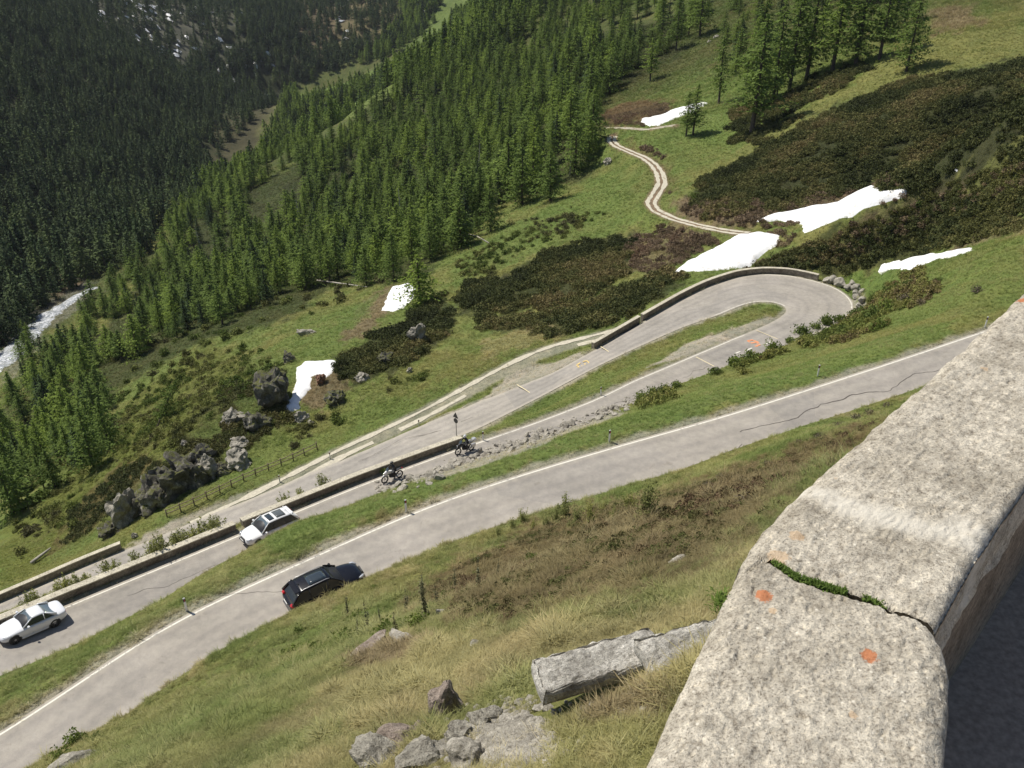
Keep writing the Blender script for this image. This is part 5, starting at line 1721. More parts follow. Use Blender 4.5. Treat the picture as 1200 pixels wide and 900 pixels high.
def rider(label, m, helmet, suit, shift=0.0):
    root = bpy.data.objects.new('person', None); COL.objects.link(root); tag(root, label, 'person', 'motorcyclists'); root.matrix_world = m @ Matrix.Translation((shift, 0, 0))
    J = [((-.28, 0, .95), .15, 1.1), ((-.22, 0, 1.12), .145), ((-.13, 0, 1.30), .16), ((-.06, 0, 1.44), .15), ((-.01, 0, 1.53), .065), ((.02, 0, 1.60), .06)]
    E_ = [(0, 1), (1, 2), (2, 3), (3, 4), (4, 5)]
    for s_ in (1, -1):
        b = len(J)
        J += [((-.04, s_ * .2, 1.44), .075), ((.10, s_ * .33, 1.2), .055), ((.30, s_ * .34, 1.1), .042)]
        E_ += [(3, b), (b, b + 1), (b + 1, b + 2)]
        b = len(J)
        J += [((-.24, s_ * .13, .93), .11), ((.16, s_ * .27, .86), .085), ((-.06, s_ * .27, .50), .062), ((-.08, s_ * .27, .34), .055), ((.08, s_ * .28, .29), .04)]
        E_ += [(0, b), (b, b + 1), (b + 1, b + 2), (b + 2, b + 3), (b + 3, b + 4)]
    skin_body('body', J, E_, suit, root)
    for s_ in (1, -1):       # gloved hands closed round the grips
        H = [((.29, s_ * .34, 1.1), .036), ((.34, s_ * .35, 1.09), .034)]; EE = [(0, 1)]
        for k in range(4):
            yy = s_ * (.31 + .024 * k); bb = len(H)
            H += [((.365, yy, 1.095), .013), ((.372, yy, 1.07), .012), ((.345, yy, 1.045), .011)]; EE += [(1, bb), (bb, bb + 1), (bb + 1, bb + 2)]
        bb = len(H); H += [((.32, s_ * .3, 1.06), .013), ((.345, s_ * .29, 1.045), .012)]; EE += [(0, bb), (bb, bb + 1)]
        skin_body('glove', H, EE, M_DARKP, root, 1)
    bm = bmesh.new(); bmesh.ops.create_uvsphere(bm, u_segments=20, v_segments=14, radius=1)
    for v in bm.verts: v.co = Vector((v.co.x * .165 + .03 + (.03 if v.co.z < -.2 and v.co.x > 0 else 0), v.co.y * .13, v.co.z * .15 + 1.70))
    obj_from_bm('helmet', bm, helmet, root)
    panel('visor', ((.165, .10, 1.66), (.165, -.10, 1.66), (.155, -.09, 1.76), (.155, .09, 1.76)), M_GLASS, root, .03, push=.01)
    return root


for (px, py, H_, off, paint, boxes, hm, lab, rlab) in (
        (463, 565, 45.2, 1.05, M_CWHITE2, False, M_HELB, 'white motorcycle on the road beside the wall, left one of two', 'rider in black leaning forward on the white motorcycle'),
        (548, 531, 45.95, .95, M_DARKP, True, M_HELW, 'dark motorcycle with silver luggage at the end of the wall', 'rider in black with white helmet on the dark motorcycle')):
    q0 = P(px, py, H_); i = nearest_idx(BC_i, q0); q = offset_xy(BC_i, off)[i]; q[2] = samp_road(q) + .01
    mr, mm = moto(lab, q, road_dir(BC_i, q, -1), paint, boxes, .05)
    rider(rlab, mm, hm, M_LEATH, 0)
    if boxes: pass


# ------------------------------------------------------------------ street furniture
def delineator(x, y, line_z, label, h=1.0):
    g = ground(x, y)
    r = empty('delineator_post', tuple(g), 0.6, label, 'marker post', 'white marker posts along the roads')
    boxo('post', (0, 0, h / 2 - .1), (.13, .07, h + .2), M_CWHITE2, r, .03)
    boxo('black_band', (0, 0, h * .83), (.136, .076, .2), M_DARKP, r, .0)
    boxo('reflector', (0, -.045, h * .83), (.05, .02, .12), M_RED, r, .0)
    return r


for x, y, lab in ((714, 518, 'marker post on the grass strip below the rubble bank'), (704, 463, 'marker post on the far side of the middle road by the grass island'), (476, 600, 'marker post beside the upper road, right of the black car'),
                  (219, 716, 'marker post beside the upper road, left of the black car'), (958, 441, 'marker post at the upper road near the hairpin shrubs'), (1154, 384, 'marker post beside the upper road just above the parapet'),
                  (566, 516, 'marker post behind the wall end beside the dark motorcycle'), (491, 500, 'marker post at the far edge of the lower road'), (387, 538, 'thin marker post between dirt path and lower road'), (328, 565, 'thin marker post left of the one by the dirt path')):
    delineator(x, y, 0, lab)

g = ground(535, 511)
sg = empty('road_sign', tuple(g), 0, 'dark road sign on a thin pole seen almost edge on, beside the lower road', 'road sign')
fd = road_dir(BC_o, g, 1); an = math.atan2(fd.y, fd.x) + .35
tube('pole', [(0, 0, -.3), (0, 0, 3.1)], .04, plain('grey_steel', (.15, .15, .15), .5, .6), sg, 8)
M_SGN = plain('sign_back', (.06, .055, .055), .6)
for zc, r_, n in ((2.75, .38, 3), (2.1, .32, 24)):
    bm = bmesh.new(); ex = Vector((math.cos(an), math.sin(an), 0)); ey = Vector((-math.sin(an), math.cos(an), 0))
    fr = []; bk = []
    for k in range(n):
        t = k / n * 6.2832 + (math.pi / 2 if n == 3 else 0); p_ = ey * math.cos(t) * r_ * (1.25 if n == 3 else 1) + Vector((0, 0, math.sin(t) * r_ * (1.25 if n == 3 else 1) + zc))
        fr.append(bm.verts.new(p_ + ex * .05)); bk.append(bm.verts.new(p_ + ex * .02))
    bm.faces.new(fr); bm.faces.new(bk[::-1])
    for k in range(n): bm.faces.new((fr[k], fr[(k + 1) % n], bk[(k + 1) % n], bk[k]))
    obj_from_bm('sign_plate', bm, M_SGN, sg, False)

# wooden fence beyond the dirt path
M_WOOD = plain('weathered_wood', (.2, .155, .11), .9, 0, .3, 4)
fpx = [(196, 606), (212, 599), (228, 592), (243, 585), (258, 578), (272, 571), (286, 564), (300, 558), (315, 552), (330, 546), (344, 540), (357, 534), (372, 527)]
fg = [ground(x, y) for x, y in fpx]
fr_ = empty('wooden_fence', tuple(fg[6]), 0, 'brown wooden rail fence between dirt path and dark crags', 'fence'); fo = np.array(fg[6])
for k, g in enumerate(fg):
    c = Vector(g - fo); lean = random.uniform(-.05, .05)
    tube('post', [c + Vector((0, 0, -.3)), c + Vector((lean, 0, 1.1))], .075, M_WOOD, fr_, 6)
    if k:
        for z in (.45, .92): tube('rail', [Vector(fg[k - 1] - fo) + Vector((0, 0, z + random.uniform(-.04, .04))), c + Vector((0, 0, z + random.uniform(-.04, .04)))], .05, M_WOOD, fr_, 5)

# fallen trunks
M_DEAD = plain('bleached_wood', (.36, .33, .28), .85, 0, .25, 3)
for (x0, y0, x1, y1, lab) in ((546, 276, 574, 287, 'pale fallen trunk under the edge of the larch forest'), (372, 330, 430, 338, 'bleached fallen trunk in the bushes left of the square snow patch'), (262, 398, 275, 396, ''), (700, 120, 712, 150, ''), (38, 662, 60, 645, 'bleached dead trunk on the knoll at the left edge')):
    if not lab: continue
    a = ground(x0, y0); b = ground(x1, y1); a[2] += .35; b[2] += .35; m_ = (a + b) / 2; m_[2] = max(m_[2], zat(m_[0], m_[1]) + .3)
    o = tube('fallen_trunk', [a, m_, b], [.22, .18, .1], M_DEAD, None, 7)
    tag(o, lab, 'fallen tree')

# ------------------------------------------------------------------ vegetation prototypes
def proto_obj(name, V, F, mats, midx=None, attrs=None):
    me = bpy.data.meshes.new(name)
    me.from_pydata([tuple(v) for v in V], [], F)
    for m in (mats if isinstance(mats, list) else [mats]): me.materials.append(m)
    if midx is not None: me.polygons.foreach_set('material_index', midx)
    if attrs:
        for k, v in attrs.items():
            a = me.attributes.new(k, 'FLOAT', 'POINT'); a.data.foreach_set('value', v)
    me.update()
    return me


def tuft(seed, n, h, spread, lean):
    rr = random.Random(seed); V = []; F = []; D = []
    for k in range(n):
        a = rr.uniform(0, 6.283); r = spread * math.sqrt(rr.random()) * .6
        x, y = r * math.cos(a), r * math.sin(a); hh = h * rr.uniform(.5, 1.15); b = rr.uniform(0, 6.283)
        lx, ly = math.cos(b) * lean * hh * rr.uniform(.3, 1.3), math.sin(b) * lean * hh * rr.uniform(.3, 1.3)
        w = h * rr.uniform(.014, .03); px, py = -math.sin(b) * w, math.cos(b) * w
        k0 = len(V)
        V += [(x - px, y - py, -.03), (x + px, y + py, -.03), (x + lx * .45 + px * .8, y + ly * .45 + py * .8, hh * .6), (x + lx * .45 - px * .8, y + ly * .45 - py * .8, hh * .6), (x + lx * 1.25, y + ly * 1.25, hh * .92)]
        F += [(k0, k0 + 1, k0 + 2, k0 + 3), (k0 + 3, k0 + 2, k0 + 4)]
        d = rr.random(); D += [d * .3, d * .3, d, d, min(1, d * 1.5)]
    return proto_obj('grass_tuft', V, F, M_TUFT, attrs={'dry': D})


def leaf_cloud(rr, centre, rad, n, size, V, F, flat=1.0, up=.2):
    for _ in range(n):
        while True:
            p = np.array([rr.uniform(-1, 1), rr.uniform(-1, 1), rr.uniform(-1, 1)])
            if p @ p < 1: break
        p = p / (np.linalg.norm(p) + 1e-6) * (np.linalg.norm(p) ** .6)
        c = centre + p * np.array([rad[0], rad[1], rad[2]])
        a = np.array([rr.gauss(0, 1), rr.gauss(0, 1), rr.gauss(0, flat)]); a /= np.linalg.norm(a) + 1e-9
        b = np.cross(a, [rr.gauss(0, 1), rr.gauss(0, 1), rr.gauss(0, 1)]); b /= np.linalg.norm(b) + 1e-9
        s_ = size * rr.uniform(.6, 1.3); k0 = len(V)
        V += [c - a * s_, c + b * s_ * .45, c + a * s_, c - b * s_ * .45]
        F.append((k0, k0 + 1, k0 + 2, k0 + 3))


def trunk_mesh(h, r0, rr, V, F, sides=6, segs=6, bend=.15):
    k0 = len(V); ox, oy = 0, 0; pts = []
    for i in range(segs + 1):
        t = i / segs; ox += rr.gauss(0, bend * .1); oy += rr.gauss(0, bend * .1)
        r = r0 * (1 - t) ** .8 + .015; pts.append((ox, oy, h * t - .3 * (i == 0)))
        for k in range(sides): V.append(np.array([ox + r * math.cos(k / sides * 6.283), oy + r * math.sin(k / sides * 6.283), pts[-1][2]]))
    for i in range(segs):
        for k in range(sides): F.append((k0 + i * sides + k, k0 + i * sides + (k + 1) % sides, k0 + (i + 1) * sides + (k + 1) % sides, k0 + (i + 1) * sides + k))
    return pts


def larch(seed, h, R_, start=.14, dens=1.0, leaf=.16, droop=.25, nb=70, shape=1.0, sparse=0, tr=None, limb=.025, minm=4):
    """trunk mesh + crown mesh (limbs with hanging needle sprays), height h, crown radius R_"""
    rr = random.Random(seed); TV, TF = [], []
    pts = trunk_mesh(h, tr or (h * .012 + .05), rr, TV, TF)
    V, F = [], []

    def at(t):
        i = min(int(t * 6), 5); u = t * 6 - i; return np.array(pts[i]) * (1 - u) + np.array(pts[i + 1]) * u
    for b in range(nb):
        t = start + (1 - start) * ((b + rr.random()) / nb) ** .92
        z = at(t); a = b * 2.399 + rr.uniform(-.5, .5)
        prof = min(1.0, 1.12 * (1 - ((t - start) / (1 - start)) ** 1.5) ** (.9 * shape)) * (.4 + .6 * min(1, (t - start) / .16 + .3))
        L_ = R_ * prof * rr.uniform(.6, 1.2) + .12
        if sparse and rr.random() < sparse: L_ *= .4
        d = np.array([math.cos(a), math.sin(a), 0])
        k0 = len(TV)       # limb
        e = z + d * L_ + np.array([0, 0, L_ * rr.uniform(-droop - .15, .05)])
        n_ = np.array([-d[1], d[0], 0]) * limb
        TV += [z - n_, z + n_, e, z + np.array([0, 0, limb * 2])]; TF += [(k0, k0 + 1, k0 + 2), (k0, k0 + 2, k0 + 3)]
        m_ = max(minm, int(L_ / .22 * dens * 2.3))
        for q in range(m_):
            u = (q + rr.random()) / m_; u = .12 + .88 * u
            c = z * (1 - u) + e * u + np.array([rr.gauss(0, .13 * L_ + .05), rr.gauss(0, .13 * L_ + .05), -abs(rr.gauss(0, .10 * L_)) + rr.uniform(0, .1)])
            s_ = leaf * rr.uniform(.6, 1.4) * (h / 14) ** .5
            ax = np.array([d[0] * rr.uniform(.3, 1) + rr.gauss(0, .5), d[1] * rr.uniform(.3, 1) + rr.gauss(0, .5), rr.gauss(-.35, .4)]); ax /= np.linalg.norm(ax)
            bx = np.cross(ax, [rr.gauss(0, .5), rr.gauss(0, .5), 1]); bx /= np.linalg.norm(bx) + 1e-9
            k0 = len(V); V += [c - ax * s_, c + bx * s_ * .5, c + ax * s_ * 1.2, c - bx * s_ * .5]; F.append((k0, k0 + 1, k0 + 2, k0 + 3))
    return (TV, TF), (V, F)


M_BARK = plain('larch_bark', (.09, .07, .055), .95, 0, .3, 3)
M_LARCH = foliage_mat('larch_needles', (.115, .18, .038), (.2, .27, .06), .42, .3)
M_LARCHY = foliage_mat('young_larch_needles', (.24, .26, .09), (.36, .37, .14), .35, .2)
M_SPRUCE = foliage_mat('spruce_needles', (.03, .055, .02), (.055, .09, .03), .12, .25)
M_HEATH = foliage_mat('dwarf_shrub_leaves', (.045, .06, .02), (.095, .11, .04), .15, .35)
M_BUSH = foliage_mat('green_bush_leaves', (.09, .135, .03), (.17, .21, .055), .3, .2)
M_TWIG = foliage_mat('bare_twigs', (.11, .09, .065), (.2, .165, .12), .0, .2)
def cush_mat():
    m, nt, bs, out = new_mat('scrub_leaves')
    a = N(nt, 'ShaderNodeAttribute', attribute_name='tint'); a.attribute_type = 'INSTANCER'
    c = mixc(nt, a.outputs['Color'], ramp(nt, noise_n(nt, 3.0, 3, .6, objco(nt)), [(.3, (.65, .65, .65)), (.7, (1.4, 1.35, 1.2))]), 1.0, 'MULTIPLY')
    nt.links.new(c, bs.inputs['Base Color']); bs.inputs['Roughness'].default_value = .85; bs.inputs['Specular IOR Level'].default_value = .15
    tr = N(nt, 'ShaderNodeBsdfTranslucent'); nt.links.new(c, tr.inputs[0])
    mx = N(nt, 'ShaderNodeMixShader'); mx.inputs[0].default_value = .2
    nt.links.new(bs.outputs[0], mx.inputs[1]); nt.links.new(tr.outputs[0], mx.inputs[2]); nt.links.new(mx.outputs[0], out.inputs[0])
    return m


M_CUSH = cush_mat()
M_DRYB = foliage_mat('dry_heather', (.13, .085, .055), (.22, .16, .1), .1, .3)

LARCH = []
for i, (h, R_, st, sh, sp) in enumerate([(15, 3.2, .10, 1.0, 0), (17, 3.1, .14, .9, .12), (12, 3.0, .07, 1.0, 0), (19, 3.2, .2, .9, .2), (10, 2.7, .05, 1.1, 0), (16, 2.6, .22, .8, .3)]):
    (tv, tf), (cv, cf) = larch(100 + i, h, R_, st, 1.0, .24, .2, 86, sh, sp)
    LARCH.append((h, proto_obj('larch_trunk', tv, tf, M_BARK), proto_obj('larch_crown', cv, cf, M_LARCH)))
SPRUCE = []
for i, (h, R_) in enumerate([(14, 2.2), (12, 2.0), (17, 2.5)]):
    (tv, tf), (cv, cf) = larch(200 + i, h, R_, .06, 1.5, .21, .5, 90, 1.15, 0)
    SPRUCE.append((h, proto_obj('spruce_trunk', tv, tf, M_BARK), proto_obj('spruce_crown', cv, cf, M_SPRUCE)))


def joined(tm, cm, name):
    bm = bmesh.new(); bm.from_mesh(tm); n0 = len(bm.faces); bm.from_mesh(cm); bm.faces.ensure_lookup_table()
    for f in bm.faces[n0:]: f.material_index = 1
    me = bpy.data.meshes.new(name); bm.to_mesh(me); bm.free(); me.materials.append(tm.materials[0]); me.materials.append(cm.materials[0]); return me


def far_tree(seed, h, R_, mat, name):
    """same tree with fewer, larger sprays, for the distant forest"""
    (tv, tf), (cv, cf) = larch(seed, h, R_, .08, .4, .5, .25, 56, 1.0, .05)
    return joined(proto_obj('t', tv[:42], [f for f in tf if max(f) < 42], M_BARK), proto_obj('c', cv, cf, mat), name)


def widen(me, k):
    for v in me.vertices: v.co.x *= k; v.co.y *= k
    return me


def to_coll(name, meshes):
    c = bpy.data.collections.new(name)
    for i, me in enumerate(meshes):
        o = bpy.data.objects.new('%s_%02d' % (name, i), me); c.objects.link(o)
    return c


def scatter(name, coll, pts, rot, scl, label, tint=None, kind='stuff'):
    """one stuff object: points carrying instances of the prototypes"""
    pts = np.asarray(pts, np.float32); n = len(pts)
    if n == 0: return None
    me = bpy.data.meshes.new(name); me.vertices.add(n); me.vertices.foreach_set('co', pts.ravel())
    a = me.attributes.new('rot', 'FLOAT_VECTOR', 'POINT'); a.data.foreach_set('vector', np.asarray(rot, np.float32).ravel())
    a = me.attributes.new('scl', 'FLOAT', 'POINT'); a.data.foreach_set('value', np.asarray(scl, np.float32).ravel())
    if tint is not None:
        a = me.attributes.new('tint', 'FLOAT_COLOR', 'POINT'); a.data.foreach_set('color', np.c_[tint, np.ones(n)].astype(np.float32).ravel())
    o = bpy.data.objects.new(name, me); COL.objects.link(o)
    ng = bpy.data.node_groups.new(name, 'GeometryNodeTree')
    ng.interface.new_socket('Geometry', in_out='INPUT', socket_type='NodeSocketGeometry'); ng.interface.new_socket('Geometry', in_out='OUTPUT', socket_type='NodeSocketGeometry')
    gi = ng.nodes.new('NodeGroupInput'); go = ng.nodes.new('NodeGroupOutput')
    ip = ng.nodes.new('GeometryNodeInstanceOnPoints'); ci = ng.nodes.new('GeometryNodeCollectionInfo')
    ci.inputs['Collection'].default_value = coll; ci.inputs['Separate Children'].default_value = True; ci.inputs['Reset Children'].default_value = True
    ip.inputs['Pick Instance'].default_value = True
    ra = ng.nodes.new('GeometryNodeInputNamedAttribute'); ra.data_type = 'FLOAT_VECTOR'; ra.inputs[0].default_value = 'rot'
    sa = ng.nodes.new('GeometryNodeInputNamedAttribute'); sa.data_type = 'FLOAT'; sa.inputs[0].default_value = 'scl'
    ng.links.new(gi.outputs[0], ip.inputs['Points']); ng.links.new(ci.outputs[0], ip.inputs['Instance'])
    ng.links.new(ra.outputs[0], ip.inputs['Rotation']); ng.links.new(sa.outputs[0], ip.inputs['Scale']); ng.links.new(ip.outputs[0], go.inputs[0])
    md = o.modifiers.new('scatter', 'NODES'); md.node_group = ng
    return tag(o, label, kind=kind)


# ------------------------------------------------------------------ where things grow
def project(X, Y, Z):
    f_ = Y * CP - Z * SP; u_ = Y * SP + Z * CP
    return 600 + FPX * X / f_, 450 - FPX * u_ / f_


def polar_random(n, r0, r1, a0=-36, a1=34, seed=1, power=1.0):
    g = np.random.default_rng(seed)
    a = np.radians(g.uniform(a0, a1, n))
    if power == 1.0: r = np.sqrt(g.uniform(r0 ** 2, r1 ** 2, n))      # even per square metre
    else: r = np.exp(g.uniform(math.log(r0), math.log(r1), n))
    return r * np.sin(a), r * np.cos(a)


def poly_mask(px, py, pts):
    return in_poly(px, py, np.array(pts, float))


road_near = roadmask


def off_road(X, Y, thr=.5): return samp(roadmask, X, Y) < thr


A_poly = np.vstack([A_far[:, :2], A_near[::-1, :2]]); BC_poly = np.vstack([BC_i[:, :2], BC_o[::-1, :2]])


def on_pave(X, Y): return in_poly(X, Y, A_poly) | in_poly(X, Y, BC_poly)


snow_polys = [np.array([ground(x, y)[:2] for x, y in s_[1]]) for s_ in SN]


def in_snow(X, Y):
    m = np.zeros(X.shape, bool)
    for q in snow_polys: m |= in_poly(X, Y, q)
    return m


# ---- grass
TUFTS = to_coll('tufts', [tuft(i, 34, .24, .26, .8) for i in range(5)] + [tuft(10 + i, 22, .36, .24, 1.2) for i in range(2)])
TUFTW = to_coll('wide_tufts', [tuft(20 + i, 14, .24, .26, .7) for i in range(4)])
for o_ in TUFTW.objects:
    for v_ in o_.data.vertices: pass
COVG = cov.copy()


def grass(n, r0, r1, s0, s1, seed, a0=-42, a1=34, power=1.0, label='', bright=1.95, dens_fn=None, frame=True):
    X, Y = polar_random(n, r0, r1, a0, a1, seed, power)
    Z = samp(GZ, X, Y); px, py = project(X, Y, Z)
    ok = ~on_pave(X, Y) & ~in_snow(X, Y)
    if frame: ok &= (px > -60) & (px < 1260) & (py > -60) & (py < 980)
    c = np.stack([samp(COVG[..., k], X, Y) for k in range(3)], 1)
    grav = (c[:, 0] > .27) & (c[:, 2] > .19)
    for t_ in TRK: ok &= ~in_poly(X, Y, t_) | (np.random.default_rng(seed + 2).random(n) < .04)
    ok &= ~(grav & (np.random.default_rng(seed + 5).random(n) > .12))
    dist = np.hypot(X, Y)
    if dens_fn is not None: ok &= np.random.default_rng(seed + 9).random(n) < dens_fn(X, Y, px, py)
    X, Y, Z, c, px, py = X[ok], Y[ok], Z[ok], c[ok], px[ok], py[ok]
    g = np.random.default_rng(seed + 1); m = len(X)
    rot = np.stack([g.normal(-.25, .25, m), g.normal(0, .25, m), g.uniform(-3.14, 3.14, m)], 1)
    # clumps: blond, green and brown grass alternate at hand and at metre scale
    k1 = fbm(X / .9, Y / .9, 3, 15)[:, None]; k2 = fbm(X / 3.5, Y / 3.5, 3, 25)[:, None]; k3 = g.random(m)[:, None]
    col = c * bright * (1 + .35 * k1)
    blond = np.array([.40, .37, .2]); green = np.array([.10, .17, .035])
    wb2 = np.clip(.38 * sstep(.1, .7, k1 + k2 * .6) + .3 * (k3 > .85), 0, .65); col = col * (1 - wb2) + blond * wb2 * np.clip(c.sum(1, keepdims=True) / .32, .5, 1)
    near_ = np.clip((60 - dist[ok]) / 40, 0, 1)[:, None] * .3 + .08; col = col * (1 - near_) + (col.mean(1, keepdims=True) * np.array([1.12, 1.06, .74])) * near_
    wg = .45 * sstep(.1, .5, -k2 + .3 * k1) * (c[:, 1:2] > c[:, 0:1] * .98); col = col * (1 - wg) + green * wg
    tus = sstep(.1, .6, fbm(X / .55, Y / .55, 2, 35)) * (r1 < 50)
    scl = g.uniform(s0, s1, m) * (.75 + .35 * k1[:, 0] + .9 * tus)
    return scatter('grass', TUFTS, np.stack([X, Y, Z], 1), rot, scl, label, col)


TRK = [np.vstack([offset_xy(t_, -1.5)[:, :2], offset_xy(t_, 1.5)[::-1, :2]]) for t_ in (TR1, TR2, TR3)]
BLK = [P(x_, y_, -cb[2]) [:2] for x_, y_ in ((640, 812), (770, 790))]
FGR = [(ground(x_, y_)[:2], w_) for x_, y_, w_ in [(q[0], q[1], q[2]) for q in FG if q[2]]]


def keep_clear(X, Y):
    m = np.ones(X.shape, bool)
    for c_, w_ in FGR: m &= np.hypot(X - c_[0], Y - c_[1]) > w_ * .0055
    a_, b_ = P(622, 800, -cb[2] - .1)[:2], P(778, 760, -cb[2] - .1)[:2]
    for t_ in np.linspace(0, 1, 6): m &= np.hypot(X - (a_ + (b_ - a_) * t_)[0], Y - (a_ + (b_ - a_) * t_)[1]) > .32
    return m.astype(float)


grass(120000, 4.5, 17, .24, .52, 301, -42, 34, label='rough alpine grass on the steep slope below the parapet', dens_fn=lambda X, Y, px, py: keep_clear(X, Y) * (.25 + .75 * sstep(-.45, -.1, fbm(X / 1.6, Y / 1.6, 3, 45))))
grass(100000, 17, 46, .38, .8, 302, -42, 34, label='rough grass and heather on the slope down to the upper road', dens_fn=lambda X, Y, px, py: (.3 + .7 * sstep(-.4, -.05, fbm(X / 2.2, Y / 2.2, 3, 46))) * (1 - .45 * poly_mask(px, py, [(480, 700), (560, 650), (660, 600), (760, 580), (900, 540), (1030, 480), (960, 560), (860, 660), (760, 690), (640, 720), (540, 735)])))
grass(90000, 36, 112, .6, 1.1, 303, -42, 34, label='short grass on the verges and strips between the roads')
grass(80000, 95, 240, 1.2, 2.2, 304, -34, 33, label='grass on the slopes beyond the hairpin', dens_fn=lambda X, Y, px, py: (py > 0) * .95)
grass(45000, 225, 430, 2.0, 3.4, 306, -36, 2, label='grass of the clearings near the stream', dens_fn=lambda X, Y, px, py: (py > 150) * 1.0)
grass(60000, 235, 420, 2.2, 3.6, 305, 2, 33, label='grass of the high meadows at the top right', dens_fn=lambda X, Y, px, py: (px > 640) * 1.0)

# ---- dwarf shrub heath (one mass) on the dark patches
def cushion(seed, n, rad, size, mat, nclump=7):
    rr = random.Random(seed); V, F = [], []
    for _ in range(nclump):
        a = rr.uniform(0, 6.283); r = rr.uniform(0, rad * .7); h = rad * rr.uniform(.3, .75)
        leaf_cloud(rr, np.array([math.cos(a) * r, math.sin(a) * r, h * .6]), (rad * .45, rad * .45, h * .7), n // nclump, size, V, F)
    return proto_obj('cushion', V, F, mat)


HEATH = to_coll('heath', [cushion(i, 280, 1.0, .15, M_CUSH) for i in range(5)])
HEATHD = HEATH
GREENB = to_coll('greenbrush', [cushion(30 + i, 260, 1.0, .17, M_CUSH) for i in range(4)])
PAL_HEATH = [(.045, .055, .024), (.07, .085, .032), (.1, .11, .042), (.15, .15, .058), (.2, .17, .08)]
PAL_DRY = [(.19, .13, .09), (.26, .2, .14), (.12, .09, .06), (.3, .24, .15)]
PAL_GREEN = [(.08, .12, .03), (.12, .16, .04), (.17, .18, .06), (.1, .1, .05)]


def palette(X, Y, pal, seed, size=9.0):
    k = fbm(X / size, Y / size, 3, seed) * .9 + np.random.default_rng(seed).normal(0, .13, len(X))
    t = np.clip((k + .55) / 1.1, 0, .999) * (len(pal) - 1); i = t.astype(int); u = (t - i)[:, None]; pal = np.array(pal)
    return pal[i] * (1 - u) + pal[i + 1] * u


def mass(name, coll, polys, n, r0, r1, s0, s1, seed, label, a0=-36, a1=34, thin=0, pal=None):
    X, Y = polar_random(n, r0, r1, a0, a1, seed)
    X = X + 0; Z = samp(GZ, X, Y); px, py = project(X, Y, Z)
    wob1 = fbm(X / 6, Y / 6, 3, seed) * 22; wob2 = fbm(X / 6, Y / 6, 3, seed + 2) * 12
    ok = np.zeros(X.shape, bool)
    for q in polys: ok |= poly_mask(px + wob1, py + wob2, q)
    ok &= off_road(X, Y, .3) & ~in_snow(X, Y)
    ok &= fbm(X / 5, Y / 5, 3, seed + 7) > (-.55 + thin)
    X, Y, Z = X[ok], Y[ok], Z[ok]; m = len(X); g = np.random.default_rng(seed + 1)
    rot = np.stack([g.normal(0, .2, m), g.normal(0, .2, m), g.uniform(0, 6.28, m)], 1)
    return scatter(name, coll, np.stack([X, Y, Z - .05], 1), rot, g.uniform(s0, s1, m) * (1 + .3 * fbm(X / 4, Y / 4, 2, seed)), label, palette(X, Y, pal or PAL_HEATH, seed))


heath_polys = [[(800, 238), (830, 212), (930, 150), (1060, 100), (1210, 72), (1210, 182), (1060, 226), (1000, 230), (960, 236), (885, 254), (830, 250)],
               [(890, 318), (915, 305), (960, 288), (1060, 256), (1210, 212), (1210, 262), (1100, 290), (1030, 306), (960, 322)],
               [(540, 345), (640, 300), (720, 275), (745, 280), (735, 315), (690, 345), (600, 365), (545, 370)],
               [(560, 375), (640, 365), (720, 340), (790, 320), (800, 335), (740, 372), (660, 392), (580, 388)],
               [(385, 420), (480, 375), (510, 350), (545, 362), (520, 400), (455, 440), (400, 455)],
               [(860, 130), (940, 100), (1010, 70), (1030, 85), (960, 115), (890, 170), (850, 165)]]
mass('shrub_heath', HEATH, heath_polys, 48000, 105, 260, .5, 1.35, 401, 'dark dwarf shrub heath covering the gully sides and hollows', -16, 34, .16)
mass('shrub_heath', HEATH, [[(240, 475), (330, 428), (345, 470), (300, 530), (230, 560), (130, 620), (125, 600), (200, 520)], [(120, 560), (165, 530), (185, 540), (150, 590), (100, 630), (60, 650), (90, 600)]],
     7000, 60, 130, .4, .9, 402, 'dark heath between the crags at the left', -36, -10, .4, [(.06, .075, .03), (.09, .1, .04), (.15, .14, .06)])
mass('dry_scrub', HEATHD, [[(740, 280), (800, 262), (850, 280), (800, 305), (770, 322), (735, 318)], [(780, 245), (830, 235), (900, 240), (960, 234), (1050, 205), (1060, 228), (985, 240), (885, 262), (870, 270), (800, 258)],
                           [(700, 128), (760, 112), (790, 126), (755, 148), (705, 145)], [(725, 172), (760, 175), (785, 205), (785, 225), (770, 200), (740, 182)], [(880, 318), (960, 283), (1060, 236), (1205, 186), (1205, 220), (1060, 268), (960, 308)],
                           [(890, 265), (940, 262), (930, 285), (900, 300), (885, 275)]],
     26000, 110, 260, .5, 1.0, 403, 'reddish brown dry scrub around the snow patches', 0, 34, .25, PAL_DRY)
mass('green_scrub', GREENB, [[(0, 690), (0, 560), (60, 520), (150, 465), (250, 400), (335, 425), (290, 465), (200, 520), (110, 590)], [(540, 300), (640, 255), (700, 240), (690, 260), (600, 300), (540, 330)], [(290, 500), (340, 480), (360, 500), (420, 470), (470, 440), (520, 420), (440, 480), (340, 530), (300, 540)],
                             [(880, 318), (960, 285), (1060, 238), (1205, 188), (1205, 215), (1060, 262), (960, 305)]], 16000, 60, 230, .4, 1.1, 404, 'low green scrub on the slopes', -36, 34, .4, PAL_GREEN)

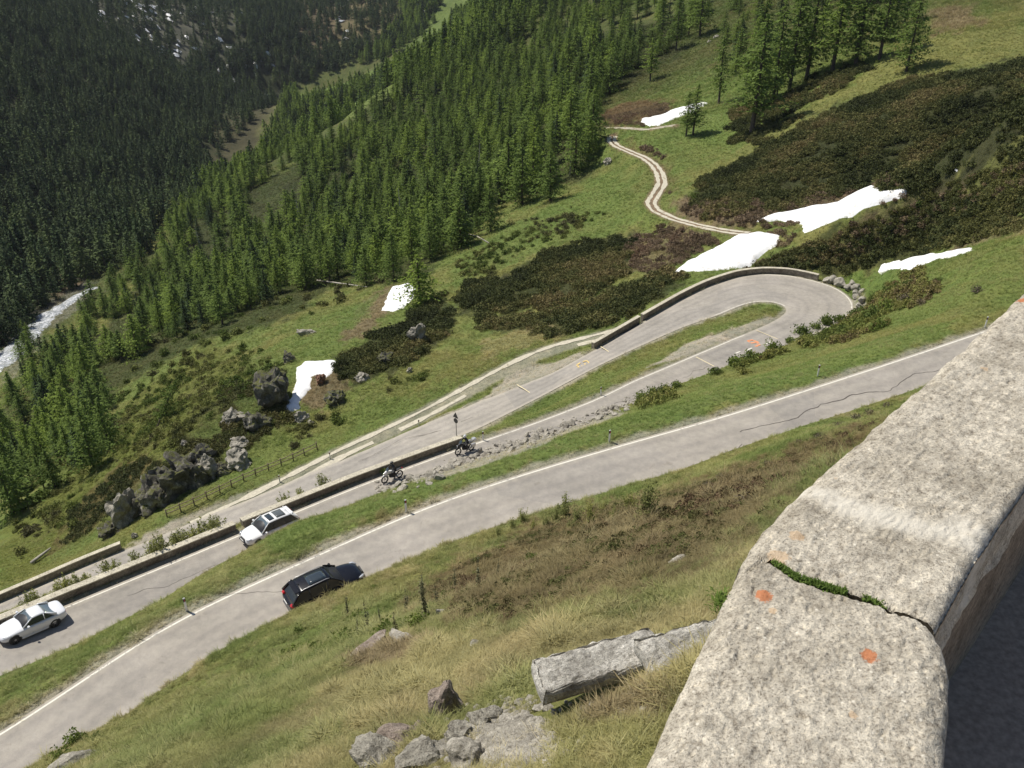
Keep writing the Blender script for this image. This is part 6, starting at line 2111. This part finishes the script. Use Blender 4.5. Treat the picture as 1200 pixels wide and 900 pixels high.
mass('hairpin_scrub', GREENB, [[(955, 392), (975, 372), (1005, 362), (1020, 348), (1060, 322), (1090, 322), (1100, 345), (1060, 365), (1010, 385), (970, 402), (900, 425), (860, 436), (870, 424), (915, 404)], [(745, 472), (770, 448), (795, 446), (790, 462), (760, 478)]],
     7000, 60, 130, .45, .95, 405, 'thicket of yellow green bushes on the bank inside the hairpin and above the rubble', 5, 34, .1, [(.13, .16, .045), (.17, .2, .055), (.24, .24, .08), (.19, .15, .08)])
mass('heather', HEATH, [[(480, 705), (560, 655), (660, 605), (760, 585), (900, 545), (1000, 505), (1030, 485), (960, 560), (880, 620), (850, 660), (760, 690), (640, 720), (540, 735)]],
     24000, 12, 50, .10, .24, 406, 'brown and green heather on the near slope', -20, 34, .2, [(.11, .075, .05), (.17, .12, .075), (.1, .12, .04), (.26, .21, .12)])

mass('spur_scrub', HEATH, [[(880, 318), (960, 281), (1060, 233), (1205, 184), (1205, 264), (1100, 290), (1030, 306)]], 16000, 90, 160, .5, .95, 407, 'olive and brown scrub on the spur between the snow patches', 10, 34, .0,
     [(.09, .1, .035), (.15, .155, .055), (.2, .19, .08), (.17, .13, .07)])

# ---- single bushes
bush_me = [cushion(50 + i, 420, .8, .10, M_BUSH, 9) for i in range(4)]
twig_me = [cushion(60 + i, 300, .8, .09, M_TWIG, 9) for i in range(2)]


def wispy(seed, h, R_, mat, stems=12, leaves=26, size=.035):
    """clump of thin upright shoots with small leaves"""
    rr = random.Random(seed); TV, TF, V, F = [], [], [], []
    for k in range(stems):
        a = rr.uniform(0, 6.283); l_ = rr.uniform(.0, R_); hh = h * rr.uniform(.45, 1.0) * (1 - .4 * l_ / (R_ + .01)); w = .012
        b = np.array([math.cos(a) * l_ * .3, math.sin(a) * l_ * .3, -.1]); e = np.array([math.cos(a) * l_, math.sin(a) * l_, hh])
        k0 = len(TV); TV += [b + [w, 0, 0], b + [-w * .5, w, 0], b + [-w * .5, -w, 0], e]; TF += [(k0, k0 + 1, k0 + 3), (k0 + 1, k0 + 2, k0 + 3), (k0 + 2, k0, k0 + 3)]
        for q in range(leaves):
            t = rr.uniform(.15, 1.0); c = b + (e - b) * t; o_ = np.array([rr.gauss(0, 1), rr.gauss(0, 1), rr.gauss(.3, .5)]); o_ *= size * 1.6 * (1.3 - t)
            leaf_cloud(rr, c + o_, (.01, .01, .01), 1, size, V, F)
    return proto_obj('trunk', TV, TF, M_BARK), proto_obj('crown', V, F, mat)


SAP = [wispy(300 + i, 2.0, .5, M_LARCHY, 20, 46, .05) for i in range(4)]
SAPD = [wispy(310 + i, 1.7, .14, foliage_mat('grey_spruce_needles', (.13, .13, .08), (.2, .2, .12), .2), 5, 60, .04) for i in range(2)]
WISPW = [wispy(320 + i, 1.3, .6, M_LARCHY, 30, 30, .05) for i in range(3)]


def plant(kind, me_pair, g, s_, label, cat, group, rz, lean=0.0):
    if isinstance(me_pair, tuple):
        r = empty(kind, (g[0], g[1], g[2]), rz, label, cat, group); r.scale = (s_, s_, s_); r.rotation_euler = (random.uniform(-.08, .08), random.uniform(-.08, .08) + lean, rz)
        for nm, me in zip(('trunk', 'crown'), me_pair):
            o = bpy.data.objects.new(nm, me); COL.objects.link(o); o.parent = r
        return r
    o = bpy.data.objects.new(kind, me_pair); COL.objects.link(o); o.location = (g[0], g[1], g[2] - .05); o.scale = (s_, s_, s_ * 1.1); o.rotation_euler = (0, 0, rz)
    return tag(o, label, cat, group)


def first_me(o):
    return o


rs = random.Random(21)
bushes = []
# along the top of the lower road wall and at the left
for x in list(range(188, 276, 9)): bushes.append((x + rs.uniform(-3, 3), float(np.interp(x, [188, 276], [652, 616])) - 3 + rs.uniform(-3, 3), .55, 'yellowish green bush growing behind the wall left of the white car with the sunroof', 'bushes behind the wall left of the white car'))
for x in (40, 58, 76, 92, 106, 120, 140, 152, 166): bushes.append((x, float(np.interp(x, [40, 166], [712, 660])) - 4 + rs.uniform(-3, 3), .42, 'thin green bush behind the wall near the silver coupe', 'bushes behind the wall near the coupe'))
for x, y in ((352, 583), (386, 570), (362, 580)): bushes.append((x, y, .4, 'small pale bush behind the wall right of the white car', 'small bushes behind the long wall'))
for k, (x, y) in enumerate([(940, 392), (955, 385), (968, 380), (985, 376), (1000, 371), (1012, 366), (972, 392), (990, 388), (1008, 382), (1025, 372), (925, 402), (1040, 362), (1022, 352), (1045, 346), (1062, 340), (1030, 385), (905, 412), (880, 422), (860, 428), (840, 438)]):
    bushes.append((x, y, rs.uniform(1.1, 1.9), 'leafy green bush on the bank beside the hairpin bend', 'bushes on the bank beside the hairpin'))
for k, (x, y) in enumerate([(765, 462), (778, 458), (792, 454), (752, 468), (770, 470)]): bushes.append((x, y, 1.15, 'yellow green bush at the end of the rubble bank', 'bushes at the end of the rubble bank'))
SINGLE = [(1062, 352, 1.3, 'round dark bush on the slope above the upper road at the right', M_TWIG), (1080, 356, 1.0, 'small dark bush right of the round one at the right', M_TWIG), (1058, 322, .9, 'small pointed bush just below the narrow snow strip', None),
          (1146, 343, .9, 'low dark bush nearest to the parapet edge on the right slope', M_TWIG), (1100, 330, .8, 'small green bush on the right slope below the snow strip end', None),
          (88, 872, .8, 'leafy green bush at the road edge in the lower left corner', None), (70, 890, .7, 'pale bush at the very bottom beside the road in the lower left corner', None), (112, 868, .5, 'green bush right of the leafy one in the lower left corner', None),
          (452, 554, .8, 'low green bush growing over the road edge behind the long wall', None), (812, 232, 1.6, 'round dark bush at the left end of the shrub slope', None)]
for i, (x, y, s_, lab, grp) in enumerate(bushes):
    g = ground(x, y)
    mem = [j for j, q in enumerate(bushes) if q[4] == grp]
    lab = ordn([bushes[j][0] for j in mem], mem.index(i)) + ' from left: ' + lab.replace('yellowish green', 'green').replace('with the sunroof', '').strip()
    if 'behind the' in lab:
        k_ = nearest_idx(BC_i, P(x, float(np.interp(x, [q[0] for q in fb], [q[1] for q in fb])), lerpH(HB, x))); g = offset_xy(BC_i, -1.5 - .5 * (i % 2))[k_].copy(); g[2] = zat(g[0], g[1]); s_ *= 1.7
        plant('bush', WISPW[i % 3], g, s_ * rs.uniform(1.3, 2.1), lab, 'bush', grp, rs.uniform(0, 6.28)); continue
    plant('bush', bush_me[i % 4], g, s_, lab, 'bush', grp, rs.uniform(0, 6.28))
for i, (x, y, s_, lab, mt) in enumerate(SINGLE):
    g = ground(x, y); plant('bush', (twig_me[i % 2] if mt else bush_me[i % 4]), g, s_, lab, 'bush', 'single bushes', rs.uniform(0, 6.28))
saps = [(x, y, s_) for x, y, s_ in ((650, 612, 1.1), (662, 606, 1.3), (640, 618, .8), (676, 612, 1.0), (690, 615, 1.1), (706, 600, .7), (612, 612, 1.0), (600, 622, .7), (625, 622, .7), (740, 600, 1.1), (752, 612, 1.0), (720, 610, .8), (668, 622, .8), (585, 630, .6))]
for i, (x, y, s_) in enumerate(saps):
    g = ground(x, y); plant('larch_sapling', SAP[i % 3], g, s_ * .8, ordn([q[0] for q in saps], i) + ' yellow green larch sapling from the left at the slope edge above the upper road', 'sapling', 'larch saplings above the upper road', rs.uniform(0, 6.28))
g = ground(392, 693); plant('larch_sapling', SAP[0], g, 1.0, 'golden larch sapling in front of the black car', 'sapling', 'single saplings', 1.0)
g = ground(382, 698); plant('larch_sapling', SAP[1], g, .8, 'smaller golden sapling left of the one in front of the black car', 'sapling', 'single saplings', 2.0)
DSP = [(408, 722, 1.0), (432, 744, 1.15), (420, 748, .7), (476, 718, 1.0), (500, 726, 1.1), (496, 702, 1.15), (533, 690, .9), (561, 694, .9), (466, 752, .7), (512, 712, .6), (445, 728, .6), (583, 676, .7)]
for i, (x, y, s_) in enumerate(DSP):
    g = ground(x, y); plant('spruce_sapling', SAPD[i % 2], g, s_ * .8, ordn([q[0] for q in DSP], i) + ' grey pointed sapling from the left on the slope below the black car', 'sapling', 'dark saplings on the near slope', rs.uniform(0, 6.28))
LBP = [(418, 728, .8), (350, 742, .7), (340, 770, .9), (455, 742, .7), (490, 735, .6), (372, 760, .6), (404, 752, .8), (525, 700, .6), (440, 690, .5), (625, 655, .6), (700, 640, .5), (590, 645, .45)]
for i, (x, y, s_) in enumerate(LBP):
    g = ground(x, y); plant('bush', bush_me[i % 4], g, s_ * .8, ordn([q[0] for q in LBP], i) + ' low bush from the left in the rough grass of the near slope', 'bush', 'low bushes on the near slope', rs.uniform(0, 6.28))
BBP = [(985, 500, .8), (1000, 492, .9), (960, 512, .6), (1020, 486, .8), (1040, 476, .7), (900, 545, .5), (845, 560, .6), (830, 570, .5), (870, 590, .5), (938, 520, .6)]
for i, (x, y, s_) in enumerate(BBP):
    g = ground(x, y); plant('bush', twig_me[i % 2], g, s_ * .7, ordn([q[0] for q in BBP], i) + ' bare twiggy bush from the left at the slope edge beside the parapet', 'bush', 'bare bushes beside the parapet', rs.uniform(0, 6.28))

# ---- trees
forest_polys = [
    [(30, 400), (90, 360), (130, 335), (180, 320), (222, 238), (318, 185), (345, 180), (430, 142), (505, 92), (590, 25), (640, -10), (660, -60), (850, -60), (830, 20), (790, 60), (740, 85), (705, 120), (698, 150), (695, 185), (660, 215), (600, 245), (560, 275), (520, 300), (470, 322), (400, 335), (330, 345), (300, 372), (240, 385), (190, 405), (160, 420), (120, 430), (90, 470), (30, 480), (20, 440)],
    [(0, 470), (70, 470), (120, 470), (140, 520), (100, 560), (60, 600), (30, 620), (0, 640), (-40, 640), (-40, 470)],
    [(860, -10), (1060, 0), (1060, 60), (1000, 80), (940, 95), (900, 130), (870, 150), (855, 100), (840, 30)]]
clear = [[(295, 225), (345, 190), (362, 225), (330, 275), (290, 268)], [(150, 470), (250, 400), (330, 400), (300, 440), (230, 510)], [(120, 375), (165, 372), (175, 400), (135, 420), (110, 400)],
         [(0, 450), (60, 380), (110, 330), (135, 345), (80, 400), (40, 440), (20, 470)], [(740, 130), (860, 90), (860, 60), (790, 75), (720, 105)], [(560, 260), (640, 220), (700, 200), (720, 210), (640, 260), (560, 300)]]
ridge2 = [[(235, 225), (300, 195), (340, 112), (380, 112), (440, 88), (480, 70), (530, 32), (560, 10), (600, -60), (700, -60), (640, 0), (600, 45), (520, 95), (430, 150), (330, 200), (240, 262)],
          [(352, 105), (400, 82), (450, 70), (500, 42), (520, -10), (545, -40), (520, -60), (480, -50), (470, 30), (430, 72), (350, 103)]]
ridge2_clear = [[(345, 108), (470, 72), (500, 48), (548, 30), (550, 40), (480, 84), (400, 112), (350, 132)], [(375, 140), (440, 110), (470, 95), (474, 106), (400, 148)]]
opp = [[(-80, 470), (-80, -120), (600, -120), (500, -10), (470, 0), (470, 55), (400, 80), (345, 100), (330, 120), (270, 170), (235, 240), (170, 300), (100, 330), (50, 365), (0, 405)]]
opp_thin = [[(290, 90), (345, 80), (340, 130), (300, 200), (245, 245), (215, 235), (240, 160)], [(70, -20), (290, -30), (290, 60), (200, 78), (110, 30)], [(345, -30), (480, -30), (470, 40), (400, 60), (350, 75)], [(140, 232), (225, 225), (215, 278), (180, 300), (150, 272)]]


def tree_points(polys, spacing, r0, r1, a0, a1, seed, clear_=(), thin=(), thin_p=.25, mind=0.0, gap=-.5):
    area = .5 * math.radians(a1 - a0) * (r1 ** 2 - r0 ** 2); n = int(area / spacing)
    X, Y = polar_random(n, r0, r1, a0, a1, seed); Z = samp(GZ, X, Y); px, py = project(X, Y, Z)
    g = np.random.default_rng(seed + 3)
    w1 = fbm(X / 25, Y / 25, 3, seed) * 10; w2 = fbm(X / 25, Y / 25, 3, seed + 1) * 6
    ok = np.zeros(X.shape, bool)
    for q in polys: ok |= poly_mask(px + w1, py + w2, q)
    for q in clear_: ok &= ~poly_mask(px + w1 * .3, py + w2 * .3, q)
    for q in thin: ok &= ~(poly_mask(px + w1, py + w2, q) & (g.random(n) > thin_p))
    ok &= off_road(X, Y, .05) & ~in_snow(X, Y)
    ok &= fbm(X / 28, Y / 28, 3, seed + 4) > gap
    X, Y, Z = X[ok], Y[ok], Z[ok]
    if mind and len(X):
        keep = []; cell = {}
        for i in range(len(X)):
            cx, cy = int(X[i] // mind), int(Y[i] // mind); bad = False
            for a in (-1, 0, 1):
                for b in (-1, 0, 1):
                    for j in cell.get((cx + a, cy + b), ()):
                        if (X[i] - X[j]) ** 2 + (Y[i] - Y[j]) ** 2 < mind * mind: bad = True
            if not bad: keep.append(i); cell.setdefault((cx, cy), []).append(i)
        X, Y, Z = X[keep], Y[keep], Z[keep]
    return X, Y, Z


GX_, GY_, GZ_ = tree_points(forest_polys[2:], 95, 120, 620, 0, 31, 551, clear, mind=6, gap=-.8)
X1, Y1, Z1 = tree_points(forest_polys[:2], 13, 120, 620, -36, 31, 501, clear, thin=[[(700, 60), (880, 60), (880, -80), (700, -80)]], thin_p=.25, mind=3.6, gap=-.42)
X1, Y1, Z1 = np.r_[GX_, X1], np.r_[GY_, Y1], np.r_[GZ_, Z1]
h_scale = np.random.default_rng(77)
s1 = (.42 + .66 * h_scale.beta(2.2, 1.6, len(X1))) * np.interp(fbm(X1 / 30, Y1 / 30, 2, 88), [-.6, .6], [.8, 1.1])
# height is lower at the edge near the viewer on the left
d1 = np.sqrt(X1 ** 2 + Y1 ** 2 + Z1 ** 2)
px1, py1 = project(X1, Y1, Z1)
s1 *= np.interp(px1, [0, 300, 600], [.72, .82, 1.0])
kind1 = h_scale.integers(0, 9, len(X1))    # 0-5 larch, 6-8 -> spruce only sometimes
size_px = s1 * 15 / d1
order = np.argsort(-size_px)


def add_tree(kind, pm, g, s_, label, group, rz, lean=(0, 0)):
    r = empty(kind, (g[0], g[1], g[2] - .1), rz, label, 'tree', group); w_ = rs.uniform(1.15, 1.65); r.scale = (s_ * w_, s_ * w_, s_); r.rotation_euler = (lean[0], lean[1], rz)
    for nm, me in (('trunk', pm[1]), ('crown', pm[2])):
        o = bpy.data.objects.new(nm, me); COL.objects.link(o); o.parent = r
    return r


# single trees one can point to
NT = [(492, 356, 60, 4, 'slender young larch standing at the right edge of the square snow patch'), (430, 335, 48, 2, 'bright small larch at the lower forest edge left of the square snow patch'),
      (575, 272, 52, 2, 'leaning larch alone on the meadow edge below the forest'), (645, 236, 60, 0, 'larch with dark shadow on the green slope left of the winding path'),
      (612, 240, 70, 2, 'broad dark larch left of the one casting the shadow on the green slope'), (812, 158, 58, 3, 'right one of two tall larches standing together on the meadow above the shrub slope'), (804, 160, 52, 5, 'left one of two tall larches standing together on the meadow above the shrub slope'),
      (842, 122, 76, 5, 'thin straight larch behind the pair on the meadow'), (880, 158, 130, 3, 'very tall larch at the left of the upper grove'), (906, 118, 110, 1, 'tall larch in the middle of the upper grove'), (886, 100, 100, 3, 'tall bare stemmed larch behind the left one of the upper grove'),
      (1062, 84, 84, 0, 'bright larch standing alone at the right of the upper grove'), (792, 60, 60, 3, 'larch with visible trunk at the forest edge above the snow patch by the path'), (762, 95, 50, 5, 'thin larch on the slope above the dirt path'), (690, 145, 75, 3, 'dark stemmed larch where the upper dirt path enters the forest'),
      (820, 42, 60, 1, 'tall larch above the two white stones'), (945, 92, 110, 1, 'larch in the dense right part of the upper grove'), (975, 85, 110, 3, 'larch right of centre in the upper grove'), (1002, 78, 100, 1, 'larch near the right end of the upper grove'), (1030, 70, 100, 3, 'last tall larch of the upper grove before the bright single one'), (925, 105, 110, 5, 'slim larch in the upper grove'),
      (540, 290, 55, 2, 'bushy larch at the lower edge of the forest left of the leaning one'), (505, 305, 55, 0, 'green larch at the lower forest edge above the lone snow patch larch'), (462, 330, 60, 2, 'broad larch behind the square snow patch'), (184, 500, 55, 5, 'thin leaning dead looking larch on the bushy slope at the left')]
cnt = 0
for k, (x, y, hp, idx_, lab) in enumerate(NT):
    g = ground(x, y); d = np.linalg.norm(g); el = math.atan2(-g[2], math.hypot(g[0], g[1]))
    hm = hp * d / FPX / math.cos(el) * math.cos(abs(math.atan((y - 450) / FPX)))
    pm = LARCH[idx_]; add_tree('larch_tree', pm, g, hm / pm[0] * .94, lab, 'single larches', rs.uniform(0, 6.28), (0, -.5 if 'dead' in lab else rs.uniform(-.03, .03))); cnt += 1
nind = 300 - cnt
used = np.zeros(len(X1), bool)
reg = lambda x: 'left' if x < 250 else ('middle' if x < 520 else ('right' if x < 760 else 'upper right'))
LT = {'left': 'green larch in the scattered forest near the stream', 'middle': 'green larch in the lower part of the dense forest slope', 'right': 'green larch in the dense forest left of the winding path', 'upper right': 'green larch in the grove at the top right'}
for i in order[:nind]:
    used[i] = True; rg = reg(px1[i]); k = int(kind1[i])
    if k < 8:
        pm = LARCH[k % 6]; add_tree('larch_tree', pm, (X1[i], Y1[i], Z1[i]), s1[i] * 14 / pm[0] * (1 if k % 2 else 1.05), LT[rg], 'larches of the forest, ' + rg, float(kind1[i]) + i)
    else:
        pm = SPRUCE[i % 3]; add_tree('spruce_tree', pm, (X1[i], Y1[i], Z1[i]), s1[i] * 14 / pm[0], LT[rg].replace('green larch', 'dark spruce'), 'spruces of the forest, ' + rg, float(i))
rest = ~used
FARL = to_coll('forest', [widen(joined(p[1], p[2], 'larch'), 1.25 + .09 * i_) for i_, p in enumerate(LARCH)] + [joined(SPRUCE[0][1], SPRUCE[0][2], 'spruce')])
FARL2 = to_coll('far_forest', [far_tree(600 + i, 12 + i, 3.6, M_LARCH, 'far_larch') for i in range(4)] + [far_tree(610, 13, 2.5, M_SPRUCE, 'far_spruce')])
M_DLARCH = foliage_mat('shade_toned_needles', (.05, .08, .03), (.095, .13, .05), .2, .3)  # larch needles with the far slope's shade put into a darker colour
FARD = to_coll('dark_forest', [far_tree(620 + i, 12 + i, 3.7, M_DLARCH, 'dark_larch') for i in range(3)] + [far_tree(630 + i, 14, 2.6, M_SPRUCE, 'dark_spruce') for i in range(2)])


def forest(name, coll, X, Y, Z, s_, label, seed):
    g = np.random.default_rng(seed); m = len(X)
    rot = np.stack([g.normal(0, .03, m), g.normal(0, .03, m), g.uniform(0, 6.28, m)], 1)
    return scatter(name, coll, np.stack([X, Y, Z - .2], 1), rot, s_, label)


for k, (x, y, hp) in enumerate([(238, 300, 34), (352, 268, 40), (470, 262, 44), (560, 215, 50), (300, 330, 30), (668, 205, 46)]):
    g = ground(x, y); hm = hp * np.linalg.norm(g) / FPX
    (tv, tf), _c = larch(700 + k, hm, hm * .16, .2, .1, .1, .1, 30, 1, .3)
    o = mesh_obj('dead_tree', tv, tf, M_DEAD); o.location = g; o.rotation_euler = (0, rs.uniform(-.12, .12), k)
    tag(o, ordn([238, 352, 470, 560, 300, 668], k) + ' from the left of the bare grey dead trees standing in the forest', 'dead tree', 'dead trees in the forest')
forest('forest', FARL, X1[rest], Y1[rest], Z1[rest], s1[rest] * .95, 'dense larch forest covering the middle slope', 1)
X2, Y2, Z2 = tree_points(ridge2, 22, 480, 1150, -22, 12, 511, ridge2_clear, gap=-.45)
forest('far_forest', FARL2, X2, Y2, Z2, h_scale.uniform(.75, 1.3, len(X2)), 'far larch forest between the bright meadow bands', 2)
X3, Y3, Z3 = tree_points(opp, 27, 280, 1500, -37, 4, 521, (), opp_thin, .33, gap=-.7)
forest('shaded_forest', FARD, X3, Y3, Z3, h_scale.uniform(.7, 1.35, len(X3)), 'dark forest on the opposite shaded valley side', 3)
X4, Y4, Z4 = tree_points([[(120, 330), (330, 300), (400, 330), (460, 330), (300, 400), (200, 440), (120, 480), (60, 520), (20, 560), (0, 500), (60, 430)]], 30, 120, 330, -36, -6, 531, clear, mind=2.5)
g4 = np.random.default_rng(4); r4 = np.stack([g4.normal(0, .1, len(X4)), g4.normal(0, .1, len(X4)), g4.uniform(0, 6.28, len(X4))], 1)
scatter('undergrowth', GREENB, np.stack([X4, Y4, Z4], 1), r4, h_scale.uniform(.8, 1.9, len(X4)), 'bushes and young trees at the foot of the forest', palette(X4, Y4, PAL_GREEN, 4, 14))
print('TREES', len(X1), len(X2), len(X3), len(X4))

# ------------------------------------------------------------------ air of the valley
hz, hnt, hbs, hout = new_mat('valley_air')
hnt.nodes.remove(hbs)
pv = hnt.nodes.new('ShaderNodeVolumePrincipled')
pv.inputs['Color'].default_value = (.86, .92, 1.0, 1); pv.inputs['Density'].default_value = .00004; pv.inputs['Anisotropy'].default_value = .1
hnt.links.new(pv.outputs[0], hout.inputs['Volume'])
zlo = float(GZ.min()) - 2; zhi = max(float(GZ.max()), 1.0) + 12
bm = bmesh.new(); bmesh.ops.create_cube(bm, size=1.0)
for v in bm.verts: v.co = Vector((v.co.x * 4400, v.co.y * 4400, (zlo if v.co.z < 0 else zhi)))
me = bpy.data.meshes.new('haze'); bm.to_mesh(me); bm.free()
tag(link_mesh('haze', me, hz), 'thin bluish air over the valley', kind='stuff')
